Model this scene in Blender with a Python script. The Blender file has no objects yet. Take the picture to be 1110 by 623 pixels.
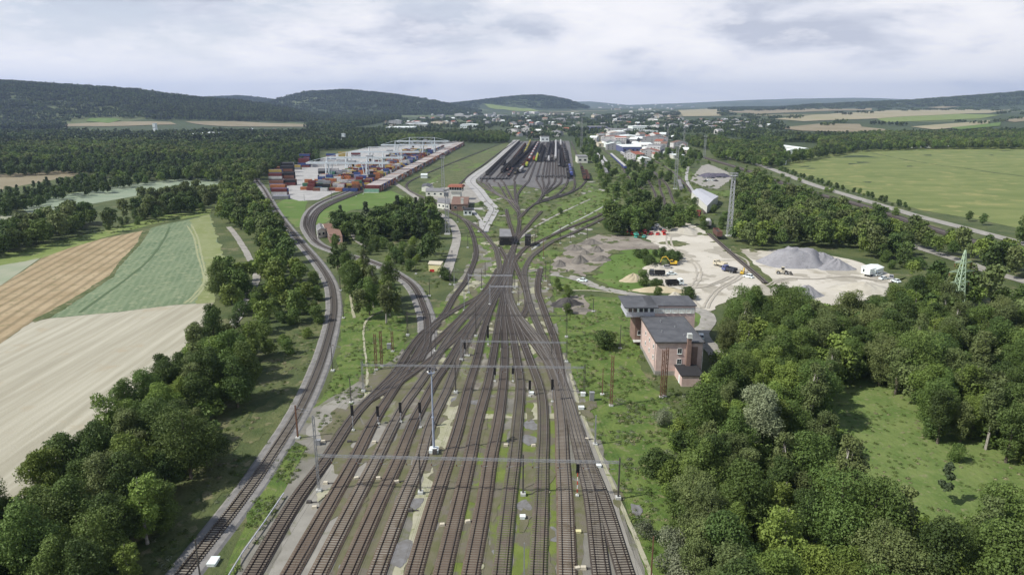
import bpy, bmesh, math, random
import numpy as np
from mathutils import Vector, Matrix, Euler
random.seed(7); np.random.seed(7)
S = bpy.context.scene
ROOT = S.collection
R = math.radians
# ------------------------------------------------------------------ camera, sky, sun
CAMH = 70.0; FPX = 740.0; HOR = 114.0
PITCH = math.atan((311.5-HOR)/FPX)
cam = bpy.data.objects.new('camera', bpy.data.cameras.new('camera')); ROOT.objects.link(cam)
cam.location = (0, 0, CAMH); cam.rotation_euler = (math.pi/2-PITCH, 0, 0)
cam.data.sensor_width = 36; cam.data.lens = 36*FPX/1110
cam.data.clip_start = 0.5; cam.data.clip_end = 60000
S.camera = cam
SUN_EL = R(47); SUN_AZ = R(-107)          # azimuth from +Y, clockwise positive; sun stands left, slightly behind
sl = bpy.data.lights.new('sun', 'SUN'); sl.energy = 5.0; sl.angle = R(0.6); sl.color = (1.0, 0.955, 0.88)
so = bpy.data.objects.new('sun', sl); ROOT.objects.link(so)
sd = Vector((math.sin(SUN_AZ)*math.cos(SUN_EL), math.cos(SUN_AZ)*math.cos(SUN_EL), math.sin(SUN_EL)))
so.rotation_euler = sd.to_track_quat('Z', 'Y').to_euler(); so.location = (-300, -100, 500)
W = bpy.data.worlds.new('World'); S.world = W; W.use_nodes = True
def build_world():
    nt = W.node_tree; nt.nodes.clear(); N = nt.nodes.new; L = nt.links.new
    out = N('ShaderNodeOutputWorld'); bg = N('ShaderNodeBackground'); bg.inputs[1].default_value = 0.10
    sky = N('ShaderNodeTexSky'); sky.sky_type = 'NISHITA'; sky.sun_disc = False
    sky.sun_elevation = SUN_EL; sky.sun_rotation = SUN_AZ; sky.altitude = 400
    tc = N('ShaderNodeTexCoord'); sep = N('ShaderNodeSeparateXYZ'); L(tc.outputs['Generated'], sep.inputs[0])
    def m(op, a, b=None, clamp=False):
        n = N('ShaderNodeMath'); n.operation = op; n.use_clamp = clamp
        for i, v in enumerate((a, b)):
            if v is None: continue
            if isinstance(v, (int, float)): n.inputs[i].default_value = v
            else: L(v, n.inputs[i])
        return n.outputs[0]
    z = m('MAXIMUM', sep.outputs[2], 0.0); dz = m('ADD', z, 0.24)
    cmb = N('ShaderNodeCombineXYZ'); L(m('DIVIDE', sep.outputs[0], dz), cmb.inputs[0]); L(m('DIVIDE', sep.outputs[1], dz), cmb.inputs[1])
    cmb.inputs[2].default_value = 3.7
    def noise(scale, det, rough, dist=0.0, off=0):
        n = N('ShaderNodeTexNoise'); n.inputs['Scale'].default_value = scale; n.inputs['Detail'].default_value = det
        n.inputs['Roughness'].default_value = rough; n.inputs['Distortion'].default_value = dist
        if off:
            ad = N('ShaderNodeVectorMath'); ad.operation = 'ADD'; L(cmb.outputs[0], ad.inputs[0]); ad.inputs[1].default_value = (off, off*.7, off*.3)
            L(ad.outputs[0], n.inputs['Vector'])
        else: L(cmb.outputs[0], n.inputs['Vector'])
        return n.outputs['Fac']
    def ramp(fac, stops):
        r = N('ShaderNodeValToRGB'); L(fac, r.inputs[0]); e = r.color_ramp.elements
        while len(e) < len(stops): e.new(0.5)
        for i, (p, c) in enumerate(stops): e[i].position = p; e[i].color = (*c, 1)
        return r.outputs[0]
    cover = ramp(noise(0.9, 8, 0.55, 0.25), [(0.30, (0, 0, 0)), (0.46, (1, 1, 1))])
    # bright cloud tops and grey bases
    body = ramp(noise(1.5, 10, 0.55, 0.2, 11.3), [(0.34, (5.6, 5.9, 6.9)), (0.41, (7.6, 7.8, 8.6)), (0.46, (9.2, 9.2, 9.7)), (0.51, (10.6, 10.4, 10.5)), (0.60, (11.6, 11.3, 11.2))])
    mx = N('ShaderNodeMix'); mx.data_type = 'RGBA'
    # cloud cover thins out towards the zenith
    thin = m('SUBTRACT', 1.15, m('MULTIPLY', z, 2.2), True)
    L(m('MULTIPLY', cover, thin), mx.inputs[0])
    veil = N('ShaderNodeMix'); veil.data_type = 'RGBA'; L(m('MULTIPLY', m('SUBTRACT', 1.0, m('MULTIPLY', z, 1.6), True), 0.75), veil.inputs[0])
    L(sky.outputs[0], veil.inputs[6]); veil.inputs[7].default_value = (8.6, 8.8, 9.6, 1)
    L(veil.outputs[2], mx.inputs[6]); L(body, mx.inputs[7])
    # pale band at the horizon
    puff = ramp(noise(3.6, 9, 0.6, 0.1, 4.1), [(0.50, (0, 0, 0)), (0.58, (1, 1, 1))]); pf = N('ShaderNodeMix'); pf.data_type = 'RGBA'
    L(m('MULTIPLY', puff, 0.38), pf.inputs[0]); L(mx.outputs[2], pf.inputs[6]); pf.inputs[7].default_value = (10.6, 10.4, 10.6, 1); mx = pf
    hb = N('ShaderNodeMix'); hb.data_type = 'RGBA'
    L(m('MULTIPLY', m('POWER', m('SUBTRACT', 1.0, m('MULTIPLY', z, 7.0), True), 2.0), 0.75), hb.inputs[0])
    L(mx.outputs[2], hb.inputs[6]); hb.inputs[7].default_value = (10.6, 10.5, 10.6, 1)
    L(hb.outputs[2], bg.inputs[0]); L(bg.outputs[0], out.inputs[0])
build_world()
S.view_settings.view_transform = 'Standard'; S.view_settings.look = 'None'
S.view_settings.exposure = 0.0; S.view_settings.gamma = 1.0; S.view_settings.use_curve_mapping = False
S.cycles.max_bounces = 6; S.cycles.diffuse_bounces = 3; S.cycles.glossy_bounces = 2; S.cycles.transmission_bounces = 3
S.cycles.volume_bounces = 1; S.cycles.transparent_max_bounces = 6

# ------------------------------------------------------------------ picture <-> world
cp, sp = math.cos(PITCH), math.sin(PITCH)
def ray(x, y):
    dx = (x-555)/FPX; dy = (311.5-y)/FPX
    return dx, cp+dy*sp, -sp+dy*cp
def P(x, y, z=0.0):
    a, b, c = ray(x, y); t = (CAMH-z)/-c
    return (a*t, b*t, z)
def PXY(x, y, z=0.0): return P(x, y, z)[:2]
def proj(X, Y, Z):
    zz = Z-CAMH; f = Y*cp-zz*sp; u = Y*sp+zz*cp
    return 555+FPX*X/f, 311.5-FPX*u/f
def inside(px, py, poly):
    c = False; n = len(poly); j = n-1
    for i in range(n):
        xi, yi = poly[i]; xj, yj = poly[j]
        if (yi > py) != (yj > py) and px < (xj-xi)*(py-yi)/(yj-yi)+xi: c = not c
        j = i
    return c
def inside_np(px, py, poly):
    c = np.zeros(px.shape, bool); n = len(poly); j = n-1
    for i in range(n):
        xi, yi = poly[i]; xj, yj = poly[j]
        if yi != yj:
            c ^= ((yi > py) != (yj > py)) & (px < (xj-xi)*(py-yi)/(yj-yi)+xi)
        j = i
    return c
def smooth(u): u = np.clip(u, 0, 1); return u*u*(3-2*u)
# value noise for the terrain
_g = np.random.RandomState(3).rand(64, 64)
def vnoise(x, y):
    xi = np.floor(x).astype(int); yi = np.floor(y).astype(int); fx = smooth(x-xi); fy = smooth(y-yi)
    a = _g[xi % 64, yi % 64]; b = _g[(xi+1) % 64, yi % 64]; c = _g[xi % 64, (yi+1) % 64]; d = _g[(xi+1) % 64, (yi+1) % 64]
    return a*(1-fx)*(1-fy)+b*fx*(1-fy)+c*(1-fx)*fy+d*fx*fy
RIDGES = [  # skyline (pixels), forward distance, foot width, width behind
    ([(-400, 74), (-150, 79), (0, 87), (40, 90), (90, 93), (140, 97), (200, 104), (260, 110), (320, 119), (360, 132)], 3400, 1300, 900),
    ([(150, 112), (210, 106), (260, 104), (300, 108), (340, 116)], 6800, 1800, 1500),
    ([(270, 118), (300, 108), (335, 99), (372, 97), (410, 100), (450, 106), (490, 113), (530, 122)], 5200, 1500, 1200),
    ([(440, 120), (485, 112), (525, 108), (560, 104), (585, 103), (612, 107), (640, 117), (665, 126)], 6600, 1500, 1400),
    ([(560, 112), (605, 111), (640, 110), (680, 114), (740, 112), (800, 109), (870, 107), (940, 106), (1010, 109), (1060, 114)], 14000, 4500, 2500),
    ([(770, 121), (830, 117), (880, 113), (930, 111), (990, 108), (1050, 104), (1110, 99), (1250, 92), (1500, 88)], 5600, 1300, 2500),
]
def _h(x, y):
    x = np.asarray(x, float); y = np.asarray(y, float)
    Y = np.maximum(y, 50.0); t = x/Y
    base = 30*smooth((Y-1500)/5000.)+22*smooth((Y-1300)/2200.)*smooth((t-0.18)/0.3)
    out = base.copy()
    for pts, D, w, wb in RIDGES:
        T = []; Z = []
        for (px, py) in pts:
            a, b, c = ray(px, py); T.append(a/b); Z.append(CAMH+D*c/b-(11 if D < 9000 else 0))
        hz = np.interp(t, T, Z, left=Z[0] if D < 5700 and T[0] < -.8 else 0, right=Z[-1] if T[-1] > 0.8 else 0)
        wob = (vnoise(x/420+9, y/420+5)-0.5)*0.35
        up = smooth((Y-(D-w))/w+wob*(1-smooth((Y-(D-w))/w))); dn = 1-smooth((Y-D)/wb)*0.8
        hh = hz*np.where(Y < D, up, dn)*np.clip((Y-(D-w*1.2))/(w*0.3), 0, 1)
        out = np.maximum(out, hh)
    far = smooth((Y-1500)/1500.)
    out = out+far*((vnoise(x/260., y/260.)-0.5)*9)*np.clip(out/60., 0, 1)
    return out
def axis(a, b, fine0, fine1, step, coarse):
    v = list(np.arange(fine0, fine1+1, step)); s = step
    x = v[0]
    while x > a: s = min(s*1.3, coarse); x -= s; v.insert(0, x)
    s = step; x = v[-1]
    while x < b: s = min(s*1.3, coarse); x += s; v.append(x)
    return np.array(v)
GX = axis(-14000, 14000, -5200, 5200, 65, 1200); GY = axis(-1500, 24000, 1100, 7600, 65, 900)
XX, YY = np.meshgrid(GX, GY); ZZ = _h(XX, YY)
ZZ[YY < 1150] = 0
def hg(x, y):
    x = np.asarray(x, float); y = np.asarray(y, float)
    i = np.clip(np.searchsorted(GX, x)-1, 0, len(GX)-2); j = np.clip(np.searchsorted(GY, y)-1, 0, len(GY)-2)
    fx = (x-GX[i])/(GX[i+1]-GX[i]); fy = (y-GY[j])/(GY[j+1]-GY[j])
    return ZZ[j, i]*(1-fx)*(1-fy)+ZZ[j, i+1]*fx*(1-fy)+ZZ[j+1, i]*(1-fx)*fy+ZZ[j+1, i+1]*fx*fy
def PT(x, y, dz=0.0):
    """picture point -> point on the terrain"""
    a, b, c = ray(x, y)
    if c < 0:
        q = CAMH/-c
        if b*q < 1150: return (a*q, b*q, dz)
    ts = np.geomspace(900, 20000, 1500); X = a*ts; Y = b*ts; Z = CAMH+c*ts; hh = hg(X, Y)
    k = np.argmax(Z < hh)
    if Z[k] >= hh[k]: k = len(ts)-1
    t = ts[k]; return (a*t, b*t, float(hg(a*t, b*t))+dz)

# ------------------------------------------------------------------ tagging and mesh helpers
def tag(o, label=None, cat=None, group=None, kind=None):
    if label: o['label'] = label
    if cat: o['category'] = cat
    if group: o['group'] = group
    if kind: o['kind'] = kind
    return o
def empty(name, loc, rz=0.0, label=None, cat=None, group=None):
    o = bpy.data.objects.new(name, None); ROOT.objects.link(o)
    o.location = loc; o.rotation_euler = (0, 0, rz); o.empty_display_size = 0.5
    return tag(o, label, cat, group)
KIDS = {}
class MB:
    def __init__(s): s.v = []; s.f = []; s.m = []
    def add(s, vs, fs, m=0):
        n = len(s.v); s.v += [tuple(v) for v in vs]; s.f += [tuple(i+n for i in f) for f in fs]; s.m += [m]*len(fs); return s
    def box(s, c, d, rz=0.0, m=0, taper=1.0, rx=0.0, ry=0.0):
        x, y, z = d[0]/2, d[1]/2, d[2]/2; q = taper
        vs = [(-x, -y, -z), (x, -y, -z), (x, y, -z), (-x, y, -z), (-x*q, -y*q, z), (x*q, -y*q, z), (x*q, y*q, z), (-x*q, y*q, z)]
        M = Euler((rx, ry, rz)).to_matrix()
        return s.add([tuple(M @ Vector(v)+Vector(c)) for v in vs], [(3, 2, 1, 0), (4, 5, 6, 7), (0, 1, 5, 4), (1, 2, 6, 5), (2, 3, 7, 6), (3, 0, 4, 7)], m)
    def beam(s, a, b, w, h=None, m=0, w2=None):
        a = Vector(a); b = Vector(b); d = b-a
        if d.length < 1e-6: return s
        h = h or w; k = (w2/w) if w2 else 1.0
        z = d.normalized(); up = Vector((0, 0, 1)) if abs(z.z) < 0.95 else Vector((0, 1, 0))
        x = z.cross(up).normalized(); y = z.cross(x).normalized()
        vs = []
        for p, q in ((a, 1.0), (b, k)):
            for sx, sy in ((-1, -1), (1, -1), (1, 1), (-1, 1)): vs.append(tuple(p+x*(sx*w/2*q)+y*(sy*h/2*q)))
        return s.add(vs, [(3, 2, 1, 0), (4, 5, 6, 7), (0, 1, 5, 4), (1, 2, 6, 5), (2, 3, 7, 6), (3, 0, 4, 7)], m)
    def tube(s, a, b, r, r2=None, n=8, m=0, caps=True):
        a = Vector(a); b = Vector(b); r2 = r if r2 is None else r2; d = b-a; z = d.normalized()
        up = Vector((0, 0, 1)) if abs(z.z) < 0.95 else Vector((1, 0, 0)); x = z.cross(up).normalized(); y = z.cross(x)
        vs = []
        for p, q in ((a, r), (b, r2)):
            for i in range(n):
                t = 2*math.pi*i/n; vs.append(tuple(p+x*(q*math.cos(t))+y*(q*math.sin(t))))
        fs = [(i, (i+1) % n, n+(i+1) % n, n+i) for i in range(n)]
        if caps: fs += [tuple(range(n-1, -1, -1)), tuple(range(n, 2*n))]
        return s.add(vs, fs, m)
    def prism(s, prof, y0, y1, m=0, axis='y'):
        """profile (x,z) extruded along y"""
        n = len(prof); vs = [(p[0], y0, p[1]) for p in prof]+[(p[0], y1, p[1]) for p in prof]
        if axis == 'x': vs = [(v[1], v[0], v[2]) for v in vs]
        fs = [(i, (i+1) % n, n+(i+1) % n, n+i) for i in range(n)]+[tuple(range(n-1, -1, -1)), tuple(range(n, 2*n))]
        return s.add(vs, fs, m)
    def build(s, name, mats, parent=None, smooth_=False, loc=None, fix=True):
        me = bpy.data.meshes.new(name); me.from_pydata(s.v, [], s.f)
        mats = mats if isinstance(mats, (list, tuple)) else [mats]
        for q in mats: me.materials.append(q)
        if len(mats) > 1: me.polygons.foreach_set('material_index', s.m)
        if smooth_: me.polygons.foreach_set('use_smooth', [True]*len(me.polygons))
        if fix and len(s.f) < 40000:
            bm = bmesh.new(); bm.from_mesh(me); bmesh.ops.recalc_face_normals(bm, faces=bm.faces); bm.to_mesh(me); bm.free()
        me.update()
        o = bpy.data.objects.new(name, me); ROOT.objects.link(o)
        if parent is not None: o.parent = parent; KIDS.setdefault(parent, []).append(o)
        if loc is not None: o.location = loc
        return o
def copy_tree(o, loc=None, rz=None, parent=None, label=None, group=None, scale=None):
    c = o.copy(); ROOT.objects.link(c)
    if parent is not None: c.parent = parent; KIDS.setdefault(parent, []).append(c)
    if loc is not None: c.location = loc
    if rz is not None: c.rotation_euler = (0, 0, rz)
    if scale is not None: c.scale = scale if hasattr(scale, '__len__') else (scale,)*3
    if label: c['label'] = label
    if group: c['group'] = group
    for ch in list(KIDS.get(o, [])): copy_tree(ch, parent=c)
    return c
_ORD = ['first', 'second', 'third', 'fourth', 'fifth', 'sixth', 'seventh', 'eighth', 'ninth', 'tenth', 'eleventh', 'twelfth', 'thirteenth',
        'fourteenth', 'fifteenth', 'sixteenth', 'seventeenth', 'eighteenth', 'nineteenth']
_TEN = {2: 'twent', 3: 'thirt', 4: 'fort', 5: 'fift', 6: 'sixt', 7: 'sevent', 8: 'eight', 9: 'ninet'}
def ordw(n):
    if n < 20: return _ORD[n-1]
    if n < 100:
        t, u = divmod(n, 10)
        return _TEN[t]+'ieth' if u == 0 else _TEN[t]+'y-'+_ORD[u-1]
    return 'hundred-and-'+ordw(n-100) if n > 100 else 'hundredth'

# ------------------------------------------------------------------ materials
def mat(name, c1, c2=None, scale=0.4, c3=None, scale3=None, rough=0.85, metal=0.0, bump=0.0, bscale=None, coord='world', detail=5, lo=0.38, hi=0.62,
        thr3=0.56, rand=0.0, spec=0.3, stretch=None, wave=None, emis=None):
    m = bpy.data.materials.new(name); m.use_nodes = True; nt = m.node_tree; N = nt.nodes.new; L = nt.links.new
    b = nt.nodes['Principled BSDF']; b.inputs['Roughness'].default_value = rough; b.inputs['Metallic'].default_value = metal
    b.inputs['Specular IOR Level'].default_value = spec
    if coord == 'world': src = N('ShaderNodeNewGeometry').outputs['Position']
    else: src = N('ShaderNodeTexCoord').outputs['Object']
    def noise(sc, det=detail, off=0.0, st=None):
        mp = N('ShaderNodeMapping'); mp.vector_type = 'TEXTURE' if False else 'POINT'
        mp.inputs['Location'].default_value = (off, off*1.3, off*.4)
        if st: mp.inputs['Rotation'].default_value = (0, 0, st[0]); mp.inputs['Scale'].default_value = (st[1], st[2], 1)
        L(src, mp.inputs[0]); n = N('ShaderNodeTexNoise'); n.inputs['Scale'].default_value = sc; n.inputs['Detail'].default_value = det
        n.inputs['Roughness'].default_value = 0.6; L(mp.outputs[0], n.inputs['Vector']); return n.outputs['Fac']
    def mr(f, a, bb):
        n = N('ShaderNodeMapRange'); n.inputs[1].default_value = a; n.inputs[2].default_value = bb; L(f, n.inputs[0]); return n.outputs[0]
    def mix(f, a, bb, blend='MIX'):
        n = N('ShaderNodeMix'); n.data_type = 'RGBA'; n.blend_type = blend
        if isinstance(f, float): n.inputs[0].default_value = f
        else: L(f, n.inputs[0])
        for i, q in ((6, a), (7, bb)):
            if isinstance(q, tuple): n.inputs[i].default_value = (*q, 1)
            else: L(q, n.inputs[i])
        return n.outputs[2]
    col = c1
    if c2: col = mix(mr(noise(scale, st=stretch), lo, hi), c1, c2)
    if c3: col = mix(mr(noise(scale3 or scale*3, off=31.7), thr3, thr3+0.1), col if not isinstance(col, tuple) else col, c3)
    if wave:   # (rotation, period m, colour, strength, distortion)
        mp = N('ShaderNodeMapping'); mp.inputs['Rotation'].default_value = (0, 0, wave[0]); L(src, mp.inputs[0])
        w = N('ShaderNodeTexWave'); w.wave_type = 'BANDS'; w.bands_direction = 'X'; w.inputs['Scale'].default_value = 0.314/wave[1]
        w.inputs['Distortion'].default_value = wave[4]; w.inputs['Detail'].default_value = 2; w.inputs['Detail Scale'].default_value = 0.4
        L(mp.outputs[0], w.inputs[0])
        p = N('ShaderNodeMath'); p.operation = 'MULTIPLY'; L(mr(w.outputs['Fac'], 0.45, 0.95), p.inputs[0]); p.inputs[1].default_value = wave[3]
        col = mix(p.outputs[0], col, wave[2])
    if rand:
        oi = N('ShaderNodeObjectInfo'); hs = N('ShaderNodeHueSaturation')
        r1 = mr(oi.outputs['Random'], 0, 1); r1.node.inputs[3].default_value = 1-rand; r1.node.inputs[4].default_value = 1+rand
        ml = N('ShaderNodeMath'); ml.operation = 'MULTIPLY'; L(oi.outputs['Random'], ml.inputs[0]); ml.inputs[1].default_value = 7.31
        fr = N('ShaderNodeMath'); fr.operation = 'FRACT'; L(ml.outputs[0], fr.inputs[0])
        r2 = mr(fr.outputs[0], 0, 1); r2.node.inputs[3].default_value = 0.5-rand*0.07; r2.node.inputs[4].default_value = 0.5+rand*0.01
        L(r1, hs.inputs['Value']); L(r2, hs.inputs['Hue'])
        if isinstance(col, tuple): hs.inputs['Color'].default_value = (*col, 1)
        else: L(col, hs.inputs['Color'])
        col = hs.outputs[0]
    if isinstance(col, tuple): b.inputs['Base Color'].default_value = (*col, 1)
    else: L(col, b.inputs['Base Color'])
    if bump:
        bn = N('ShaderNodeBump'); bn.inputs['Strength'].default_value = 0.9; bn.inputs['Distance'].default_value = bump
        L(noise(bscale or scale*4, 6, 5.1), bn.inputs['Height']); L(bn.outputs[0], b.inputs['Normal'])
    if emis: b.inputs['Emission Color'].default_value = (*emis, 1); b.inputs['Emission Strength'].default_value = 1
    return m
def leafmat(name, c1, c2, rand=0.24, trans=0.22, scale=0.35):
    m = mat(name, c1, c2, scale=scale, rough=0.6, coord='object', rand=rand, spec=0.25, lo=0.35, hi=0.65, detail=3)
    nt = m.node_tree; N = nt.nodes.new; L = nt.links.new; b = nt.nodes['Principled BSDF']
    out = nt.nodes['Material Output']; tr = N('ShaderNodeBsdfTranslucent'); mx = N('ShaderNodeMixShader'); mx.inputs[0].default_value = trans
    src = b.inputs['Base Color'].links[0].from_socket; L(src, tr.inputs[0])
    L(b.outputs[0], mx.inputs[1]); L(tr.outputs[0], mx.inputs[2]); L(mx.outputs[0], out.inputs[0])
    return m
# ------------------------------------------------------------------ materials of the land
G_A = (0.085, 0.115, 0.036); G_B = (0.15, 0.165, 0.062); G_DRY = (0.22, 0.20, 0.115)
M = {}
M['ground'] = mat('ground', (0.055, 0.082, 0.026), (0.105, 0.125, 0.045), scale=0.06, c3=(0.16, 0.155, 0.08), scale3=0.11, thr3=0.58, bump=0.5, bscale=0.9, detail=8)
M['grass_green'] = mat('grass_green', (0.07, 0.125, 0.022), (0.13, 0.18, 0.042), scale=0.2, c3=(0.19, 0.19, 0.09), scale3=0.6, bump=0.3, bscale=1.6, detail=7)
M['grass_bright'] = mat('grass_bright', (0.085, 0.15, 0.025), (0.115, 0.185, 0.04), scale=0.03, c3=(0.15, 0.18, 0.06), scale3=.1, bump=0.1, bscale=1.5)
M['grass_rough'] = mat('grass_rough', (0.06, 0.09, 0.025), (0.125, 0.14, 0.055), scale=0.14, c3=(0.20, 0.185, 0.10), scale3=0.33, thr3=0.55, bump=0.45, bscale=1.3, detail=9)
M['meadow'] = mat('meadow', (0.105, 0.165, 0.04), (0.165, 0.215, 0.066), scale=0.16, c3=(0.205, 0.22, 0.10), scale3=0.7, bump=0.35, bscale=1.1, detail=9)
M['stubble'] = mat('stubble', (0.33, 0.31, 0.235), (0.45, 0.43, 0.34), scale=0.06, c3=(0.38, 0.33, 0.235), scale3=0.09, thr3=0.6, bump=0.1, bscale=2, detail=8, stretch=(R(-1), 5.0, 0.3), wave=(R(-1), 3.6, (0.34, 0.32, 0.24), 0.5, 0.8))
M['plough'] = mat('plough', (0.32, 0.245, 0.14), (0.41, 0.325, 0.20), scale=0.07, c3=(0.22, 0.20, 0.10), scale3=0.5, bump=0.15, bscale=1.5, detail=8, wave=(R(-13), 4.6, (0.16, 0.13, 0.065), 0.6, 0.8))
M['crop'] = mat('crop', (0.11, 0.165, 0.085), (0.17, 0.225, 0.125), scale=0.06, c3=(0.26, 0.29, 0.17), scale3=0.5, thr3=0.54, bump=0.15, bscale=2, detail=8, stretch=(R(-19), 4.0, 0.4), wave=(R(-19), 2.6, (0.235, 0.28, 0.175), 0.35, 2.5))
M['palefield'] = mat('palefield', (0.26, 0.30, 0.20), (0.33, 0.34, 0.25), scale=0.05, detail=7)
M['tealfield'] = mat('tealfield', (0.21, 0.27, 0.185), (0.27, 0.315, 0.225), scale=0.02, c3=(0.33, 0.36, 0.27), scale3=0.1, thr3=0.6, detail=7, stretch=(R(20), .3, 2))
M['strip_green'] = mat('strip_green', (0.13, 0.185, 0.04), (0.19, 0.24, 0.07), scale=0.06, c3=(0.26, 0.27, 0.12), scale3=0.2, detail=7)
M['tan'] = mat('tan', (0.21, 0.18, 0.11), (0.26, 0.225, 0.145), scale=0.01, detail=6)
M['tan2'] = mat('tan2', (0.33, 0.29, 0.19), (0.28, 0.26, 0.15), scale=0.006, detail=6)
M['oilgreen'] = mat('oilgreen', (0.125, 0.165, 0.045), (0.185, 0.215, 0.07), scale=0.03, c3=(0.25, 0.25, 0.09), scale3=0.06, thr3=0.55, detail=8, bump=0.3, bscale=0.5, stretch=(R(12), .5, 1.6))
M['darkpatch'] = mat('darkpatch', (0.035, 0.055, 0.02), (0.055, 0.08, 0.028), scale=0.1)
M['asphalt'] = mat('asphalt', (0.13, 0.13, 0.13), (0.17, 0.168, 0.16), scale=0.15, bump=0.02)
M['concrete'] = mat('concrete', (0.33, 0.33, 0.32), (0.42, 0.415, 0.40), scale=0.12, c3=(0.26, 0.26, 0.25), scale3=0.5, thr3=0.6)
M['pathgrey'] = mat('pathgrey', (0.26, 0.25, 0.225), (0.36, 0.345, 0.31), scale=0.25, c3=(0.17, 0.18, 0.11), scale3=0.4, thr3=0.6, bump=0.05)
M['yard'] = mat('yard', (0.155, 0.15, 0.125), (0.23, 0.22, 0.19), scale=0.13, c3=(0.115, 0.13, 0.05), scale3=0.17, thr3=0.53, bump=0.08, bscale=3, detail=9)
M['moss'] = mat('moss', (0.115, 0.155, 0.03), (0.155, 0.195, 0.045), scale=0.35, c3=(0.135, 0.125, 0.09), scale3=0.22, thr3=0.47, bump=0.1, bscale=3, detail=8)
M['mossdull'] = mat('mossdull', (0.115, 0.12, 0.055), (0.15, 0.14, 0.09), scale=0.3, c3=(0.15, 0.135, 0.105), scale3=0.3, thr3=0.52, bump=.08, bscale=3, detail=9)
M['sandgravel'] = mat('sandgravel', (0.30, 0.29, 0.255), (0.245, 0.235, 0.205), scale=0.2, c3=(0.20, 0.20, 0.15), scale3=0.35, thr3=0.6, bump=0.04, detail=8)
M['cream'] = mat('cream', (0.40, 0.385, 0.29), (0.31, 0.31, 0.20), scale=0.3, c3=(0.17, 0.20, 0.07), scale3=0.5, thr3=0.57, detail=8)
M['puddle'] = mat('puddle', (0.21, 0.21, 0.21), (0.155, 0.15, 0.14), scale=0.9, rough=0.6)
M['sand'] = mat('sand', (0.48, 0.45, 0.38), (0.57, 0.54, 0.47), scale=0.035, c3=(0.36, 0.33, 0.26), scale3=0.09, thr3=0.58, bump=0.12, bscale=0.8, detail=9)
M['dirt'] = mat('dirt', (0.20, 0.175, 0.145), (0.31, 0.28, 0.235), scale=0.09, c3=(0.14, 0.13, 0.11), scale3=0.2, thr3=0.57, bump=0.3, bscale=0.8, detail=9)
M['soot'] = mat('soot', (0.045, 0.043, 0.042), (0.09, 0.085, 0.08), scale=0.3, bump=0.3, bscale=1)
M['ashyard'] = mat('ashyard', (0.12, 0.118, 0.118), (0.165, 0.16, 0.155), scale=0.03, c3=(0.09, 0.09, 0.09), scale3=0.1, detail=8, stretch=(0, 3, 0.15))
M['ballast'] = [mat('ballast_dark', (0.04, 0.033, 0.029), (0.066, 0.054, 0.046), scale=0.9, bump=0.06, bscale=6),
                mat('ballast_rust', (0.105, 0.076, 0.056), (0.145, 0.112, 0.084), scale=0.5, c3=(0.085, 0.08, 0.045), scale3=0.25, thr3=0.6, bump=0.06, bscale=6),
                mat('ballast_grey', (0.18, 0.176, 0.168), (0.25, 0.243, 0.232), scale=0.5, bump=0.06, bscale=6),
                mat('ballast_green', (0.10, 0.10, 0.065), (0.11, 0.135, 0.04), scale=0.4, c3=(0.12, 0.095, 0.08), scale3=0.35, thr3=0.52, bump=0.06, bscale=6)]
def oil_and_glint(m, dark, y0=118, y1=185):
    nt = m.node_tree; N = nt.nodes.new; L = nt.links.new; b = nt.nodes['Principled BSDF']; src = b.inputs['Base Color'].links[0].from_socket
    g = N('ShaderNodeNewGeometry'); se = N('ShaderNodeSeparateXYZ'); L(g.outputs['Position'], se.inputs[0]); n = N('ShaderNodeTexNoise'); n.inputs['Scale'].default_value = .07; n.inputs['Detail'].default_value = 4; L(g.outputs['Position'], n.inputs['Vector'])
    a = N('ShaderNodeMath'); a.operation = 'MULTIPLY_ADD'; L(n.outputs['Fac'], a.inputs[0]); a.inputs[1].default_value = 90; L(se.outputs[1], a.inputs[2])
    r = N('ShaderNodeMapRange'); r.inputs[1].default_value = y0+45; r.inputs[2].default_value = y1+45; L(a.outputs[0], r.inputs[0])
    x = N('ShaderNodeMix'); x.data_type = 'RGBA'; L(r.outputs[0], x.inputs[0]); L(src, x.inputs[6]); x.inputs[7].default_value = (*dark, 1); L(x.outputs[2], b.inputs['Base Color'])
oil_and_glint(M['ballast'][1], (0.062, 0.049, 0.042)); oil_and_glint(M['ballast'][3], (0.062, 0.05, 0.042))
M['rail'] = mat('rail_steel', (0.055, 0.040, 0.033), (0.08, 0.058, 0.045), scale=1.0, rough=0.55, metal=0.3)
M['slp_wood'] = mat('sleeper_wood', (0.085, 0.072, 0.06), (0.12, 0.10, 0.082), scale=0.8)
M['slp_conc'] = mat('sleeper_concrete', (0.27, 0.25, 0.21), (0.20, 0.18, 0.145), scale=0.25, c3=(0.15, 0.13, 0.09), scale3=0.4, thr3=0.56)
M['slp_mid'] = mat('sleeper_mid', (0.19, 0.165, 0.13), (0.135, 0.112, 0.09), scale=0.25)

oil_and_glint(M['rail'], (0.24, 0.225, 0.215), 100, 150); oil_and_glint(M['slp_mid'], (0.085, 0.074, 0.064)); oil_and_glint(M['slp_conc'], (0.13, 0.118, 0.1))  # rails: glint of shiny tops painted in as paler colour, also less rust
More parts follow.
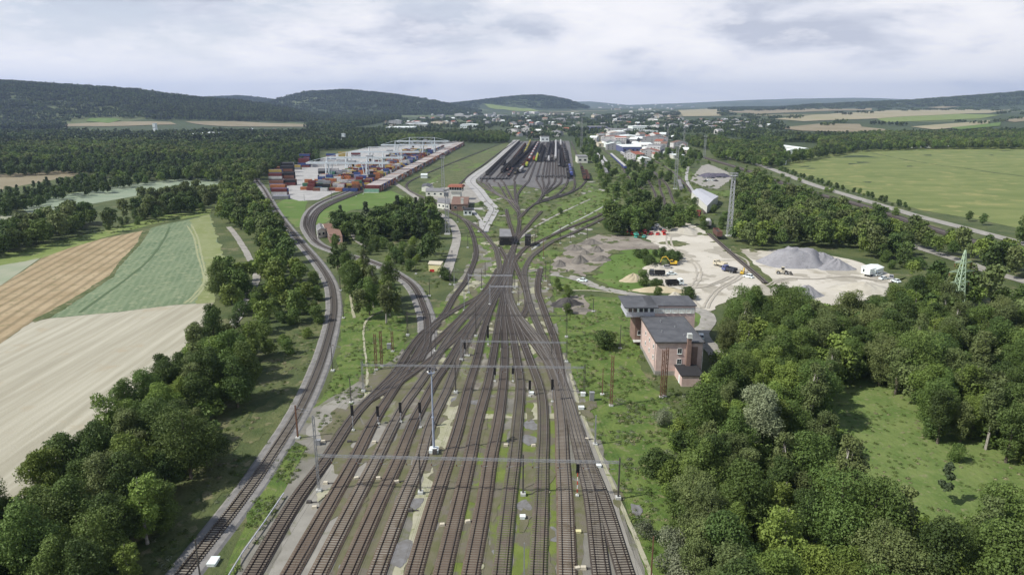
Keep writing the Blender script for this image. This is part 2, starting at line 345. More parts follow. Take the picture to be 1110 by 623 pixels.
# ------------------------------------------------------------------ the ground: one sheet to the horizon
def build_ground():
    nx, ny = len(GX), len(GY)
    v = np.stack([XX, YY, ZZ], -1).reshape(-1, 3)
    idx = np.arange(nx*ny).reshape(ny, nx)
    f = np.stack([idx[:-1, :-1], idx[:-1, 1:], idx[1:, 1:], idx[1:, :-1]], -1).reshape(-1, 4)
    me = bpy.data.meshes.new('ground'); me.from_pydata(v.tolist(), [], f.tolist())
    me.materials.append(M['ground']); me.polygons.foreach_set('use_smooth', [True]*len(me.polygons)); me.update()
    # forest floor and far farmland: a per-point cover value
    px, py = 555+FPX*XX/np.maximum(YY*cp-(ZZ-CAMH)*sp, 1), 311.5-FPX*(YY*sp+(ZZ-CAMH)*cp)/np.maximum(YY*cp-(ZZ-CAMH)*sp, 1)
    cov = smooth((YY-900)/500.)*np.where(YY < 9500, 1.0, 0.55)
    at = me.attributes.new('cover', 'FLOAT', 'POINT'); at.data.foreach_set('value', cov.ravel().astype(np.float32))
    m = M['ground']; nt = m.node_tree; N = nt.nodes.new; L = nt.links.new; b = nt.nodes['Principled BSDF']; src = b.inputs['Base Color'].links[0].from_socket
    a = N('ShaderNodeAttribute'); a.attribute_name = 'cover'; g = N('ShaderNodeNewGeometry')
    v = N('ShaderNodeTexVoronoi'); v.inputs['Scale'].default_value = 1/330.; L(g.outputs['Position'], v.inputs['Vector'])
    r = N('ShaderNodeValToRGB'); r.color_ramp.interpolation = 'CONSTANT'; e = r.color_ramp.elements; e[0].color = (0.045, 0.066, 0.026, 1); e[1].position = .5; e[1].color = (0.055, 0.078, 0.03, 1)
    for p, c in ((0.72, (0.10, 0.125, 0.05)), (0.84, (0.17, 0.16, 0.09)), (0.9, (0.05, 0.07, 0.028))): q = e.new(p); q.color = (*c, 1)
    se = N('ShaderNodeSeparateColor'); L(v.outputs['Color'], se.inputs[0]); L(se.outputs[0], r.inputs[0])
    x = N('ShaderNodeMix'); x.data_type = 'RGBA'; L(a.outputs['Fac'], x.inputs[0]); L(src, x.inputs[6]); L(r.outputs[0], x.inputs[7]); L(x.outputs[2], b.inputs['Base Color'])
    o = bpy.data.objects.new('ground', me); ROOT.objects.link(o); tag(o, kind='structure'); return o
build_ground()
_rj = random.Random(11)
_sc = 0
def dens(pts, step):
    out = []
    n = len(pts)
    for i in range(n):
        a = pts[i]; b = pts[(i+1) % n]; d = math.dist(a, b); k = max(1, int(d/step))
        k = min(k, 60)
        for q in range(k): out.append((a[0]+(b[0]-a[0])*q/k, a[1]+(b[1]-a[1])*q/k))
    return out
def sheet(name, px, m, z=0.02, jit=0.0, step=3.0, world=False, drape=False, kind='structure'):
    """flat ground patch traced as picture points on the ground"""
    global _sc
    _sc += 1; z = z+0.0011*_sc-0.03*0
    if world: w = [tuple(p[:2]) for p in px]
    else: w = [PT(*p)[:2] for p in px]
    w = dens(w, step if not drape else 40)
    if jit:
        w = [(x+_rj.uniform(-jit, jit)+jit*1.5*(float(vnoise(np.array(x/7.+3), np.array(y/7.)))-0.5), y+_rj.uniform(-jit, jit)+jit*1.5*(float(vnoise(np.array(x/6.+31), np.array(y/6.+8)))-0.5)) for x, y in w]
    bm = bmesh.new(); vs = [bm.verts.new((x, y, 0)) for x, y in w]; bm.faces.new(vs)
    bmesh.ops.triangulate(bm, faces=bm.faces[:])
    if drape:
        xs = [p[0] for p in w]; ys = [p[1] for p in w]
        for ax, g, lo, hi in ((0, GX, min(xs), max(xs)), (1, GY, min(ys), max(ys))):
            for q in g:
                if lo < q < hi:
                    co = (q, 0, 0) if ax == 0 else (0, q, 0); no = (1, 0, 0) if ax == 0 else (0, 1, 0)
                    bmesh.ops.bisect_plane(bm, geom=bm.verts[:]+bm.edges[:]+bm.faces[:], plane_co=co, plane_no=no)
        c = np.array([v.co[:2] for v in bm.verts]); hh = hg(c[:, 0], c[:, 1])
        for v, q in zip(bm.verts, hh): v.co.z = q+z
    else:
        for v in bm.verts: v.co.z = z
    for f in bm.faces:
        f.normal_update()
        if f.normal.z < 0: f.normal_flip()
    me = bpy.data.meshes.new(name); bm.to_mesh(me); bm.free(); me.materials.append(m)
    o = bpy.data.objects.new(name, me); ROOT.objects.link(o); return tag(o, kind=kind)
def spline(w, step):
    """Catmull-Rom through world points, resampled"""
    p = [w[0]]+list(w)+[w[-1]]; out = []
    for i in range(1, len(p)-2):
        a, b, c, d = (np.array(q, float) for q in p[i-1:i+3]); L = np.linalg.norm(c-b); k = max(1, int(L/step))
        for j in range(k):
            t = j/k; out.append(0.5*((2*b)+(c-a)*t+(2*a-5*b+4*c-d)*t*t+(-a+3*b-3*c+d)*t**3))
    out.append(np.array(w[-1], float)); return np.array(out)
def normals2(c):
    t = np.gradient(c, axis=0); t /= np.maximum(np.linalg.norm(t, axis=1, keepdims=True), 1e-6); return np.stack([-t[:, 1], t[:, 0]], 1), t
def strip(name, px, width, m, z=0.05, step=6, jit=0.0, kerb=0.0, kind='structure', drape=False):
    global _sc
    _sc += 1; z = z+0.0011*_sc
    w = [PT(*p)[:2] for p in px]; c = spline(w, step); n, t = normals2(c); r = random.Random(len(px)*13)
    ww = np.array(width) if not hasattr(width, '__len__') else np.interp(np.linspace(0, 1, len(c)), np.linspace(0, 1, len(width)), width)
    off = (np.ones(len(c))*ww/2)[:, None]
    a = c+n*(off+np.array([[r.uniform(-jit, jit)] for _ in c])); b = c-n*(off+np.array([[r.uniform(-jit, jit)] for _ in c]))
    za = hg(a[:, 0], a[:, 1])+z if drape else np.full(len(c), z); zb = hg(b[:, 0], b[:, 1])+z if drape else za
    mb = MB(); k = len(c)
    mb.add([(*a[i], za[i]) for i in range(k)]+[(*b[i], zb[i]) for i in range(k)], [(i, i+k, i+k+1, i+1) for i in range(k-1)])
    if kerb:
        for s_, e in ((1, a), (-1, b)):
            o2 = e+n*s_*0.15
            vs = [(*e[i], z) for i in range(k)]+[(*e[i], z+kerb) for i in range(k)]+[(*o2[i], z+kerb) for i in range(k)]+[(*o2[i], 0) for i in range(k)]
            mb.add(vs, [(q*k+i, q*k+i+1, (q+1)*k+i+1, (q+1)*k+i) for q in range(3) for i in range(k-1)])
    o = mb.build(name, m); return tag(o, kind=kind)

# ---- fields on the left
sheet('field', [(-260, 480), (-100, 430), (0, 373), (33, 349), (55, 345), (130, 338), (190, 330.5), (231, 328), (227, 345), (206, 380), (168, 430), (90, 520), (20, 600), (-40, 680), (-300, 680)], M['stubble'], 0.03, 0.25)
sheet('field', [(155, 250), (150, 262), (127, 287), (120, 298), (75, 326), (33, 349), (0, 373), (-100, 430), (-260, 480), (-260, 430), (-130, 366), (0, 310), (25, 294), (45, 280), (75, 269), (110, 259)], M['plough'], 0.05, 0.2)
sheet('field', [(-260, 410), (-200, 370), (-80, 315), (0, 284), (45, 279), (0, 310), (-130, 366), (-260, 430)], M['palefield'], 0.04)
sheet('field', [(155, 250), (175, 244), (200, 239), (228, 233), (232, 250), (238, 268), (243, 283), (235, 310), (231, 328), (190, 330.5), (130, 338), (55, 345), (60, 340), (120, 300), (127, 288), (150, 262)], M['crop'], 0.06, 0.2)
sheet('field_margin', [(155, 249), (149, 263), (126, 288), (118, 299), (75, 326), (33, 348), (37, 350), (60, 341), (122, 301), (130, 289), (153, 264), (164, 248)], M['grass_rough'], 0.09, 0.4)
sheet('field_margin', [(205, 239), (228, 232), (233, 250), (239, 268), (244, 283), (236, 310), (232, 328), (214, 329), (221, 305), (222, 283), (212, 262)], mat('crop_edge', (0.19, 0.225, 0.08), (0.23, 0.26, 0.12), scale=0.08, c3=(0.30, 0.31, 0.17), scale3=0.4, detail=8, bump=0.1), 0.08, 1.0)
for k, pts in enumerate([[(203, 245), (210, 257), (214, 275), (219, 292), (221, 305), (212, 318), (200, 329)], [(207, 243), (214, 257), (218, 275), (222, 292), (224, 305), (216, 318), (206, 328)],
                         [(184, 246), (178, 259), (163, 280), (140, 300), (110, 322), (86, 339)]]):
    strip('wheel_track', pts, 0.9 if k < 2 else 1.2, mat('wheel_track', (0.33, 0.34, 0.2), (0.27, 0.30, 0.16), scale=0.3) if k < 2 else mat('wheel_track_dark', (0.085, 0.13, 0.06)), 0.1+0.005*k, 3, 0.15)
sheet('field', [(-300, 360), (-100, 318), (0, 288), (50, 279), (110, 258), (170, 242), (228, 232), (229, 227), (180, 233), (120, 248), (60, 262), (0, 275), (-100, 300), (-300, 330)], M['strip_green'], 0.035, 0.5)
sheet('field', [(24, 226), (60, 213), (130, 201), (200, 193), (242, 191), (236, 200), (180, 209), (150, 212), (100, 221), (60, 229), (30, 231)], M['tealfield'], 0.05)
sheet('field', [(-250, 248), (0, 234), (38, 233), (34, 243), (0, 254), (-250, 290)], M['palefield'], 0.05)
sheet('field', [(-200, 196), (0, 189), (60, 185), (92, 186), (80, 191), (30, 200), (0, 206), (-200, 222)], M['tan'], 0.05)
for pts in ([(66, 137.5), (72, 135), (130, 132.5), (185, 132.5), (192, 135.5), (120, 137.5)], [(200, 132), (260, 132), (330, 135), (337, 138), (250, 137.5), (213, 135)]):
    sheet('field', pts, M['tan'], 1.2, drape=True)
sheet('field', [(93, 132), (97, 129), (125, 129), (131, 131), (118, 134)], M['grass_bright'], 1.8, drape=True)
# ---- fields on the right
sheet('field', [(845, 179), (858, 175), (885, 169), (930, 163), (1000, 160), (1150, 159), (1400, 160), (1600, 200), (1600, 420), (1300, 310), (1110, 249), (1060, 238), (1000, 228), (940, 212), (900, 199), (868, 189)], M['oilgreen'], 0.06, 0.6)
for x, y, w, h in ((930, 170.2, 46, 2.2), (938, 176.2, 22, 1.2), (925, 177.8, 14, 1.0), (1004, 168.4, 14, 1.0), (987, 180.6, 9, 1.0), (940, 197.4, 10, 1.2), (871, 180.6, 16, 1.0), (880, 183, 12, .8), (1090, 163.5, 16, .8), (1074, 168.4, 8, .8)):
    pts = [(x+w/2*math.cos(a)*(1+.25*math.sin(3*a+x)), y+h/2*math.sin(a)+0.25*h*math.cos(2*a+x)) for a in [i*math.pi/9 for i in range(18)]]
    sheet('crop_patch', pts, M['darkpatch'], 0.12, 0.8, 4)
for pts in ([(945, 166), (965, 170), (985, 174), (1005, 177), (1022, 180), (1045, 182.5), (1075, 187), (1110, 191.5), (1200, 205)],):
    strip('crop_line', pts, 2.6, M['darkpatch'], 0.13, 6, 1.3)
FAR_R = [([(839, 129.5), (900, 124), (969, 119.8), (1036, 119), (1085, 119.8), (1097, 118.5), (1073, 123), (993, 126), (951, 129), (908, 130.5), (871, 132)], 'tan2'),
         ([(841, 139.5), (890, 134.5), (932, 135), (934, 138), (960, 140.8), (957, 144), (910, 143.5), (870, 142.5)], 'tan'),
         ([(987, 138), (1030, 134.5), (1073, 131), (1071, 136), (1012, 141)], 'tan2'), ([(1085, 131), (1140, 124), (1180, 125), (1100, 133)], 'tan'),
         ([(780, 120.5), (860, 118.5), (945, 117.5), (945, 120), (820, 124)], 'tan'), ([(735, 119.8), (780, 117.5), (782, 126), (741, 126.5)], 'tan2'),
         ([(1030, 139), (1085, 133), (1084, 137), (1040, 141)], 'grass_bright'), ([(1005, 117), (1022, 115.5), (1040, 116), (1020, 118)], 'tan'),
         ([(940, 122), (1085, 125), (1060, 129), (960, 133), (950, 129)], 'strip_green'), ([(1110, 139), (1250, 130), (1250, 138), (1130, 144)], 'tan')]
for pts, mm in FAR_R: sheet('field', pts, M[mm], 1.5 if mm != 'strip_green' else 1.0, drape=True)
sheet('field', [(524, 113), (560, 117), (600, 121), (570, 121), (530, 117)], M['strip_green'], 2.0, drape=True)

# ---- green areas
sheet('grass', [(297, 222), (314, 214), (333, 217), (331, 228), (328, 243), (322, 247), (310, 236)], M['grass_bright'], 0.06, 0.5)
sheet('grass', [(338, 237), (352, 222), (380, 211), (400, 208), (425, 207), (450, 220), (458, 225), (420, 224), (380, 228), (350, 243), (342, 246)], M['grass_bright'], 0.065, 0.5)
sheet('grass', [(452, 212), (462, 198), (500, 176), (542, 156), (556, 153), (520, 182), (497, 203), (480, 200), (462, 206)], M['grass_green'], 0.04, 0.5)
sheet('grass', [(585, 250), (600, 228), (620, 216), (650, 205), (676, 206), (668, 222), (640, 236), (605, 250), (575, 268)], M['grass_green'], 0.04, 0.8)
sheet('grass', [(596, 300), (604, 322), (690, 322), (700, 330), (690, 400), (730, 440), (735, 520), (720, 640), (705, 640), (676, 540), (640, 470), (612, 400)], M['grass_green'], 0.02, 1.0)
sheet('grass', [(598, 304), (612, 299), (634, 305), (660, 312), (650, 316), (604, 314)], M['grass_green'], 0.03, 0.5)
sheet('grass', [(640, 300), (660, 280), (684, 264), (712, 268), (735, 276), (734, 285), (715, 283), (690, 295), (700, 310), (690, 318), (660, 310)], M['grass_bright'], 0.03, 0.8)
sheet('grass', [(748, 340), (760, 337), (772, 346), (758, 356)], M['grass_bright'], 0.03, 0.4)
sheet('grass', [(380, 300), (440, 345), (440, 400), (395, 440), (345, 470), (340, 445), (365, 400), (372, 330)], M['grass_green'], 0.02, 1.0)
sheet('grass', [(300, 490), (335, 480), (322, 520), (290, 570), (262, 640), (235, 640), (262, 570)], M['grass_green'], 0.02, 0.6)
sheet('meadow', [(880, 395), (1000, 405), (1150, 480), (1200, 640), (1000, 600), (900, 540)], M['meadow'], 0.02, 1)
# ---- the yard bed under the tracks
sheet('yard_bed', [(300, 470), (345, 440), (420, 395), (470, 345), (500, 300), (520, 262), (580, 262), (592, 300), (600, 340), (615, 390), (640, 450), (668, 530), (690, 590), (712, 680), (225, 680), (262, 600), (318, 512), (335, 485)], M['yard'], 0.022, 0.5)
def band(name, L_, R_, m, z, jit=0.5):
    sheet(name, L_+R_[::-1], m, z, jit, 2.5)
sheet('throat_bed', [(395, 445), (440, 397), (480, 352), (515, 312), (538, 290), (562, 288), (568, 318), (588, 350), (604, 385), (612, 420), (600, 440), (540, 430), (505, 420), (470, 440), (430, 455)], mat('throat_ballast', (0.145, 0.128, 0.104), (0.25, 0.235, 0.195), scale=.3, c3=(0.14, 0.16, 0.06), scale3=.2, thr3=.5, bump=.08, bscale=4, detail=9), 0.075, 0.8)
# lanes between the tracks: (lower to upper) left side, right side
band('walkway', [(272, 660), (331, 543), (362, 500), (386, 462)], [(299, 660), (350, 543), (376, 500), (396, 462)], M['sandgravel'], 0.03)
band('walkway', [(305, 660), (368, 543), (391, 500), (410, 462)], [(328, 660), (378, 543), (400, 500), (420, 462)], M['sandgravel'], 0.03)
band('walkway', [(330, 470), (350, 440), (372, 428), (382, 430)], [(352, 482), (362, 466), (385, 438), (392, 432)], M['sandgravel'], 0.034, 0.5)
band('moss', [(338, 660), (394, 543), (415, 500), (432, 465)], [(358, 660), (403, 543), (424, 500), (439, 465)], M['mossdull'], 0.03)
band('moss', [(370, 660), (420, 543), (438, 500), (453, 465)], [(388, 660), (430, 543), (448, 500), (460, 465)], M['mossdull'], 0.031)
band('moss', [(462, 660), (479, 543), (492, 500), (503, 465), (512, 430)], [(472, 660), (491, 543), (501, 500), (511, 465), (520, 430)], M['mossdull'], 0.031)
band('moss', [(487, 660), (506, 543), (514, 500), (523, 460), (531, 430)], [(499, 660), (518, 543), (525, 500), (533, 460), (541, 430)], M['moss'], 0.03)
band('moss', [(521, 660), (533, 543), (537, 500), (543, 465)], [(534, 660), (545, 543), (550, 500), (554, 465)], M['moss'], 0.03)
band('moss', [(554, 660), (559, 543), (564, 500), (567, 465), (571, 430)], [(570, 660), (579, 543), (581, 500), (583, 465), (584, 430)], M['moss'], 0.032)
band('moss', [(592, 660), (594, 543), (594, 500), (595, 465), (596, 440)], [(602, 660), (605, 543), (603, 500), (602, 465), (600, 440)], M['moss'], 0.03)
band('moss', [(621, 660), (619, 560), (617, 543)], [(634, 660), (630, 560), (624, 543)], M['mossdull'], 0.03)
band('gravel_strip', [(418, 660), (448, 560), (457, 520), (466, 490), (474, 460), (480, 430)], [(440, 660), (461, 560), (474, 520), (484, 490), (492, 460), (500, 430)], M['cream'], 0.03, 0.5)
band('gravel_strip', [(575, 430), (579, 440), (574, 452)], [(594, 430), (590, 440), (592, 452)], M['cream'], 0.05, 0.4)
for x0, x1, y in ((395, 480, 428), (505, 612, 388), (560, 628, 451), (520, 590, 452)):
    band('gravel_strip', [(x0, y+3), (x1, y+2)], [(x0, y-3), (x1, y-4)], M['cream'], 0.04, 0.5)
for pts in ([(493, 314), (520, 305), (533, 305), (523, 325), (505, 332), (497, 345), (485, 340)], [(480, 330), (500, 316), (520, 322), (505, 345), (485, 346)]):
    sheet('gravel_patch', pts, M['cream'], 0.045, 0.6, 2)
band('path', [(700, 660), (676, 590), (655, 530), (640, 492), (625, 455), (612, 420), (606, 395)], [(709, 660), (684, 590), (664, 530), (649, 492), (633, 455), (619, 420), (612, 395)], M['sandgravel'], 0.035, 0.3)
strip('path', [(712, 640), (690, 585), (672, 545), (655, 505), (640, 470), (628, 440), (618, 405)], 0.7, M['cream'], 0.05, 2, 0.1)
for x, y, r_ in ((532, 606, 1.3), (494, 435, 1.5), (517, 435, 1.6), (575, 461, 1.7), (574, 477, 1.6), (568, 549, 1.3), (598, 580, 1.4), (452, 545, 1.2), (433, 600, 2.2), (375, 618, 1.5), (690, 552, 1.2)):
    cx, cy = PXY(x, y)
    sheet('puddle_stain', [(cx+r_*math.cos(a)*(1+.2*math.sin(2*a+x)), cy+1.5*r_*math.sin(a)*(1+.2*math.cos(3*a+y))) for a in [i*math.pi/10 for i in range(20)]], M['puddle'], 0.055, 0.12, 0.5, world=True)
def blobs(name, poly, n, size, m, z, seed, aspect=1.0):
    """many ragged patches of another ground cover in one sheet"""
    r_ = random.Random(seed); w = [PT(*p)[:2] for p in poly]; xs = [p[0] for p in w]; ys = [p[1] for p in w]; mb = MB(); c = 0; t = 0
    while c < n and t < n*40:
        t += 1; x, y = r_.uniform(min(xs), max(xs)), r_.uniform(min(ys), max(ys))
        if not inside(x, y, w): continue
        s_ = size*r_.uniform(.4, 1.5); k = 18; ph = [r_.uniform(0, 6.28) for _ in range(4)]; c += 1
        vs = [(x, y, z+c*.0003)]
        for i in range(k):
            a = 6.2832*i/k; q = s_*(1+.35*math.sin(2*a+ph[0])+.25*math.sin(3*a+ph[1])+.18*math.sin(5*a+ph[2])+r_.uniform(-.12, .12)); vs.append((x+q*math.cos(a), y+aspect*q*math.sin(a), z+c*.0003))
        mb.add(vs, [(0, 1+i, 1+(i+1) % k) for i in range(k)])
    return tag(mb.build(name, m), kind='structure')
YB = [(345, 470), (420, 400), (475, 345), (503, 300), (520, 265), (580, 265), (592, 300), (600, 340), (615, 390), (640, 450), (690, 590), (705, 660), (272, 660), (300, 590), (345, 512)]
blobs('weed_patches', YB, 150, 2.0, M['mossdull'], 0.135, 5, 2.2); blobs('gravel_patches', YB, 45, 0.6, M['cream'], 0.23, 6, 2.2)
YT = [(470, 345), (503, 300), (520, 262), (580, 262), (592, 300), (600, 345), (606, 385), (440, 400)]
blobs('weed_patches', YT, 90, 3.2, M['grass_green'], 0.125, 7, 2.0); blobs('gravel_patches', YT, 60, 1.6, M['cream'], 0.19, 8, 1.5)
MIDP = [(505, 262), (528, 205), (520, 198), (560, 203), (600, 205), (640, 196), (690, 205), (660, 240), (620, 262), (590, 300), (580, 262)]
blobs('weed_patches', MIDP, 130, 6.0, M['grass_rough'], 0.01, 71, 1.6); blobs('weed_patches', MIDP, 90, 4.5, M['grass_green'], 0.052, 72, 1.6); blobs('gravel_patches', MIDP, 40, 2.2, M['pathgrey'], 0.081, 73, 1.6)
blobs('weed_patches', [(455, 212), (500, 178), (550, 155), (556, 154), (520, 180), (490, 200)], 70, 8, M['grass_rough'], .15, 74, 3); blobs('weed_patches', [(650, 215), (640, 170), (720, 165), (790, 210), (770, 245), (700, 240)], 120, 7, M['grass_rough'], .05, 75, 2); blobs('weed_patches', [(650, 215), (640, 170), (720, 165), (790, 210), (770, 245), (700, 240)], 70, 6, M['grass_green'], .09, 76, 2)
blobs('bare_patches', [(100, 680), (200, 520), (270, 440), (300, 372), (345, 352), (345, 390), (310, 450), (240, 550), (160, 660)], 60, 2.2, M['grass_rough'], .05, 77, 2)
for o_ in (0.3,): strip('rail_groove', [(560+o_, 152), (549+o_, 163), (535+o_, 176), (516+o_, 190), (510+o_, 197), (519+o_, 207), (528+o_, 219), (534.7+o_, 226), (532+o_, 234), (526+o_, 245), (523+o_, 252)], .55, M['asphalt'], 0.15, 5)
# ---- quarry and dirt
sheet('sand_yard', [(700, 258), (711, 243), (737, 238), (760, 248), (783, 267), (800, 270), (828, 271), (870, 272), (922, 281), (958, 294), (976, 307), (950, 325), (900, 332), (863, 325), (830, 320), (805, 318), (793, 324), (768, 337), (747, 335), (752, 328), (744, 315), (719, 310), (694, 298), (712, 290), (734, 283), (738, 276), (714, 269)], M['sand'], 0.03, 0.8)
sheet('dirt_patch', [(595, 296), (603, 279), (631, 261), (650, 254), (688, 257), (713, 266), (714, 271), (690, 270), (665, 272), (657, 284), (640, 296), (634, 300), (613, 298)], M['dirt'], 0.035, 0.6)
sheet('dirt_patch', [(604, 326), (614, 320), (632, 320), (640, 330), (636, 342), (612, 338)], M['dirt'], 0.035, 0.6)
sheet('grass', [(788, 268), (800, 268), (822, 290), (843, 309), (834, 313), (815, 297), (800, 280)], M['grass_rough'], 0.1, 0.6)
sheet('grass', [(940, 325), (985, 312), (985, 300), (968, 306), (950, 318)], M['grass_rough'], 0.1, 1.0)
SQ = [(705, 262), (740, 243), (783, 270), (828, 273), (900, 282), (965, 300), (930, 322), (830, 318), (793, 320), (750, 330), (744, 315), (700, 298), (738, 280)]
blobs('wet_patches', SQ, 26, 5.0, mat('damp_sand', (0.33, 0.305, 0.25), (0.40, 0.375, 0.31), scale=.2, detail=8), 0.16, 61, 1.2); blobs('weed_patches', [(711, 243), (737, 238), (783, 266), (800, 268), (828, 270), (828, 274), (790, 274), (760, 256), (735, 246)], 14, 2.6, M['grass_rough'], 0.2, 62, 1.2)
blobs('weed_patches', [(722, 262), (738, 262), (738, 266), (722, 266)], 5, 4.0, M['grass_rough'], 0.21, 63, .8); blobs('weed_patches', [(595, 296), (610, 272), (650, 252), (700, 262), (660, 282), (640, 300)], 26, 2.4, M['grass_rough'], 0.2, 64, 1.0)
TM = mat('tyre_ruts', (0.37, 0.34, 0.28), (0.43, 0.40, 0.34), scale=.5)
for i, pts in enumerate(([(755, 334), (745, 318), (755, 300), (750, 285), (725, 268), (722, 255)], [(762, 334), (775, 315), (800, 300), (806, 285), (790, 275)], [(830, 310), (850, 302), (880, 303), (915, 300), (950, 305)], [(716, 300), (740, 312), (765, 310), (790, 300)])):
    for dx in (0, 5): strip('wheel_ruts', [(x+dx, y) for x, y in pts], .8, TM, 0.19+.002*i, 3, .2)
sheet('sand_yard', [(884, 246), (896, 240), (925, 246), (923, 253), (900, 252)], M['sand'], 0.04, 0.5)
sheet('sand_yard', [(748, 196), (760, 180), (768, 178), (790, 187), (793, 194), (778, 205), (765, 204)], M['pathgrey'], 0.03, 0.8)
# ---- paved areas
sheet('paved_yard', [(296, 212), (299, 190), (310, 183), (330, 178), (360, 168), (400, 160), (470, 152), (500, 152), (470, 168), (437, 185), (405, 203), (380, 206), (362, 209), (345, 217), (324, 218), (305, 213)], M['concrete'], 0.03, 0.2)
sheet('paved_yard', [(458, 201), (475, 197), (505, 197), (515, 205), (524, 217), (518, 220), (505, 222), (488, 224), (470, 215)], M['pathgrey'], 0.03, 0.5)
sheet('classification_yard_bed', [(516, 195), (519, 188), (536, 171), (558, 153.5), (600, 152.5), (617, 153), (620, 170), (623, 195), (603, 203), (585, 205), (560, 200), (540, 203), (525, 200)], M['ashyard'], 0.035, 0.5)
# ---- roads and paths
strip('road', [(424, 196), (430, 200), (455, 217), (473, 230), (489, 241), (495, 256), (492, 272), (487, 287), (482, 301)], 4.6, M['pathgrey'], 0.06, 5, 0.1)
strip('road', [(560, 152), (549, 163), (535, 176), (516, 190), (510, 197), (519, 207), (528, 219), (534.7, 226), (532, 234), (526, 245), (523, 252)], [14, 13, 12, 10, 9, 10, 10, 10, 10, 8, 6], M['concrete'], 0.12, 5, 0.2)
strip('road', [(510, 226), (522, 227), (533, 227)], 6, M['concrete'], 0.07, 4)
strip('path', [(512, 228), (520, 238), (522, 246)], 2.5, M['concrete'], 0.072, 4)
strip('path', [(475, 228), (500, 228), (512, 226)], 2.5, M['pathgrey'], 0.068, 4)
strip('road', [(598, 297), (613, 299), (630, 304), (650, 312), (690, 320), (716, 326), (750, 334), (766, 341), (767, 351), (760, 361), (768, 374), (782, 392), (800, 412)], [7, 5.5, 5, 4.6, 4.5, 4.5, 5, 5, 5, 5, 4, 4], M['pathgrey'], 0.07, 3, 0.3)
strip('path', [(604, 315), (630, 315), (652, 316), (680, 320)], 1.3, M['cream'], 0.062, 3, 0.2)
strip('path', [(248, 246), (256, 256), (266, 272), (276, 292), (278, 302), (274, 312), (268, 322)], 3.0, M['pathgrey'], 0.06, 3, 0.2)
strip('path', [(268, 322), (262, 336), (254, 350), (247, 360)], 3.0, M['pathgrey'], 0.06, 3, 0.2)
strip('road', [(780, 168), (812, 176), (835, 183), (877, 199), (926, 214), (963, 225), (993, 234), (1036, 245), (1110, 264), (1300, 310)], 9, M['pathgrey'], 0.07, 10)
strip('road', [(960, 258), (1000, 270), (1051, 286), (1071, 294), (1110, 305), (1180, 326), (1300, 366)], 7, M['pathgrey'], 0.07, 8)
strip('path', [(395, 438), (398, 405), (394, 360), (400, 345), (420, 335)], 0.6, M['cream'], 0.05, 2, 0.15)
strip('path', [(384, 296), (380, 318), (384, 345)], 1.0, M['cream'], 0.05, 3, 0.15)
strip('path', [(442, 305), (448, 313), (456, 322), (462, 332)], 2.2, M['sandgravel'], 0.05, 2, 0.2)
strip('path', [(371, 240), (380, 250), (387, 262), (400, 268)], 2.2, M['sandgravel'], 0.05, 2, 0.2)
strip('path', [(560, 262), (580, 246), (610, 230), (640, 216)], 1.6, M['pathgrey'], 0.05, 4, 0.3)
strip('path', [(578, 270), (605, 250), (640, 232), (670, 215)], 1.2, M['concrete'], 0.055, 4, 0.1)
strip('path', [(746, 181), (744, 193), (748, 203), (756, 214)], 3, M['concrete'], 0.055, 4, 0.1)

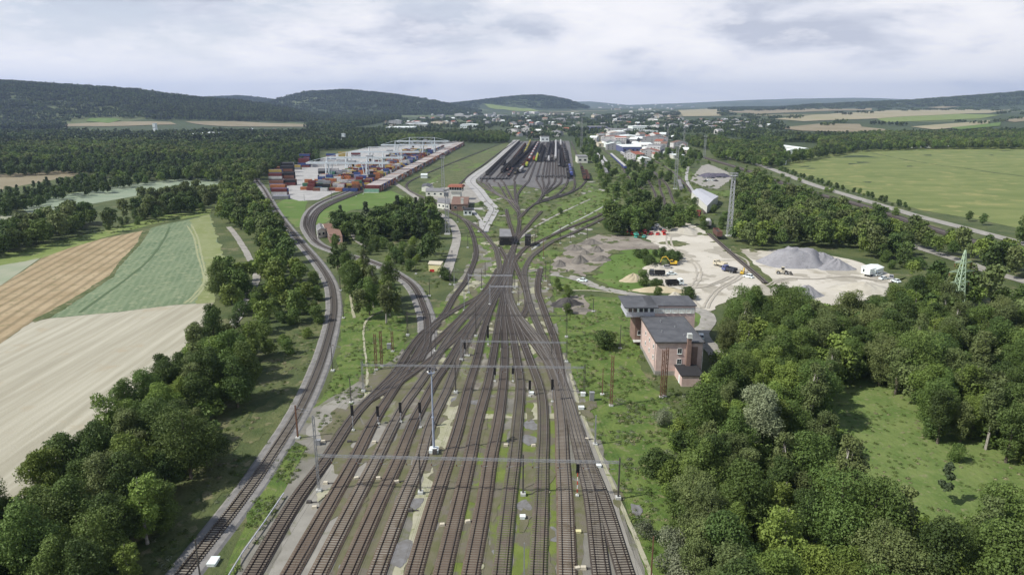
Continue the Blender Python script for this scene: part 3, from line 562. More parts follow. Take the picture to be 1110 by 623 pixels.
# ------------------------------------------------------------------ railway tracks
TRK = {}; XT = []
_ti = 0
def track(key, px, bal, slp='slp_wood', w=3.6, label=None, group='running lines through the yard throat', slpto=460, ends=None, parts=True, shoulder=None):
    global _ti
    dz = 0.16+0.0035*_ti; _ti += 1
    c = spline([PXY(*p) for p in px], 3.0); n, t = normals2(c); TRK[key] = c; k = len(c)
    root = empty('railway_track', (float(c[0, 0]), float(c[0, 1]), 0), 0, label, 'railway track', group)
    ox, oy = c[0]
    H0 = 0.06+dz; H1 = 0.24+dz
    mb = MB(); w = w*0.76 if w < 5 else w
    prof = [(-w/2-0.3, H0-0.05), (-w/2+0.15, H1), (w/2-0.15, H1), (w/2+0.3, H0-0.05)]
    vs = []
    wf = np.interp(c[:, 1], [110, 190], [1.0, 0.74]) if w < 5 else np.ones(k)
    for (u, z) in prof: vs += [(c[i, 0]-ox+n[i, 0]*u*wf[i], c[i, 1]-oy+n[i, 1]*u*wf[i], z) for i in range(k)]
    mb.add(vs, [(q*k+i, (q+1)*k+i, (q+1)*k+i+1, q*k+i+1) for q in range(3) for i in range(k-1)])
    mb.build('ballast', M['ballast'][bal], root)
    if shoulder:
        sw, sm = shoulder; mb = MB(); vs = []
        for (u, z) in ((-sw/2-.5, 0.0), (-sw/2, H0+.02), (sw/2, H0+.02), (sw/2+.5, 0.0)): vs += [(c[i, 0]-ox+n[i, 0]*u, c[i, 1]-oy+n[i, 1]*u, z) for i in range(k)]
        mb.add(vs, [(q*k+i, (q+1)*k+i, (q+1)*k+i+1, q*k+i+1) for q in range(3) for i in range(k-1)])
        mb.build('ballast_shoulder', M['ballast'][sm], root)
    # sleepers
    d = np.r_[0, np.cumsum(np.linalg.norm(np.diff(c, axis=0), axis=1))]
    s = np.arange(0.3, d[-1], 0.62)
    sx = np.interp(s, d, c[:, 0]); sy = np.interp(s, d, c[:, 1]); nx = np.interp(s, d, n[:, 0]); ny = np.interp(s, d, n[:, 1])
    keep = (np.hypot(sx, sy) < slpto); sx, sy, nx, ny = sx[keep], sy[keep], nx[keep], ny[keep]
    if len(sx):
        nl = np.hypot(nx, ny); nx /= nl; ny /= nl
        hw, hl = 0.13, 1.27; Z0, Z1 = H1-0.03, H1+0.055
        mb = MB()
        for a, b, u, v in zip(sx-ox, sy-oy, nx, ny):
            px_, py_ = u*hl, v*hl; qx, qy = -v*hw, u*hw
            q = [(a-px_-qx, b-py_-qy), (a+px_-qx, b+py_-qy), (a+px_+qx, b+py_+qy), (a-px_+qx, b-py_+qy)]
            mb.add([(*e, Z0) for e in q]+[(*e, Z1) for e in q], [(4, 5, 6, 7), (0, 1, 5, 4), (1, 2, 6, 5), (2, 3, 7, 6), (3, 0, 4, 7)])
        mb.build('sleepers', M[slp], root, fix=False)
    rw = 0.07
    for side in (-0.755, 0.755):
        mb = MB(); vs = []
        zt = H1+0.22; zb = H1+0.03
        far = np.hypot(c[:, 0], c[:, 1]); r2 = rw/2*np.clip(far/170., 1, 3.2)
        for (q, z) in ((-1.6, zb), (-1, zt), (1, zt), (1.6, zb)):
            vs += [(c[i, 0]-ox+n[i, 0]*(side+q*rw/2), c[i, 1]-oy+n[i, 1]*(side+q*rw/2), z) for i in range(k)]
        mb.add(vs, [(q*k+i, (q+1)*k+i, (q+1)*k+i+1, q*k+i+1) for q in range(3) for i in range(k-1)])
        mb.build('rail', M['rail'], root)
    return root
def tl(n, extra=''): return '%s parallel track from the left along the lower edge of the picture%s' % (ordw(n), extra)
for nm, pts in (('V1', [(398, 436), (432, 416), (470, 388), (500, 362), (524, 336), (540, 312)]), ('V2', [(412, 424), (450, 393), (480, 364), (508, 336), (530, 310), (540, 292)]), 
                 ('V5', [(600, 402), (580, 375), (562, 350), (550, 326), (548, 305)]),
                ('V9', [(566, 345), (572, 330), (569, 312), (562, 296), (557, 284)]), ('VA', [(470, 352), (496, 335), (520, 322), (540, 308), (549, 296)])):
    XT.append((nm, pts))
for i_, (nm, pts) in enumerate(XT): track(nm, pts, 0, 'slp_wood', 3.0, '%s of the connecting tracks that cross the others in the throat' % ordw(i_+1), 'connecting tracks crossing in the throat')
track('Z', [(160, 672), (198.6, 623), (261, 543), (291, 500), (326, 443), (348.6, 391), (361, 345), (361.5, 323), (357, 305), (343.5, 284), (321.6, 258), (302.4, 233), (285.7, 205), (278, 195), (282, 189), (291, 186)], 0, 'slp_conc', 3.0, 'single curving track on pale grey ballast, apart at the far left', None, shoulder=(5.0, 2))
track('A', [(252, 660), (273.8, 623), (321, 543), (352.6, 500), (378, 460), (394, 440), (414, 420), (431, 401), (444, 380), (457, 363), (469.6, 353), (482.5, 340), (491.4, 324), (504, 307), (509.4, 296), (515.8, 278), (514.7, 264), (510.8, 251), (505.7, 242), (499, 236), (487.7, 230), (475, 222), (458, 214), (444, 207), (441, 200), (452, 193), (480, 181), (520, 165), (552, 153)], 0, 'slp_mid', 3.4, tl(1))
track('B', [(294, 660), (314.4, 623), (359.7, 543), (383.7, 500), (403.8, 460), (421, 432), (434, 412), (447, 392), (457, 375), (466, 362), (475, 351)], 1, 'slp_mid', 3.4, tl(2))
track('C', [(328, 660), (345, 623), (385.7, 543), (407.7, 500), (427, 460), (438, 440), (454, 418), (466, 400), (478, 380), (490, 362), (502, 347), (514, 335), (528.6, 318), (538, 304), (541.5, 292), (537.6, 271), (531, 262), (525, 254), (514.7, 245), (502, 237.5)], 1, 'slp_conc', 3.4, tl(3))
track('D', [(361, 660), (376, 623), (411.4, 543), (431.4, 500), (447.5, 460), (460, 436), (473, 412), (485, 395), (497, 374), (510, 353), (524, 330), (536, 312), (543, 300), (549, 285), (556, 270), (560, 258)], 1, 'slp_mid', 3.4, tl(4))
track('E', [(396, 660), (408, 623), (437.7, 543), (455.6, 500), (467, 460), (485, 422), (496.7, 391), (508, 367), (519, 348), (530, 331), (541, 315), (548, 303), (553, 290), (556, 276)], 1, 'slp_conc', 3.2, tl(5))
track('F', [(439, 660), (448.5, 623), (471.6, 543), (485.7, 500), (498, 460), (508, 420), (517, 391), (522.5, 366), (530, 341), (539, 320), (547, 303), (551.7, 290), (556, 275), (559, 262), (562, 250), (563, 240), (562, 231), (559.6, 222), (544, 214), (528, 205), (517, 197)], 1, 'slp_mid', 3.2, tl(6))
track('G', [(472, 660), (479.7, 623), (498.6, 543), (508.5, 500), (517, 460), (528, 420), (534, 391), (538, 366), (542, 341), (546, 320), (549.5, 304), (551.5, 296)], 1, 'slp_mid', 3.2, tl(7))
track('H', [(504, 660), (510.3, 623), (525, 543), (531.5, 500), (539.6, 460), (545, 420), (547, 391), (546.8, 366), (545, 341), (548, 318), (550, 305)], 1, 'slp_mid', 3.2, tl(8))
track('I', [(540, 660), (543.3, 623), (551.6, 543), (557, 500), (560.8, 460), (564, 420), (561, 395), (556, 366), (551, 341), (549.5, 320)], 3, 'slp_mid', 3.2, tl(9))
track('J', [(581.5, 660), (583, 623), (586.6, 543), (587.8, 500), (589, 460), (586, 425), (575, 393), (565, 366), (556, 341), (551.5, 320)], 3, 'slp_mid', 3.2, tl(10))
track('K', [(616, 660), (614.6, 623), (612.4, 543), (609.8, 500), (608, 460), (603, 420), (594, 395), (580, 368), (567, 350), (557, 334), (552, 320), (552, 306), (554, 292)], 1, 'slp_conc', 3.4, tl(11))
track('L', [(660, 660), (651.8, 623), (641.5, 543), (631, 500), (621, 460), (610, 420), (600.5, 391), (588.5, 366), (577.6, 341), (571, 318), (568.4, 297), (573, 284), (581, 275), (600, 262), (620, 253.5), (648.6, 240), (672, 228), (690, 218), (698, 209), (691, 200), (682, 193), (677, 186), (672, 178), (664, 170), (655, 163), (648, 156)], 0, 'slp_conc', 3.2, tl(12))
track('M', [(692, 660), (678, 623), (653.5, 543), (637, 500), (625, 462), (615, 430), (604, 402), (592, 378), (575, 358), (562, 343), (554, 328)], 0, 'slp_conc', 3.2, tl(13))
track('N', [(608, 420), (607, 400), (602, 372), (594, 350), (587, 330), (583, 318), (583.5, 304), (586, 292)], 0, 'slp_wood', 3.2, 'short track outermost on the right of the throat, ending in weeds')
track('O', [(553, 300), (557, 285), (562.6, 277), (570, 269), (583, 263), (601, 254.5), (621.6, 245.5), (637, 239.5), (660, 229)], 0, 'slp_wood', 3.2, 'upper of the two tracks swinging away to the right behind the throat')
track('P', [(551, 305), (553, 285), (556, 270), (562, 258), (568.6, 250), (578, 239), (587, 229.5)], 0, 'slp_wood', 3.0, 'short siding ending at a white buffer below the sorting tracks')
track('Q', [(549, 310), (549, 295), (549, 283), (543, 272), (541, 268)], 0, 'slp_wood', 3.0, 'short track leading to the left dark shed above the throat')
track('U', [(558, 268), (555, 252), (552, 242), (549.5, 232), (549, 227)], 0, 'slp_wood', 3.0, 'short dark stub track left of the sorting fan')
track('K1', [(455, 393), (463, 372), (463, 348), (460, 336), (452.6, 318), (445, 308), (437, 302), (426, 295), (414, 289), (395, 282), (376, 277), (360, 271.5), (344, 264), (333, 250), (331, 241), (336, 229), (350, 219), (376, 208.6), (396, 201), (440, 181), (480, 163)], 1, 'slp_mid', 3.4, 'rusty track curving round the trees to the container terminal', None, shoulder=(5.6, 2))
for i, dx in enumerate((3.6, 7.0, 10.5)):
    track('K%d' % (i+2), [(340+dx*.1, 262-dx*.2), (333.5+dx*.55, 246), (337+dx*.75, 232), (351+dx*.8, 222), (378+dx*.8, 211), (398+dx*.6, 203.5), (441+dx*.5, 184), (482+dx*.4, 164.5)], 1, 'slp_mid', 3.2,
          '%s terminal track outside the curving rusty one' % ordw(i+1), 'tracks fanning into the container terminal')
fan = [[(562, 231), (551, 218), (545, 208), (540, 199), (537, 194), (577, 153.5)], [(561, 226), (554, 214), (549, 204), (546, 198), (545, 193), (581, 153.5)],
       [(560, 222), (558.5, 213), (558, 204), (558, 198), (559, 192), (586, 153.5)], [(560, 222), (561, 212), (566, 204), (572, 198), (575, 192), (589, 153.5)],
       [(556, 219), (544, 214), (534, 207), (526, 200), (523, 194), (562, 153.5)], [(545, 214), (535, 207), (530, 200), (529, 194), (567, 153.5)],
       [(562, 238), (572.5, 227), (583, 219), (588, 211), (587, 205), (583, 198), (582, 192), (593, 153.5)], [(588, 211), (589.5, 204), (589, 198), (588, 192), (595, 153.5)],
       [(588, 211), (592, 204), (595, 198), (595, 192), (598, 153.5)], [(588, 211), (596, 204), (601, 198), (602, 192), (602, 153.5)], [(587, 214), (598, 206), (607, 199), (608.5, 192), (605, 153.5)],
       [(586, 218), (603, 212), (612, 203), (615, 197), (615.5, 190), (609, 153.5)], [(580, 222), (605, 213), (620, 207), (623, 198), (620, 188), (612, 153.5)],
       [(582, 221), (608, 213.5), (625, 206), (633, 199), (634, 192), (626, 170), (619, 153.5)]]
for i, pts in enumerate(fan):
    px = [pts[0]]+pts[1:]
    # straight part of every sorting track gets intermediate points
    a, b = px[-2], px[-1]; A = PXY(*a); B = PXY(*b); mids = []
    for q in (0.33, 0.66): mids.append((A[0]+(B[0]-A[0])*q, A[1]+(B[1]-A[1])*q))
    px = px[:-1]+[proj(*m_, 0) for m_ in mids]+[b]
    track('F%d' % i, px, 0, 'slp_wood', 2.9, '%s of the dark sorting tracks counted from the left' % ordw([3, 4, 5, 6, 1, 2, 7, 8, 9, 10, 11, 12, 13, 14][i]), 'sorting tracks fanning out from the throat')
for i, (x0, x1) in enumerate(((541, 579), (549, 583.5), (553, 585), (567, 591), (591.5, 596.5), (598.5, 600), (605.3, 603.5), (612, 607))):
    A = PXY(x0, 193.5); B = PXY(x1, 153.5); track('S%d' % i, [proj(A[0]+(B[0]-A[0])*q, A[1]+(B[1]-A[1])*q, 0) for q in (0, .25, .5, .75, 1)], 0, 'slp_wood', 2.7, '%s of the straight inner sorting tracks from the left' % ordw(i+1), 'straight inner sorting tracks')
track('W3', [(764, 232), (760, 222), (750, 210), (742, 199), (728, 186), (705, 172), (690, 165)], 1, 'slp_wood', 3.0, 'rusty track running past the white warehouse towards the depot', 'tracks in the scrub right of the sorting yard')
track('W4', [(703, 232), (711, 216), (706, 202), (698, 190), (686, 180)], 1, 'slp_wood', 3.0, 'overgrown track beside the blue coaches', 'tracks in the scrub right of the sorting yard')
track('W5', [(735, 232), (728, 214), (722, 200), (708, 186), (694, 177)], 1, 'slp_wood', 3.0, 'overgrown track right of the middle one in the scrub', 'tracks in the scrub right of the sorting yard')
track('R1', [(560, 153), (545, 163), (528, 176), (510, 189), (497, 201), (480, 208)], 0, 'slp_wood', 2.8, 'dark track along the left edge of the pale concrete road', None)
track('X1', [(700, 151), (740, 164), (780, 176), (812, 186), (870, 206), (930, 222), (1000, 245), (1110, 280), (1300, 340)], 1, 'slp_mid', 8.5, 'main line at right running along the field road', None, slpto=0)
track('Y1', [(768, 254), (775, 260), (783, 267), (800, 282), (820, 299), (830, 308)], 1, 'slp_mid', 3.2, 'rusty siding crossing the sand yard', None)
track('W1', [(720, 240), (722, 228), (719, 215), (715, 203), (713, 192), (700, 180), (690, 172)], 1, 'slp_wood', 3.0, 'overgrown siding among trees left of the lattice tower', None)
# ------------------------------------------------------------------ trees
LM = {}
def lm(k, a, b, **kw): LM[k] = leafmat('leaves_'+k, a, b, **kw)
lm('dark', (0.060, 0.105, 0.028), (0.095, 0.150, 0.040)); lm('mid', (0.092, 0.150, 0.036), (0.135, 0.205, 0.052))
lm('light', (0.14, 0.210, 0.042), (0.19, 0.270, 0.062)); lm('olive', (0.112, 0.152, 0.052), (0.16, 0.205, 0.072))
lm('silver', (0.24, 0.29, 0.155), (0.35, 0.40, 0.24), rand=0.06); lm('grey', (0.15, 0.175, 0.105), (0.235, 0.26, 0.165)); lm('blue', (0.06, 0.09, 0.045), (0.085, 0.12, 0.06))
BARK = mat('bark', (0.10, 0.085, 0.065), (0.17, 0.15, 0.12), scale=2, coord='object', bump=0.03)
BARKB = mat('bark_pale', (0.42, 0.40, 0.36), (0.22, 0.2, 0.17), scale=2.5, coord='object')
def leaf_mesh(name, pos, nor, size, m, rs):
    n = len(pos)
    t = np.cross(nor, rs.normal(size=(n, 3))); t /= np.linalg.norm(t, axis=1, keepdims=True)+1e-9
    b = np.cross(nor, t); sz = (size*rs.uniform(0.6, 1.35, n))[:, None]
    asp = rs.uniform(0.6, 1.0, n)[:, None]
    q = np.stack([pos-t*sz*.5, pos+b*sz*asp*.45+nor*sz*.1, pos+t*sz*.5, pos-b*sz*asp*.45+nor*sz*.1], 1).reshape(-1, 3)
    me = bpy.data.meshes.new(name); me.vertices.add(4*n); me.loops.add(4*n); me.polygons.add(n)
    me.vertices.foreach_set('co', q.astype(np.float32).ravel()); me.loops.foreach_set('vertex_index', np.arange(4*n, dtype=np.int32))
    me.polygons.foreach_set('loop_start', np.arange(0, 4*n, 4, dtype=np.int32)); me.polygons.foreach_set('loop_total', np.full(n, 4, np.int32))
    me.materials.append(m); me.update(); me.validate(); return me
def crown_pts(rs, n, r, zc, hz, lobes, shape='round', up=0.35, clump=0.0):
    """points and normals over a cluster of lobes that make one crown of radius r, centre zc, half height hz"""
    L = []
    for i in range(lobes):
        u = rs.uniform(-1, 1); a = rs.uniform(0, 2*math.pi)
        if shape == 'cone': wz = (1-(u+1)/2)*0.85+0.12
        elif shape == 'column': wz = math.sqrt(max(0, 1-u*u))*0.8+0.2
        else: wz = math.sqrt(max(0, 1-u*u))
        rr = r*wz*(0.68 if shape != 'column' else 0.45)*math.sqrt(rs.uniform(0.15, 1))
        lr = r*rs.uniform(0.30, 0.50)*(0.55+0.45*wz)
        L.append((rr*math.cos(a), rr*math.sin(a), zc+u*hz*0.78, lr))
    if shape == 'round': L.append((0, 0, zc, r*0.55)); L.append((0, 0, zc+hz*0.45, r*0.42))
    L = np.array(L); wgt = L[:, 3]**2; k = rs.choice(len(L), n, p=wgt/wgt.sum())
    d = rs.normal(size=(n, 3)); d[:, 2] += up; d /= np.linalg.norm(d, axis=1, keepdims=True)
    lump = 1+0.22*np.sin(d[:, 0]*7+k)*np.sin(d[:, 1]*6+k*2)*1.0+0.12*np.sin(d[:, 2]*11+k*3)
    rad = L[k, 3]*rs.uniform(0.72, 1.04, n)*lump
    p = L[k, :3]+d*rad[:, None]*np.array([1, 1, 0.9])
    # drop leaves buried deep inside other lobes
    nr = d*0.75+rs.normal(size=(n, 3))*0.5; nr /= np.linalg.norm(nr, axis=1, keepdims=True)
    return p, nr, L
def trunk_mb(rs, h, rb, zc, L, limbs):
    mb = MB(); z = 0; x = y = 0; segs = 5; pts = []
    for i in range(segs+1):
        f = i/segs; pts.append((x+rs.uniform(-.12, .12)*i, y+rs.uniform(-.12, .12)*i, f*h*0.85))
    pts[0] = (0, 0, -0.4)
    for i in range(segs): mb.tube(pts[i], pts[i+1], rb*(1-i/segs*.85), rb*(1-(i+1)/segs*.85), 6, caps=False)
    for j in rs.choice(len(L), min(limbs, len(L)), replace=False):
        q = L[j]; s = pts[min(segs-1, 1+int(rs.randint(0, 3)))]; mb.tube(s, (q[0]*.8, q[1]*.8, q[2]), rb*.35, rb*.08, 5, caps=False)
    return mb
PROTO = bpy.data.collections.new('tree_prototypes')
KIND = {}     # near prototypes: name -> (trunk mesh, crown mesh, radius, height)
def proto(key, seed, m, h, r, n, leaf, shape='round', lobes=16, low=0.03, limbs=6, bark=None, up=0.35):
    rs = np.random.RandomState(seed); z0 = h*low; hz = (h-z0)/2; zc = z0+hz
    p, nr, L = crown_pts(rs, n, r, zc, hz, lobes, shape, up)
    cm = leaf_mesh('crown', p, nr, leaf, m, rs)
    tb = trunk_mb(rs, h, 0.018*h+0.05, zc, L, limbs); to = tb.build('trunk', bark or BARK, fix=False); tm = to.data; bpy.data.objects.remove(to)
    KIND[key] = (tm, cm, r, h)
proto('oak_a', 1, LM['mid'], 13, 5.2, 17000, 0.29, lobes=22)
proto('oak_b', 2, LM['dark'], 12, 4.9, 17000, 0.29, lobes=20)
proto('oak_c', 3, LM['olive'], 14, 5.0, 17000, 0.29, lobes=24)
proto('ash_a', 4, LM['light'], 11.5, 4.2, 17000, 0.29, lobes=18)
proto('ash_b', 5, LM['mid'], 15, 4.4, 17000, 0.29, lobes=26)
proto('oak_d', 31, LM['mid'], 16, 6.2, 19000, 0.31, lobes=34)
proto('maple', 32, LM['light'], 9, 3.4, 8000, 0.29, lobes=12)
proto('alder', 33, LM['olive'], 12.5, 3.0, 8000, 0.30, lobes=20, up=.2)
proto('ash_c', 34, LM['dark'], 15.5, 3.8, 11000, 0.30, lobes=28)
proto('poplar_a', 6, LM['mid'], 17, 2.8, 5200, 0.38, 'column', lobes=20, low=0.12)
proto('poplar_b', 7, LM['olive'], 15, 3.0, 5200, 0.38, 'column', lobes=18, low=0.15, bark=BARKB)
proto('birch_a', 8, LM['light'], 13, 3.2, 4200, 0.36, lobes=15, bark=BARKB)
proto('willow', 9, LM['silver'], 13.5, 4.6, 17000, 0.29, lobes=24, low=0.1)
proto('spruce', 10, LM['blue'], 14, 3.0, 5000, 0.40, 'cone', lobes=26, low=0.06)
proto('hazel', 11, LM['mid'], 5.0, 3.2, 2600, 0.34, lobes=12, low=0.02, limbs=4)
proto('elder', 12, LM['light'], 4.2, 2.8, 2200, 0.32, lobes=11, low=0.02, limbs=4)
proto('thorn', 13, LM['dark'], 4.8, 3.4, 2600, 0.34, lobes=12, low=0.02, limbs=4)
proto('sallow', 14, LM['grey'], 4.0, 3.0, 2200, 0.28, lobes=12, low=0.02, limbs=4)
WORD = dict(oak_d='very large green domed tree', maple='small bright green round tree', alder='narrow olive green tree', ash_c='tall narrow dark green tree', oak_a='rounded green broadleaf tree', oak_b='dark green broad-crowned tree', oak_c='olive green broad-crowned tree', ash_a='bright green loose-crowned tree',
            ash_b='tall green domed tree', poplar_a='slim tall green poplar', poplar_b='slim pale-barked olive poplar', birch_a='light green birch', willow='silvery pale willow tree',
            spruce='dark blue-green conifer', hazel='low green bush', elder='bright green low bush', thorn='dark green thorn bush', sallow='greyish sallow bush')
BUSH = {'hazel', 'elder', 'thorn', 'sallow'}
NAME = {'willow': 'willow_tree', 'spruce': 'conifer_tree', 'poplar_a': 'poplar_tree', 'poplar_b': 'poplar_tree', 'birch_a': 'birch_tree'}
# low-detail prototypes for woods further off
FARP = []
def farproto(seed, m, h, r, n, leaf, shape='round', lobes=10, low=0.12):
    rs = np.random.RandomState(seed); z0 = h*low; hz = (h-z0)/2
    p, nr, L = crown_pts(rs, n, r, z0+hz, hz, lobes, shape, 0.5)
    me = leaf_mesh('crown', p, nr, leaf, m, rs); o = bpy.data.objects.new('far_tree_%02d' % len(FARP), me); PROTO.objects.link(o); FARP.append((o, r, h))
farproto(21, LM['mid'], 13, 5.0, 1100, 1.0); farproto(22, LM['dark'], 12, 5.2, 1100, 1.0); farproto(23, LM['olive'], 14, 5.0, 1100, 1.0)
farproto(24, LM['light'], 11, 4.4, 900, 0.9); farproto(25, LM['dark'], 15, 4.6, 1000, 1.0); farproto(26, LM['blue'], 16, 3.6, 900, 0.9, 'cone')
farproto(27, LM['mid'], 4.5, 3.6, 500, 0.7, low=0.0); farproto(28, LM['light'], 3.6, 3.2, 400, 0.7, low=0.0)
# clumps of whole groups of trees for the hillsides
CLUMP = []
def clump(seed, mats, size, cnt, n, leaf, conifer=0.5, h=(11, 17)):
    rs = np.random.RandomState(seed); P_, N_ = [], []
    mats_idx = []
    for i in range(cnt):
        x, y = rs.uniform(-size/2, size/2, 2); hh = rs.uniform(*h); con = rs.rand() < conifer
        r = hh*(0.22 if con else 0.36); p, nr, L = crown_pts(rs, n, r, hh*.55, hh*.45, 4, 'cone' if con else 'round', 0.6)
        P_.append(p+np.array([x, y, 0])); N_.append(nr); mats_idx.append(np.full(n, rs.randint(len(mats))))
    me = leaf_mesh('crown', np.concatenate(P_), np.concatenate(N_), leaf, mats[0], rs)
    for q in mats[1:]: me.materials.append(q)
    me.polygons.foreach_set('material_index', np.concatenate(mats_idx).astype(np.int32))
    o = bpy.data.objects.new('wood_clump_%02d' % len(CLUMP), me); PROTO.objects.link(o); CLUMP.append(o)
LMF = [leafmat('leaves_hill_a', (0.036, 0.06, 0.024), (0.055, 0.086, 0.033), rand=0.35, trans=0.1), leafmat('leaves_hill_b', (0.075, 0.115, 0.038), (0.105, 0.155, 0.052), rand=0.35, trans=0.1)]
for s_ in range(3): clump(40+s_, LMF, 52, 26, 70, 2.6, 0.6)
for s_ in range(2): clump(50+s_, [LMF[1], LMF[0]], 40, 16, 90, 2.3, 0.1, (9, 14))

# scatter: picture polygons of crowns on screen are turned into ground positions
def jitter_grid(x0, x1, y0, y1, sp_, rs):
    xs = np.arange(x0, x1, sp_); ys = np.arange(y0, y1, sp_); X, Y = np.meshgrid(xs, ys)
    X = X+rs.uniform(-.42, .42, X.shape)*sp_; Y = Y+rs.uniform(-.42, .42, Y.shape)*sp_; return X.ravel(), Y.ravel()
def np_proj(X, Y, Z):
    zz = Z-CAMH; f = Y*cp-zz*sp; u = Y*sp+zz*cp; return 555+FPX*X/f, 311.5-FPX*u/f
AVOID = []   # world-space polylines with clearance
def clear_of(X, Y, lines, gap):
    ok = np.ones(len(X), bool)
    for ln, g in lines:
        for i in range(0, len(ln), 2):
            ok &= (X-ln[i][0])**2+(Y-ln[i][1])**2 > (g+gap)**2
    return ok
def region(poly, sp_, seed, hcen=7.0, holes=(), bounds=None, margin=0.0, keep=1.0):
    rs = np.random.RandomState(seed)
    w = [PT(*p) for p in poly]; xs = [q[0] for q in w]; ys = [q[1] for q in w]
    X, Y = jitter_grid(min(xs)-20, max(xs)+20, max(40, min(ys)-60), max(ys)+20, sp_, rs)
    Z = hg(X, Y); px, py = np_proj(X, Y, Z+hcen); ok = inside_np(px, py, poly)
    for h_ in holes:
        rr = margin*FPX/np.maximum(Y, 30)
        for ax, ay in ((0, 0), (1, 0), (-1, 0), (0, 1), (0, -1)): ok &= ~inside_np(px+ax*rr, py+ay*rr, h_)
    ok &= rs.rand(len(X)) < keep
    return X[ok], Y[ok], Z[ok]
MEADOW = [(912, 412), (945, 410), (995, 426), (990, 455), (1022, 470), (1072, 484), (1088, 505), (1120, 510), (1140, 548), (1060, 545), (1020, 562), (960, 542), (942, 510), (922, 480), (908, 450)]
SANDP = [(694, 250), (711, 240), (737, 236), (790, 262), (828, 268), (870, 262), (922, 275), (975, 294), (985, 310), (955, 318), (925, 318), (905, 325), (862, 305), (830, 318), (790, 322), (747, 335), (740, 310), (694, 298)]
ROADP = [(955, 252), (1000, 264), (1051, 280), (1075, 288), (1110, 298), (1200, 322), (1200, 345), (1110, 315), (1070, 303), (1045, 297), (1000, 282), (960, 270)]
ROADQ = [(805, 165), (840, 176), (880, 192), (930, 208), (1000, 228), (1060, 244), (1160, 272), (1160, 288), (1050, 256), (1000, 246), (925, 226), (870, 210), (810, 188), (770, 178), (770, 168)]
near = []; farpts = []
def put(kinds, poly, sp_, seed, hs=(0.68, 1.2), **kw):
    X, Y, Z = region(poly, sp_, seed, **kw); rs = np.random.RandomState(seed+1000)
    for x, y, z in zip(X, Y, Z): near.append([x, y, z, kinds[rs.randint(len(kinds))], rs.uniform(*hs), rs.uniform(0, 6.28)])
MIX = ['oak_a', 'oak_b', 'oak_c', 'oak_b', 'ash_a', 'ash_b', 'oak_d', 'birch_a', 'maple', 'alder', 'ash_c', 'alder']
# right-hand forest
put(MIX+['poplar_b', 'ash_b'], [(762, 760), (748, 640), (742, 590), (742, 520), (742, 485), (758, 462), (772, 430), (768, 380), (776, 350), (795, 335), (830, 332), (870, 330), (905, 340), (935, 330), (965, 322), (985, 310), (1010, 318), (1035, 338), (1110, 342), (1260, 360), (1300, 760)], 5.7, 101, holes=[MEADOW, SANDP], margin=3.0)
put(['thorn', 'hazel', 'elder', 'sallow'], [(722, 700), (712, 560), (706, 500), (704, 455), (735, 440), (752, 470), (740, 520), (740, 600), (758, 700)], 4.0, 102, hcen=2, keep=0.85)
put(['hazel', 'thorn'], [(910, 420), (940, 412), (990, 425), (1090, 500), (1110, 540), (1000, 560), (930, 500)], 15, 103, hcen=2, keep=0.3)
# belts behind the quarry, along the road, up to the field
put(MIX, [(793, 262), (800, 235), (795, 205), (812, 192), (845, 200), (880, 214), (930, 230), (1000, 248), (1060, 252), (1110, 246), (1250, 270), (1250, 345), (1110, 330), (1060, 318), (1030, 310), (985, 285), (925, 262), (870, 256), (830, 262)], 7.6, 104, holes=[ROADP, ROADQ, SANDP], margin=2.0, hcen=6)
put(['hazel', 'thorn', 'oak_b'], [(925, 255), (960, 250), (985, 262), (1000, 290), (960, 285)], 7, 105, hcen=2.5)
# left belt beside the stubble field
put(MIX+['oak_b'], [(-140, 560), (0, 522), (35, 522), (62, 500), (112, 458), (135, 430), (160, 410), (180, 396), (210, 370), (228, 352), (262, 352), (282, 370), (278, 392), (258, 412), (243, 450), (225, 475), (190, 520), (150, 560), (115, 640), (100, 760), (-140, 760)], 6.2, 106)
put(['hazel', 'elder', 'ash_a', 'oak_a', 'thorn'], [(232, 296), (262, 292), (285, 268), (325, 290), (342, 310), (340, 328), (310, 345), (285, 362), (262, 348), (238, 328)], 6.4, 107, hcen=4)
put(['oak_a', 'oak_c', 'birch_a', 'ash_a', 'oak_b'], [(240, 205), (265, 200), (284, 216), (298, 240), (312, 262), (314, 280), (290, 276), (284, 262), (270, 250), (262, 240), (240, 235)], 7.2, 108, hcen=6)
put(['hazel', 'elder'], [(300, 255), (330, 285), (345, 310), (345, 345), (320, 380), (300, 400), (285, 390), (300, 350)], 8, 109, hcen=2, keep=0.45)
put(['oak_b', 'oak_a', 'oak_c'], [(-160, 275), (0, 252), (22, 244), (56, 234), (85, 228), (108, 234), (70, 250), (40, 258), (0, 265), (-160, 298)], 7, 110, hcen=6)
put(['oak_c', 'thorn', 'hazel', 'oak_b'], [(108, 238), (140, 228), (145, 216), (200, 208), (235, 207), (234, 220), (180, 229), (130, 239), (108, 246)], 7.5, 111, hcen=5)
# clump behind the bend in the middle
put(['oak_b', 'oak_b', 'oak_a', 'spruce'], [(362, 232), (400, 236), (430, 224), (455, 222), (473, 230), (474, 246), (455, 250), (420, 247), (385, 250), (364, 244)], 6.5, 112, hcen=6.5)
put(['hazel', 'thorn', 'thorn', 'elder'], [(382, 256), (430, 256), (462, 258), (462, 275), (462, 288), (440, 293), (400, 276)], 7.0, 113, hcen=2, keep=.6)
put(['oak_b', 'poplar_a'], [(455, 255), (475, 258), (475, 275), (462, 280)], 9, 121, hcen=5, keep=.7)
put(['poplar_a', 'poplar_b', 'ash_b', 'birch_a', 'ash_b'], [(365, 272), (385, 285), (412, 298), (432, 308), (433, 328), (392, 330), (378, 308), (362, 288)], 6.0, 114, hcen=7, keep=.8)
put(['thorn', 'hazel'], [(481, 288), (482, 283), (486, 300), (478, 302)], 3, 115, hcen=2)
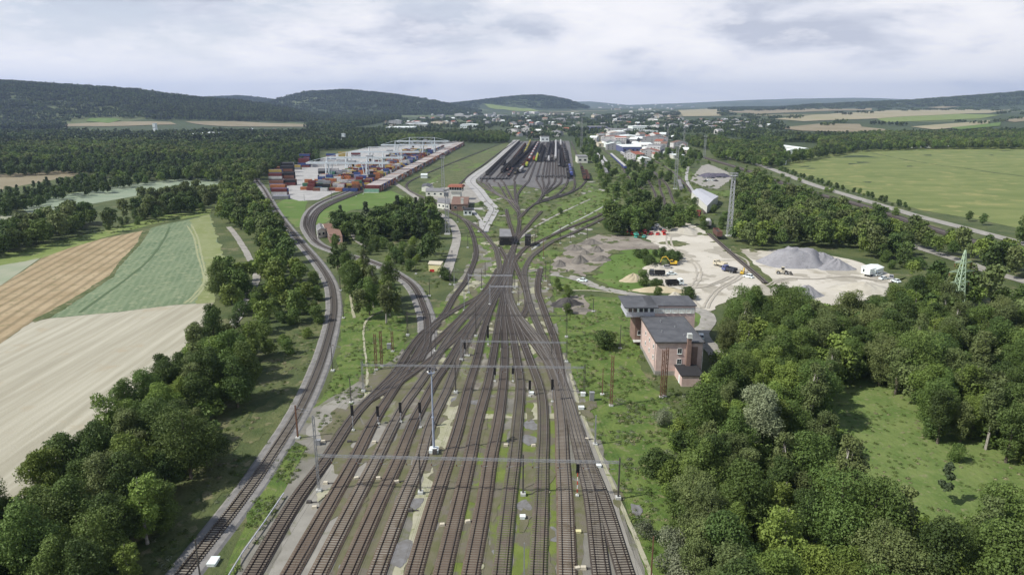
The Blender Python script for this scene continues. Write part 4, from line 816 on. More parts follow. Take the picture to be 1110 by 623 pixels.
# right of the throat
put(['oak_b', 'thorn', 'hazel', 'oak_a'], [(651, 232), (690, 216), (712, 214), (735, 218), (752, 234), (748, 242), (700, 244), (680, 248), (655, 247)], 6.6, 116, hcen=5)
put(['hazel', 'thorn', 'elder'], [(655, 215), (700, 190), (760, 195), (790, 235), (775, 255), (750, 245), (720, 225), (660, 225)], 10, 117, hcen=3, keep=0.42, holes=[[(715, 180), (722, 180), (728, 236), (718, 236)], [(757, 190), (787, 203), (783, 225), (752, 209)], [(744, 196), (758, 178), (770, 176), (792, 186), (796, 196), (780, 207), (762, 206)]])
put(['thorn'], [(690, 275), (718, 272), (738, 278), (734, 285), (705, 287)], 4.5, 118, hcen=1.5, keep=0.7)
put(['hazel', 'thorn'], [(697, 302), (730, 308), (752, 318), (746, 328), (700, 322)], 6, 119, hcen=1.5, keep=0.5)
put(['elder', 'hazel'], [(595, 300), (612, 305), (625, 330), (618, 350), (600, 320)], 6, 120, hcen=1.2, keep=0.5, hs=(.5, .8))
for (x, y, k, s_) in ((655, 379, 'thorn', 1.15), (660, 375, 'hazel', 0.9), (677, 381, 'thorn', 0.7), (818, 492, 'willow', 1.15), (748, 322, 'thorn', .8), (693, 388, 'hazel', .6), (608, 232, 'thorn', .8), (1035, 500, 'hazel', .8), (1022, 545, 'spruce', .55),
                      (838, 262, 'ash_a', .9), (876, 252, 'oak_b', .8), (1065, 244, 'oak_b', .6), (1050, 240, 'oak_b', .55), (460, 240, 'spruce', .7), (521, 223, 'thorn', .7), (484, 298, 'thorn', .9), (900, 560, 'ash_a', 1.0), (700, 585, 'sallow', .8)):
    q = P(x, y); near.append([q[0], q[1], 0, k, s_, 1.0])
# row of small trees along the field road
q0 = [PXY(*p) for p in [(842, 186), (880, 199), (905, 207), (930, 213), (958, 223), (985, 230)]]
c_ = spline(q0, 7.5)
for i, (x, y) in enumerate(c_): near.append([x+6, y+10, 0, 'oak_b' if i % 3 else 'thorn', 0.42+0.12*((i*7) % 5)/5, i])
# clearance of the tracks, roads and the signal box
LINES = [(TRK[k], 4.2) for k in TRK if k != 'X1']+[(TRK['X1'], 6)]
AN = np.array([[n_[0], n_[1]] for n_ in near]); ok = clear_of(AN[:, 0], AN[:, 1], LINES, 0)
ok &= ~((AN[:, 0] > 31) & (AN[:, 0] < 60) & (AN[:, 1] > 158) & (AN[:, 1] < 212))
hx, hy = PXY(472, 290); ok &= (AN[:, 0]-hx)**2+((AN[:, 1]-hy+8)*.6)**2 > 8.5**2
wx, wy = PXY(818, 492); ok &= (AN[:, 0]-wx-1)**2+((AN[:, 1]-wy+5)*.6)**2 > 5.5**2; ok |= (abs(AN[:, 0]-wx) < .1)&(abs(AN[:, 1]-wy) < .1)
near = [n_ for n_, o_ in zip(near, ok) if o_]
near.sort(key=lambda q: math.hypot(q[0], q[1], 70)/(q[4]*KIND[q[3]][3]))
LAND = [('brick signal box', (722, 400)), ('green lattice pylon', (1035, 338)), ('small forest meadow', (1000, 470)), ('grey gravel heap', (870, 285)), ('stubble field corner', (228, 345)), ('bottom corner of stubble field', (10, 540)),
        ('yellow hut', (472, 293)), ('workshop beside blue tank', (355, 262)), ('tall lighting tower', (790, 256)), ('white warehouse roof', (770, 215)), ('bend of the left track', (361, 330)), ('lower right picture corner', (1080, 610)),
        ('dark trackside sheds', (556, 265)), ('pale trackside path', (705, 590)), ('green crop field', (240, 270)), ('pale teal field', (150, 215)), ('field road', (940, 220)), ('container terminal', (340, 215)), ('red car scrap pile', (698, 252))]
LW = [(n_, PXY(*p)) for n_, p in LAND]
def wood_name(x, y):
    px, py = proj(x, y, 5)
    if px > 690 and py > 325: return 'right-hand forest', 'trees of the right-hand forest'
    if px < 300 and py > 340: return 'belt between stubble field and track', 'trees beside the stubble field'
    if px < 350: return 'hedges and groves on the left', 'trees of the left hedges and groves'
    if px < 500: return 'grove inside the railway bend', 'trees inside the railway bend'
    if px > 790: return 'belt behind the sand yard', 'trees behind the sand yard'
    return 'scrub right of the tracks', 'trees and bushes right of the tracks'
cnt = {'b': 0, 't': 0}; rank = {}; FAR = []
def in_view(x, y, h):
    px, py = proj(x, y, h*.6); return -30 < px < 1140 and py < 680
sel = []
for n_ in near:
    x, y, z, k, s_, a = n_; b = 'b' if k in BUSH else 't'
    if cnt[b] < (290 if b == 't' else 230) and in_view(x, y, KIND[k][3]*s_) : cnt[b] += 1; sel.append(n_)
    else: FAR.append(n_)
lab = {}
for li, (ln, lp) in enumerate(LW):
    pass
near_lm = []
for n_ in sel:
    d = [math.hypot(n_[0]-lp[0], n_[1]-lp[1]) for _, lp in LW]; i = int(np.argmin(d)); near_lm.append((i, d[i]))
order = sorted(range(len(sel)), key=lambda q: near_lm[q][1])
for q in order:
    x, y, z, k, s_, a = sel[q]; i = near_lm[q][0]; kk = (i, WORD[k]); rank[kk] = rank.get(kk, 0)+1
    wn, gp = wood_name(x, y); n_ = rank[kk]
    lab[q] = '%s, %s such to the %s' % (WORD[k], 'nearest' if n_ == 1 else ordw(n_)+' nearest', LW[i][0])
for q, (x, y, z, k, s_, a) in enumerate(sel):
    tm, cm, r, h = KIND[k]; bush = k in BUSH; wn, gp = wood_name(x, y)
    e = empty(NAME.get(k, 'bush' if bush else 'broadleaf_tree'), (x, y, z), a, lab[q], 'bush' if bush else 'tree', ('bushes' if bush else 'trees')+gp[gp.index(' '):].replace(' and bushes', ''))
    e.scale = (s_*(0.9+0.2*((q*37) % 11)/11),)*2+(s_,)
    for nm, me in (('trunk', tm), ('crown', cm)):
        if bush and nm == 'trunk': continue
        c = bpy.data.objects.new(nm, me); ROOT.objects.link(c); c.parent = e

# ---- woods beyond: one object each, instanced
def wood(name, label, pts, protos, category='forest'):
    """pts: x,y,z,index,scale,rot"""
    if not len(pts): return
    pts = np.array(pts, float); me = bpy.data.meshes.new(name); me.vertices.add(len(pts)); me.vertices.foreach_set('co', pts[:, :3].astype(np.float32).ravel())
    for nm, tp, col in (('idx', 'INT', 3), ('scl', 'FLOAT', 4), ('rot', 'FLOAT', 5)):
        at = me.attributes.new(nm, tp, 'POINT'); at.data.foreach_set('value', pts[:, col].astype(np.int32 if tp == 'INT' else np.float32))
    o = bpy.data.objects.new(name, me); ROOT.objects.link(o); tag(o, label, category, None, 'stuff')
    cl = bpy.data.collections.new(name+'_set')
    for p in protos: cl.objects.link(p)
    ng = bpy.data.node_groups.new(name, 'GeometryNodeTree'); ng.interface.new_socket('Geometry', in_out='INPUT', socket_type='NodeSocketGeometry'); ng.interface.new_socket('Geometry', in_out='OUTPUT', socket_type='NodeSocketGeometry')
    N = ng.nodes.new; L = ng.links.new; gi = N('NodeGroupInput'); go = N('NodeGroupOutput'); ip = N('GeometryNodeInstanceOnPoints'); ci = N('GeometryNodeCollectionInfo')
    ci.inputs['Collection'].default_value = cl; ci.inputs['Separate Children'].default_value = True; ci.inputs['Reset Children'].default_value = True
    ip.inputs['Pick Instance'].default_value = True
    def na(nm, tp):
        a = N('GeometryNodeInputNamedAttribute'); a.data_type = tp; a.inputs['Name'].default_value = nm; return a.outputs['Attribute']
    L(gi.outputs[0], ip.inputs['Points']); L(ci.outputs[0], ip.inputs['Instance']); L(na('idx', 'INT'), ip.inputs['Instance Index'])
    cx = N('ShaderNodeCombineXYZ'); L(na('rot', 'FLOAT'), cx.inputs[2])
    er = N('FunctionNodeEulerToRotation'); L(cx.outputs[0], er.inputs[0]); L(er.outputs[0], ip.inputs['Rotation'])
    L(na('scl', 'FLOAT'), ip.inputs['Scale']); L(ip.outputs[0], go.inputs[0])
    md = o.modifiers.new('scatter', 'NODES'); md.node_group = ng; return o
FK = {'oak_d': 0, 'maple': 3, 'alder': 2, 'ash_c': 4, 'oak_a': 0, 'oak_b': 1, 'oak_c': 2, 'ash_a': 3, 'ash_b': 4, 'poplar_a': 4, 'poplar_b': 2, 'birch_a': 3, 'willow': 3, 'spruce': 5, 'hazel': 6, 'elder': 7, 'thorn': 6, 'sallow': 7}
FO = [f[0] for f in FARP]
pl, pr = [], []
for (x, y, z, k, s_, a) in FAR: (pl if x < 0 else pr).append((x, y, z, FK[k], s_, a))
def addfar(dst, poly, sp_, seed, ks, hcen=6, s=(0.8, 1.2), **kw):
    X, Y, Z = region(poly, sp_, seed, hcen=hcen, **kw); rs = np.random.RandomState(seed)
    nz = vnoise(X/70.+5, Y/90.+2)
    for x, y, z, q in zip(X, Y, Z, nz):
        k = ks[rs.randint(len(ks))]
        if len(ks) > 6: k = (1, 4, 5, 1)[rs.randint(4)] if q < .38 else (3, 0, 3, 2)[rs.randint(4)] if q > .66 else k
        dst.append((x, y, z, k, rs.uniform(*s)*(.85+.35*q), rs.uniform(0, 6.28)))
TT = [0, 1, 2, 1, 4, 3, 0, 1]
HOLE_L = [[(60, 139), (70, 130), (190, 129), (198, 129), (340, 132), (340, 140), (200, 140), (120, 141)]]
# left middle distance
addfar(pl, [(-300, 212), (0, 210), (20, 207), (60, 198), (95, 194), (130, 190), (185, 186), (240, 184), (240, 189), (180, 192), (120, 202), (90, 207), (60, 212), (0, 232), (-300, 262)], 8, 201, TT, 5, (0.6, 1.0), keep=.85)
addfar(pl, [(-400, 160), (0, 158), (140, 156), (300, 158), (300, 176), (285, 190), (268, 196), (240, 192), (150, 186), (110, 187), (60, 183), (0, 186), (-400, 190)], 8.5, 202, TT)
addfar(pl, [(300, 160), (400, 152), (470, 147), (545, 145), (552, 152), (500, 152), (455, 153), (395, 162), (340, 174), (310, 178), (292, 186)], 8.5, 203, TT, holes=[[(345, 160), (500, 151), (500, 172), (345, 200)]])
addfar(pr, [(655, 190), (690, 165), (740, 160), (770, 170), (800, 183), (802, 206), (795, 206), (790, 184), (765, 174), (750, 178), (735, 185), (725, 200), (700, 200), (680, 205), (655, 205)], 12, 204, [0, 1, 6, 7, 6], 4, keep=.5, s=(.6, 1.0))
addfar(pr, [(622, 150), (640, 150), (655, 172), (668, 200), (700, 205), (680, 214), (655, 205), (645, 180), (630, 165)], 9, 205, [0, 1, 6, 6], 4, (.6, 1.0), keep=.5)
addfar(pr, [(770, 160), (850, 150), (860, 165), (850, 176), (835, 178), (800, 172), (775, 168)], 9, 206, TT, holes=[[(846, 150), (888, 152), (888, 168), (850, 168)]])
addfar(pr, [(860, 150), (960, 145), (1110, 142), (1400, 140), (1400, 158), (1110, 158), (1000, 158), (930, 161), (885, 168), (858, 173), (862, 162)], 9, 207, TT, holes=[[(846, 150), (888, 152), (888, 166), (850, 168)]])
addfar(pr, [(740, 150), (780, 150), (800, 160), (760, 160)], 9, 208, TT)
addfar(pr, [(762, 760), (755, 640), (750, 560), (750, 490), (772, 450), (776, 380), (795, 340), (870, 338), (930, 338), (1010, 330), (1110, 350), (1260, 370), (1300, 760)], 4.6, 221, [6, 6, 7], 2, (.7, 1.25), holes=[MEADOW, SANDP], margin=2.0)
addfar(pl, [(-140, 570), (40, 540), (112, 480), (160, 430), (228, 370), (262, 365), (262, 400), (225, 465), (150, 545), (100, 640), (80, 760), (-140, 760)], 4.6, 222, [6, 6, 7], 2, (.7, 1.2))
# verge bushes by the road
addfar(pr, [(800, 176), (850, 188), (900, 205), (1000, 232), (1000, 238), (900, 216), (850, 202), (800, 186)], 12, 209, [6, 7], 2, (.5, 1.0), keep=.5)
wood('woodland', 'woods, hedges and groves of many broadleaf trees on the left beyond the fields', pl, FO)
wood('woodland', 'woods and hedges of many broadleaf trees on the right around the fields', pr, FO)
# distant plain and hills in clumps
CO = CLUMP
def addclump(dst, poly, sp_, seed, ks, **kw):
    X, Y, Z = region(poly, sp_, seed, hcen=8, **kw); rs = np.random.RandomState(seed)
    for x, y, z in zip(X, Y, Z): dst.append((x, y, z-0.5, ks[rs.randint(len(ks))], rs.uniform(.85, 1.15), rs.uniform(0, 6.28)))
pc = []
TOWN = [(430, 136), (560, 128), (760, 130), (800, 140), (800, 150), (700, 165), (660, 150), (560, 152), (520, 148), (430, 146)]
addclump(pc, [(-400, 140), (60, 141), (120, 143), (220, 141), (340, 141), (420, 138), (470, 141), (540, 142), (545, 146), (470, 148), (400, 153), (300, 159), (140, 158), (0, 160), (-400, 164)], 38, 301, [3, 4, 3, 0])
addclump(pc, [(540, 138), (640, 138), (700, 140), (800, 140), (860, 148), (850, 152), (770, 158), (740, 152), (690, 146), (640, 148), (560, 148)], 55, 302, [3, 4], keep=.45)
addclump(pc, [(800, 132), (840, 143), (960, 144), (1110, 138), (1400, 132), (1400, 142), (1110, 147), (860, 152), (790, 146), (760, 136)], 42, 303, [3, 4], keep=.9, holes=[p for p, m_ in FAR_R])
addclump(pc, [(420, 128), (540, 126), (640, 124), (735, 120), (735, 130), (780, 128), (840, 131), (850, 141), (700, 140), (560, 138), (420, 138)], 62, 304, [3, 4], keep=.5, holes=[p for p, m_ in FAR_R])
addclump(pc, [(780, 116), (900, 117), (1000, 114), (1110, 113), (1400, 108), (1400, 132), (1110, 136), (960, 141), (850, 140), (780, 126)], 75, 305, [3, 4], keep=.25, holes=[p for p, m_ in FAR_R])
wood('woodland', 'far groves and tree rows scattered over the plain around the town', pc, CO)
def hillwood(label, D0, D1, x0, x1, sp_, seed, cond, ks):
    rs = np.random.RandomState(seed); X, Y = jitter_grid(x0, x1, D0, D1, sp_, rs); Z = hg(X, Y); px, py = np_proj(X, Y, Z)
    ok = cond(X, Y, Z, px, py)&(px > -350)&(px < 1500); n = ok.sum()
    wood('hill_forest', label, np.stack([X[ok], Y[ok], Z[ok]-1, np.where(vnoise(X[ok]/190+2, Y[ok]/230+7) > .62, rs.randint(3, 5, n), rs.choice(ks, n)), rs.uniform(.85, 1.25, n), rs.uniform(0, 6.28, n)], 1), CO)
hp = HOLE_L[0]
hillwood('dark conifer and broadleaf forest covering the near hill on the left', 1700, 4000, -5200, -500, 36, 401,
         lambda X, Y, Z, px, py: (py < 141)&(px < 430)&~inside_np(px, py, [(62, 141), (66, 133), (95, 127.5), (135, 128.5), (190, 130.5), (340, 132.5), (340, 141)])&(vnoise(X/150, Y/150) > 0.07), [0, 1, 2, 0, 1, 2, 3])
hillwood('dark forest covering the rounded hills in the middle distance', 3700, 7400, -4800, 1500, 50, 402,
         lambda X, Y, Z, px, py: (py < 125)&(px >= 120)&(px < 670)&((Z > 40)|(px < 520))&~inside_np(px, py, [(520, 112), (562, 115.5), (604, 120), (604, 123), (560, 123), (520, 119)]), [0, 1, 2])
hillwood('dark forest along the low ridge on the far right', 4300, 6800, 1000, 7000, 55, 403,
         lambda X, Y, Z, px, py: (py < 117.5-np.clip((px-900)/210, -.6, 3)*2.2)&(px >= 770)&(Z > 25), [0, 1, 2])
# tall weeds and brambles on the verges, nobody could count them
def weeds():
    rs = np.random.RandomState(77); objs = []
    for i, (m_, n, s_) in enumerate(((leafmat('leaves_weed_a', (0.12, 0.18, 0.045), (0.17, 0.23, 0.07)), 90, .26), (leafmat('leaves_weed_b', (0.09, 0.14, 0.035), (0.13, 0.18, 0.05)), 110, .26), (LM['grey'], 80, .22), (mat('dry_grass', (0.24, 0.22, 0.13), (0.19, 0.19, 0.1), coord='object', rand=.2), 60, .3))):
        d = rs.normal(size=(n, 3)); d[:, 2] = abs(d[:, 2]); d /= np.linalg.norm(d, axis=1, keepdims=True); p = d*rs.uniform(.3, 1, (n, 1))*np.array([.9, .9, .55])
        me = leaf_mesh('weed', p, d, s_, m_, rs); o = bpy.data.objects.new('weed_%02d' % i, me); PROTO.objects.link(o); objs.append(o)
    pts = []
    def w(poly, sp_, ks, s=(.5, 1.3), keep=1.0, holes=()):
        X, Y, Z = region(poly, sp_, int(sum(poly[0]))+int(sp_*10), hcen=0, keep=keep, holes=holes); okk = clear_of(X, Y, LINES, -1.9)
        f = vnoise(X/5.+3, Y/5.+9) > 0.42; X, Y = X[okk & f], Y[okk & f]
        for x, y in zip(X, Y): pts.append((x, y, 0.0, ks[rs.randint(len(ks))], rs.uniform(*s), rs.uniform(0, 6.28)))
    w([(612, 340), (690, 345), (700, 400), (760, 430), (770, 680), (705, 640), (676, 530), (645, 470), (618, 405)], 1.5, [0, 1, 0, 1, 2, 3], (.4, 1.1))
    w([(665, 430), (700, 440), (690, 520), (668, 500)], 1.3, [2, 2, 1], (.5, 1.0))
    w([(380, 295), (440, 340), (445, 395), (395, 445), (340, 480), (340, 445), (365, 400), (374, 330)], 1.6, [0, 1, 0, 2], (.4, 1.0))
    w([(300, 488), (335, 478), (322, 520), (290, 570), (262, 640), (225, 640), (262, 570)], 1.1, [0, 1, 0, 2], (.4, 1.0))
    w([(100, 680), (180, 540), (250, 460), (290, 400), (300, 370), (345, 350), (350, 385), (322, 440), (250, 545), (150, 680)], 2.2, [1, 3, 1, 2], (.4, 1.0))
    w([(598, 300), (690, 315), (690, 345), (612, 345)], 2.6, [0, 1, 1], (.4, 1.2), .7)
    w([(640, 300), (660, 280), (712, 268), (735, 276), (690, 300), (690, 318)], 2.8, [0, 1, 0], (.4, 1.1), .6)
    w([(560, 262), (600, 228), (660, 206), (676, 210), (640, 236), (600, 255)], 4, [0, 1, 1, 3], (.5, 1.4), .6)
    w([(905, 412), (1000, 425), (1130, 500), (1140, 560), (1000, 560), (905, 480)], 1.7, [0, 1, 3, 0], (.3, .8), .8)
    w([(380, 250), (480, 250), (485, 300), (460, 330), (430, 300), (380, 270)], 2.8, [0, 1], (.5, 1.3), .7)
    w([(40, 262), (228, 225), (226, 230), (40, 272), (0, 280), (0, 270)], 2.8, [1, 1, 0], (.5, 1.2), .8)
    w([(505, 300), (440, 400), (500, 420), (610, 420), (600, 330), (560, 290)], 3.0, [0, 0, 3], (.25, .6), .5)
    w([(470, 640), (490, 520), (510, 440), (590, 430), (600, 640)], 2.4, [0, 3], (.15, .4), .5)
    w([(508, 262), (528, 208), (560, 204), (600, 206), (640, 198), (690, 207), (660, 240), (620, 262), (590, 300)], 4.5, [0, 1, 1, 3], (.8, 2.4), .5)
    w([(650, 215), (645, 180), (720, 165), (790, 210), (770, 245), (700, 240)], 5.5, [0, 1, 1, 0], (1.2, 3.0), .6)
    wood('undergrowth', 'tall weeds, brambles and rough grass on the verges beside the tracks', pts, objs, 'undergrowth')
weeds()
# ------------------------------------------------------------------ built things
def hgt(x, yb, yt):
    X, Y, _ = P(x, yb); a, b, c = ray(x, yt); return CAMH+Y*c/b
def tail(p): return Vector((p[0], p[1], 0))
C_ = lambda n, c, **k: mat(n, c, tuple(min(1, q*k.pop('v', 1.25)) for q in c), scale=k.pop('scale', 1.5), coord='object', **k)
Q = {}
Q['steel'] = C_('galvanised_steel', (0.30, 0.31, 0.32), rough=0.5, metal=0.3)
Q['steel_dark'] = C_('weathered_steel', (0.075, 0.07, 0.065), rough=0.7)
Q['steel_rust'] = C_('rusty_steel', (0.16, 0.085, 0.055), rough=0.8)
Q['steel_pale'] = C_('pale_grey_paint', (0.40, 0.41, 0.44), rough=0.5)
Q['white'] = C_('white_paint', (0.72, 0.72, 0.70), v=1.1, rough=0.5)
Q['offwhite'] = C_('off_white_render', (0.55, 0.53, 0.48), v=1.15)
Q['black'] = C_('black_paint', (0.018, 0.018, 0.02), rough=0.5)
Q['conc'] = C_('cast_concrete', (0.50, 0.49, 0.46), v=1.15)
Q['glass'] = mat('window_glass', (0.025, 0.03, 0.035), rough=0.12, spec=0.8, coord='object')
Q['brick'] = C_('pink_brick', (0.52, 0.385, 0.345), scale=0.7, v=1.18, bump=0.02)
Q['brick_dark'] = C_('red_brown_brick', (0.20, 0.135, 0.11), scale=0.7)
Q['plinth'] = C_('grey_plinth', (0.26, 0.25, 0.225), scale=0.6)
Q['roof'] = mat('bitumen_roof', (0.082, 0.086, 0.095), (0.115, 0.12, 0.13), scale=0.35, c3=(0.17, 0.175, 0.18), scale3=0.8, thr3=0.63, coord='object', detail=8)
Q['roof_black'] = C_('black_roof', (0.03, 0.03, 0.032))
Q['roof_grey'] = C_('grey_roof', (0.19, 0.19, 0.195), scale=.3)
Q['roof_brown'] = C_('brown_roof', (0.17, 0.105, 0.08), scale=.5)
Q['roof_red'] = C_('red_tile_roof', (0.26, 0.10, 0.065), scale=.5)
Q['rubber'] = C_('rubber', (0.02, 0.02, 0.02)); Q['yellow'] = C_('yellow_paint', (0.62, 0.42, 0.05), rough=.5); Q['green_steel'] = C_('green_paint', (0.42, 0.54, 0.38), rough=.5)
Q['car_white'] = C_('white_car_paint', (0.78, 0.78, 0.78), v=1.05, rough=.3); Q['car_red'] = C_('red_car_paint', (0.52, 0.035, 0.03), rough=.3); Q['car_silver'] = C_('silver_car_paint', (0.42, 0.43, 0.45), rough=.3, metal=.4)
Q['car_dark'] = C_('dark_car_paint', (0.04, 0.045, 0.06), rough=.3); Q['car_blue'] = C_('blue_car_paint', (0.10, 0.115, 0.24), rough=.3); Q['car_teal'] = C_('teal_car_paint', (0.08, 0.38, 0.30), rough=.4); Q['beige'] = C_('beige_paint', (0.50, 0.46, 0.36))
Q['lamp'] = C_('lamp_glass', (0.7, 0.7, 0.68), rough=.2); Q['red'] = C_('red_paint', (0.5, 0.03, 0.025)); Q['hut'] = C_('pale_yellow_render', (0.62, 0.55, 0.30), v=1.1)
Q['ins'] = C_('brown_insulator', (0.12, 0.05, 0.03), rough=.3)

# ---- brick signal box
def signal_box():
    r = empty('signal_box', (38.4, 171, 0), 0, 'pink brick signal box with dark flat roofs and an overhanging glazed control room', 'signal box')
    w, d, h = 12.2, 22, 9.2
    MB().box((w/2, d/2, h/2+0.6), (w, d, h-1.2)).box((w/2, d/2, -.1), (w-.02, d-.02, .1)).build('wall', Q['brick'], r)
    MB().box((w/2, d/2, 0.55), (w+.12, d+.12, 1.4)).build('plinth', Q['plinth'], r)
    rf = MB().box((w/2, d/2, h+.17), (w+.8, d+.8, .32)).build('roof', Q['roof'], r)
    g = MB()
    for s in (-.36, w+.36): g.box((s, d/2, h+.16), (.14, d+.9, .42))
    g.box((w/2, -.38, h+.16), (w+.9, .14, .42)); g.build('gutter', Q['steel_dark'], rf)
    v = MB()
    for q in ((3, 8), (7.5, 12), (4.5, 17), (8.4, 5)): v.tube((q[0], q[1], h+.3), (q[0], q[1], h+.85), .14)
    v.build('roof_vent', Q['steel'], rf)
    def win(x, y, z, ww, hh, face, parent=r, sill=True, bars=1):
        f = MB(); t = .09
        if face == 'front':
            for s in (-1, 1): f.box((x+s*ww/2, y-.04, z), (t, .14, hh+t)); f.box((x, y-.04, z+s*hh/2), (ww+t, .14, t))
            for b in range(bars): f.box((x-ww/2+ww*(b+1)/(bars+1), y-.035, z), (.06, .1, hh))
            fo = f.build('window', Q['white'], parent); MB().box((x, y-.015, z), (ww-.02, .05, hh-.02)).build('pane', Q['glass'], fo)
            if sill: MB().box((x, y-.1, z-hh/2-.09), (ww+.3, .3, .08)).build('sill', Q['conc'], fo)
        else:
            for s in (-1, 1): f.box((x-.04, y+s*ww/2, z), (.14, t, hh+t)); f.box((x-.04, y, z+s*hh/2), (.14, ww+t, t))
            for b in range(bars): f.box((x-.035, y-ww/2+ww*(b+1)/(bars+1), z), (.1, .06, hh))
            fo = f.build('window', Q['white'], parent); MB().box((x-.015, y, z), (.05, ww-.02, hh-.02)).build('pane', Q['glass'], fo)
            if sill: MB().box((x-.1, y, z-hh/2-.09), (.3, ww+.3, .08)).build('sill', Q['conc'], fo)
    win(6.2, 0, 6.9, 1.15, 1.5, 'front'); win(6.2, 0, 3.9, 1.15, 1.5, 'front')
    for y in (3.5, 9, 14.5):
        for z in (6.9, 3.9): win(0, y, z, 1.1, 1.1, 'left', sill=False, bars=0)
    dr = MB().box((6.05, -.06, 1.25), (1.2, .12, 2.3)).build('door', Q['white'], r); MB().box((6.45, -.15, 1.2), (.05, .08, .25)).build('handle', Q['steel_dark'], dr)
    ch = MB().box((8.4, -.6, 4.6), (1.15, 1.15, 9.2)).box((8.4, -.6, 10.1), (1.0, 1.0, 2.0)).build('chimney', Q['brick_dark'], r)
    MB().box((8.4, -.6, 11.5), (1.15, 1.15, 1.0)).box((8.4, -.6, 10.9), (1.3, 1.3, .22)).build('chimney_cap', Q['conc'], ch)
    MB().box((10.0, -.02, 5.2), (1.9, .06, 5.8)).build('stained_panel', Q['brick_dark'], r)
    # boiler annex in front
    an = MB().box((7.9, -3.9, 1.45), (5.4, 7.6, 2.9)).build('annex', Q['brick'], r)
    MB().box((7.9, -3.95, 3.02), (6.0, 7.9, .2)).build('annex_roof', Q['roof_black'], an)
    MB().box((5.15, -5.2, 1.1), (.1, 1.0, 2.1)).build('annex_door', Q['white'], an)
    # rear wing and the control room
    rb = MB().box((9.2, 28.6, 6.2), (14.0, 10, 12.4)).build('rear_wing', Q['brick'], r)
    MB().box((9.2, 28.6, 12.55), (14.6, 10.8, .3)).build('rear_roof', Q['roof'], rb)
    for i in range(6): win(4.0+i*2.05, 23.6, 10.9, 1.35, 1.3, 'front', rb, bars=0)
    MB().box((9.4, 23.56, 10.9), (13.2, .05, 1.7)).build('window_band', Q['offwhite'], rb)
    st = MB().box((1.0, 29, 4.5), (4.6, 8.4, 9)).build('stalk', Q['brick_dark'], r)
    MB().box((1.0, 24.75, .9), (5.2, .5, .5)).box((1.0, 23.9, 1.3), (5.6, 2.0, .18)).build('platform', Q['conc'], st)
    win(.2, 24.8, 3.6, 1.3, 1.3, 'front', st, bars=0); win(2.1, 24.8, 3.6, 1.3, 1.3, 'front', st, bars=0)
    cr = MB().box((-.1, 28.4, 9.35), (8.6, 10.6, .5)).box((-.1, 28.4, 12.2), (8.5, 10.5, .25)).box((-.1, 28.4, 10.1), (8.4, 10.4, 1.0)).build('control_room', Q['steel_pale'], r)
    MB().box((-.1, 28.4, 11.3), (8.1, 10.1, 1.6)).build('glazing', Q['glass'], cr)
    fb = MB()
    for i in range(6): fb.box((-4.1+i*8.0/5, 23.28, 11.35), (.62 if i % 2 == 0 else .3, .14, 1.6))
    fb.box((-.1, 23.27, 12.0), (8.3, .12, .3))
    for i in range(9): fb.box((-4.24, 23.4+i*10/8, 11.35), (.14, .2, 1.6))
    fb.build('window_frame', Q['white'], cr)
    MB().box((-.3, 27.6, 12.52), (10.0, 13.0, .36)).build('overhanging_roof', Q['roof'], cr)
    dp = MB()
    for y in (1.2, 20.5): dp.tube((-.14, y, 0), (-.14, y, h), .07, n=6)
    dp.tube((12.3, -.14, 0), (12.3, -.14, h), .07, n=6); dp.build('drainpipe', Q['steel'], r)
signal_box()

# ---- gantries over the tracks
def lattice(mb, a, b, w, h, n, t=0.09, m=0):
    """four-chord lattice beam"""
    a = Vector(a); b = Vector(b); z = (b-a).normalized(); up = Vector((0, 0, 1)) if abs(z.z) < .9 else Vector((0, 1, 0))
    x = z.cross(up).normalized(); y = x.cross(z).normalized(); cs = [x*(i*w/2)+y*(j*h/2) for i, j in ((-1, -1), (1, -1), (1, 1), (-1, 1))]
    for c in cs: mb.beam(a+c, b+c, t, m=m)
    for i in range(n):
        p0 = a+(b-a)*(i/n); p1 = a+(b-a)*((i+1)/n)
        for k in range(4):
            c0, c1 = cs[k], cs[(k+1) % 4]
            mb.beam(p0+(c0 if i % 2 else c1), p1+(c1 if i % 2 else c0), t*.62, m=m)
    return mb
def gantry(bases, ybeam, label, mtl='steel', lat=True, tall=None, bh=0.38, ext=0.0, drop=True, thick=.048):
    X = [P(*b) for b in bases]; zb = hgt(bases[0][0], bases[0][1], ybeam)
    r = empty('overhead_gantry', X[0], 0, label, 'gantry', 'catenary gantries across the tracks'); o = Vector(X[0])
    a = Vector(X[0])-o; b = Vector(X[-1])-o; up = Vector((0, 0, zb))
    d = (b-a).normalized(); bm_ = MB(); L = (b-a).length
    lattice(bm_, a+up-d*ext, b+up+d*ext, .32, bh, max(4, int(L/1.6)), thick); bo = bm_.build('beam', Q[mtl], r)
    for i, q in enumerate(X):
        p = Vector(q)-o; ht = zb+.9 if not (tall and i == 0) else tall
        mm = MB()
        if lat and (i == 0 or tall is None and i == len(X)-1): lattice(mm, p, p+Vector((0, 0, ht)), .34, .34, max(4, int(ht/1.2)), .065)
        else: mm.beam(p, p+Vector((0, 0, ht)), .34, .3, w2=.24)
        mo = mm.build('mast', Q[mtl] if (i == 0 or mtl == 'white') else Q['steel_dark'], r); MB().box((p.x, p.y, .38), (.95, .95, .5)).build('foundation', Q['conc'], mo)
    if drop:
        n = int(L/4.6)
        for i in range(n):
            p = a+(b-a)*((i+.6)/n)+up; q = p-Vector((0, 0, 1.5))
            MB().beam(p, q, .07).beam(q, q+Vector((1.1, .1, .1)), .06).build('hanger', Q['steel'], r)
            MB().tube(q, q+Vector((0, 0, .35)), .09, n=6).build('insulator', Q['ins'], r)
    return r
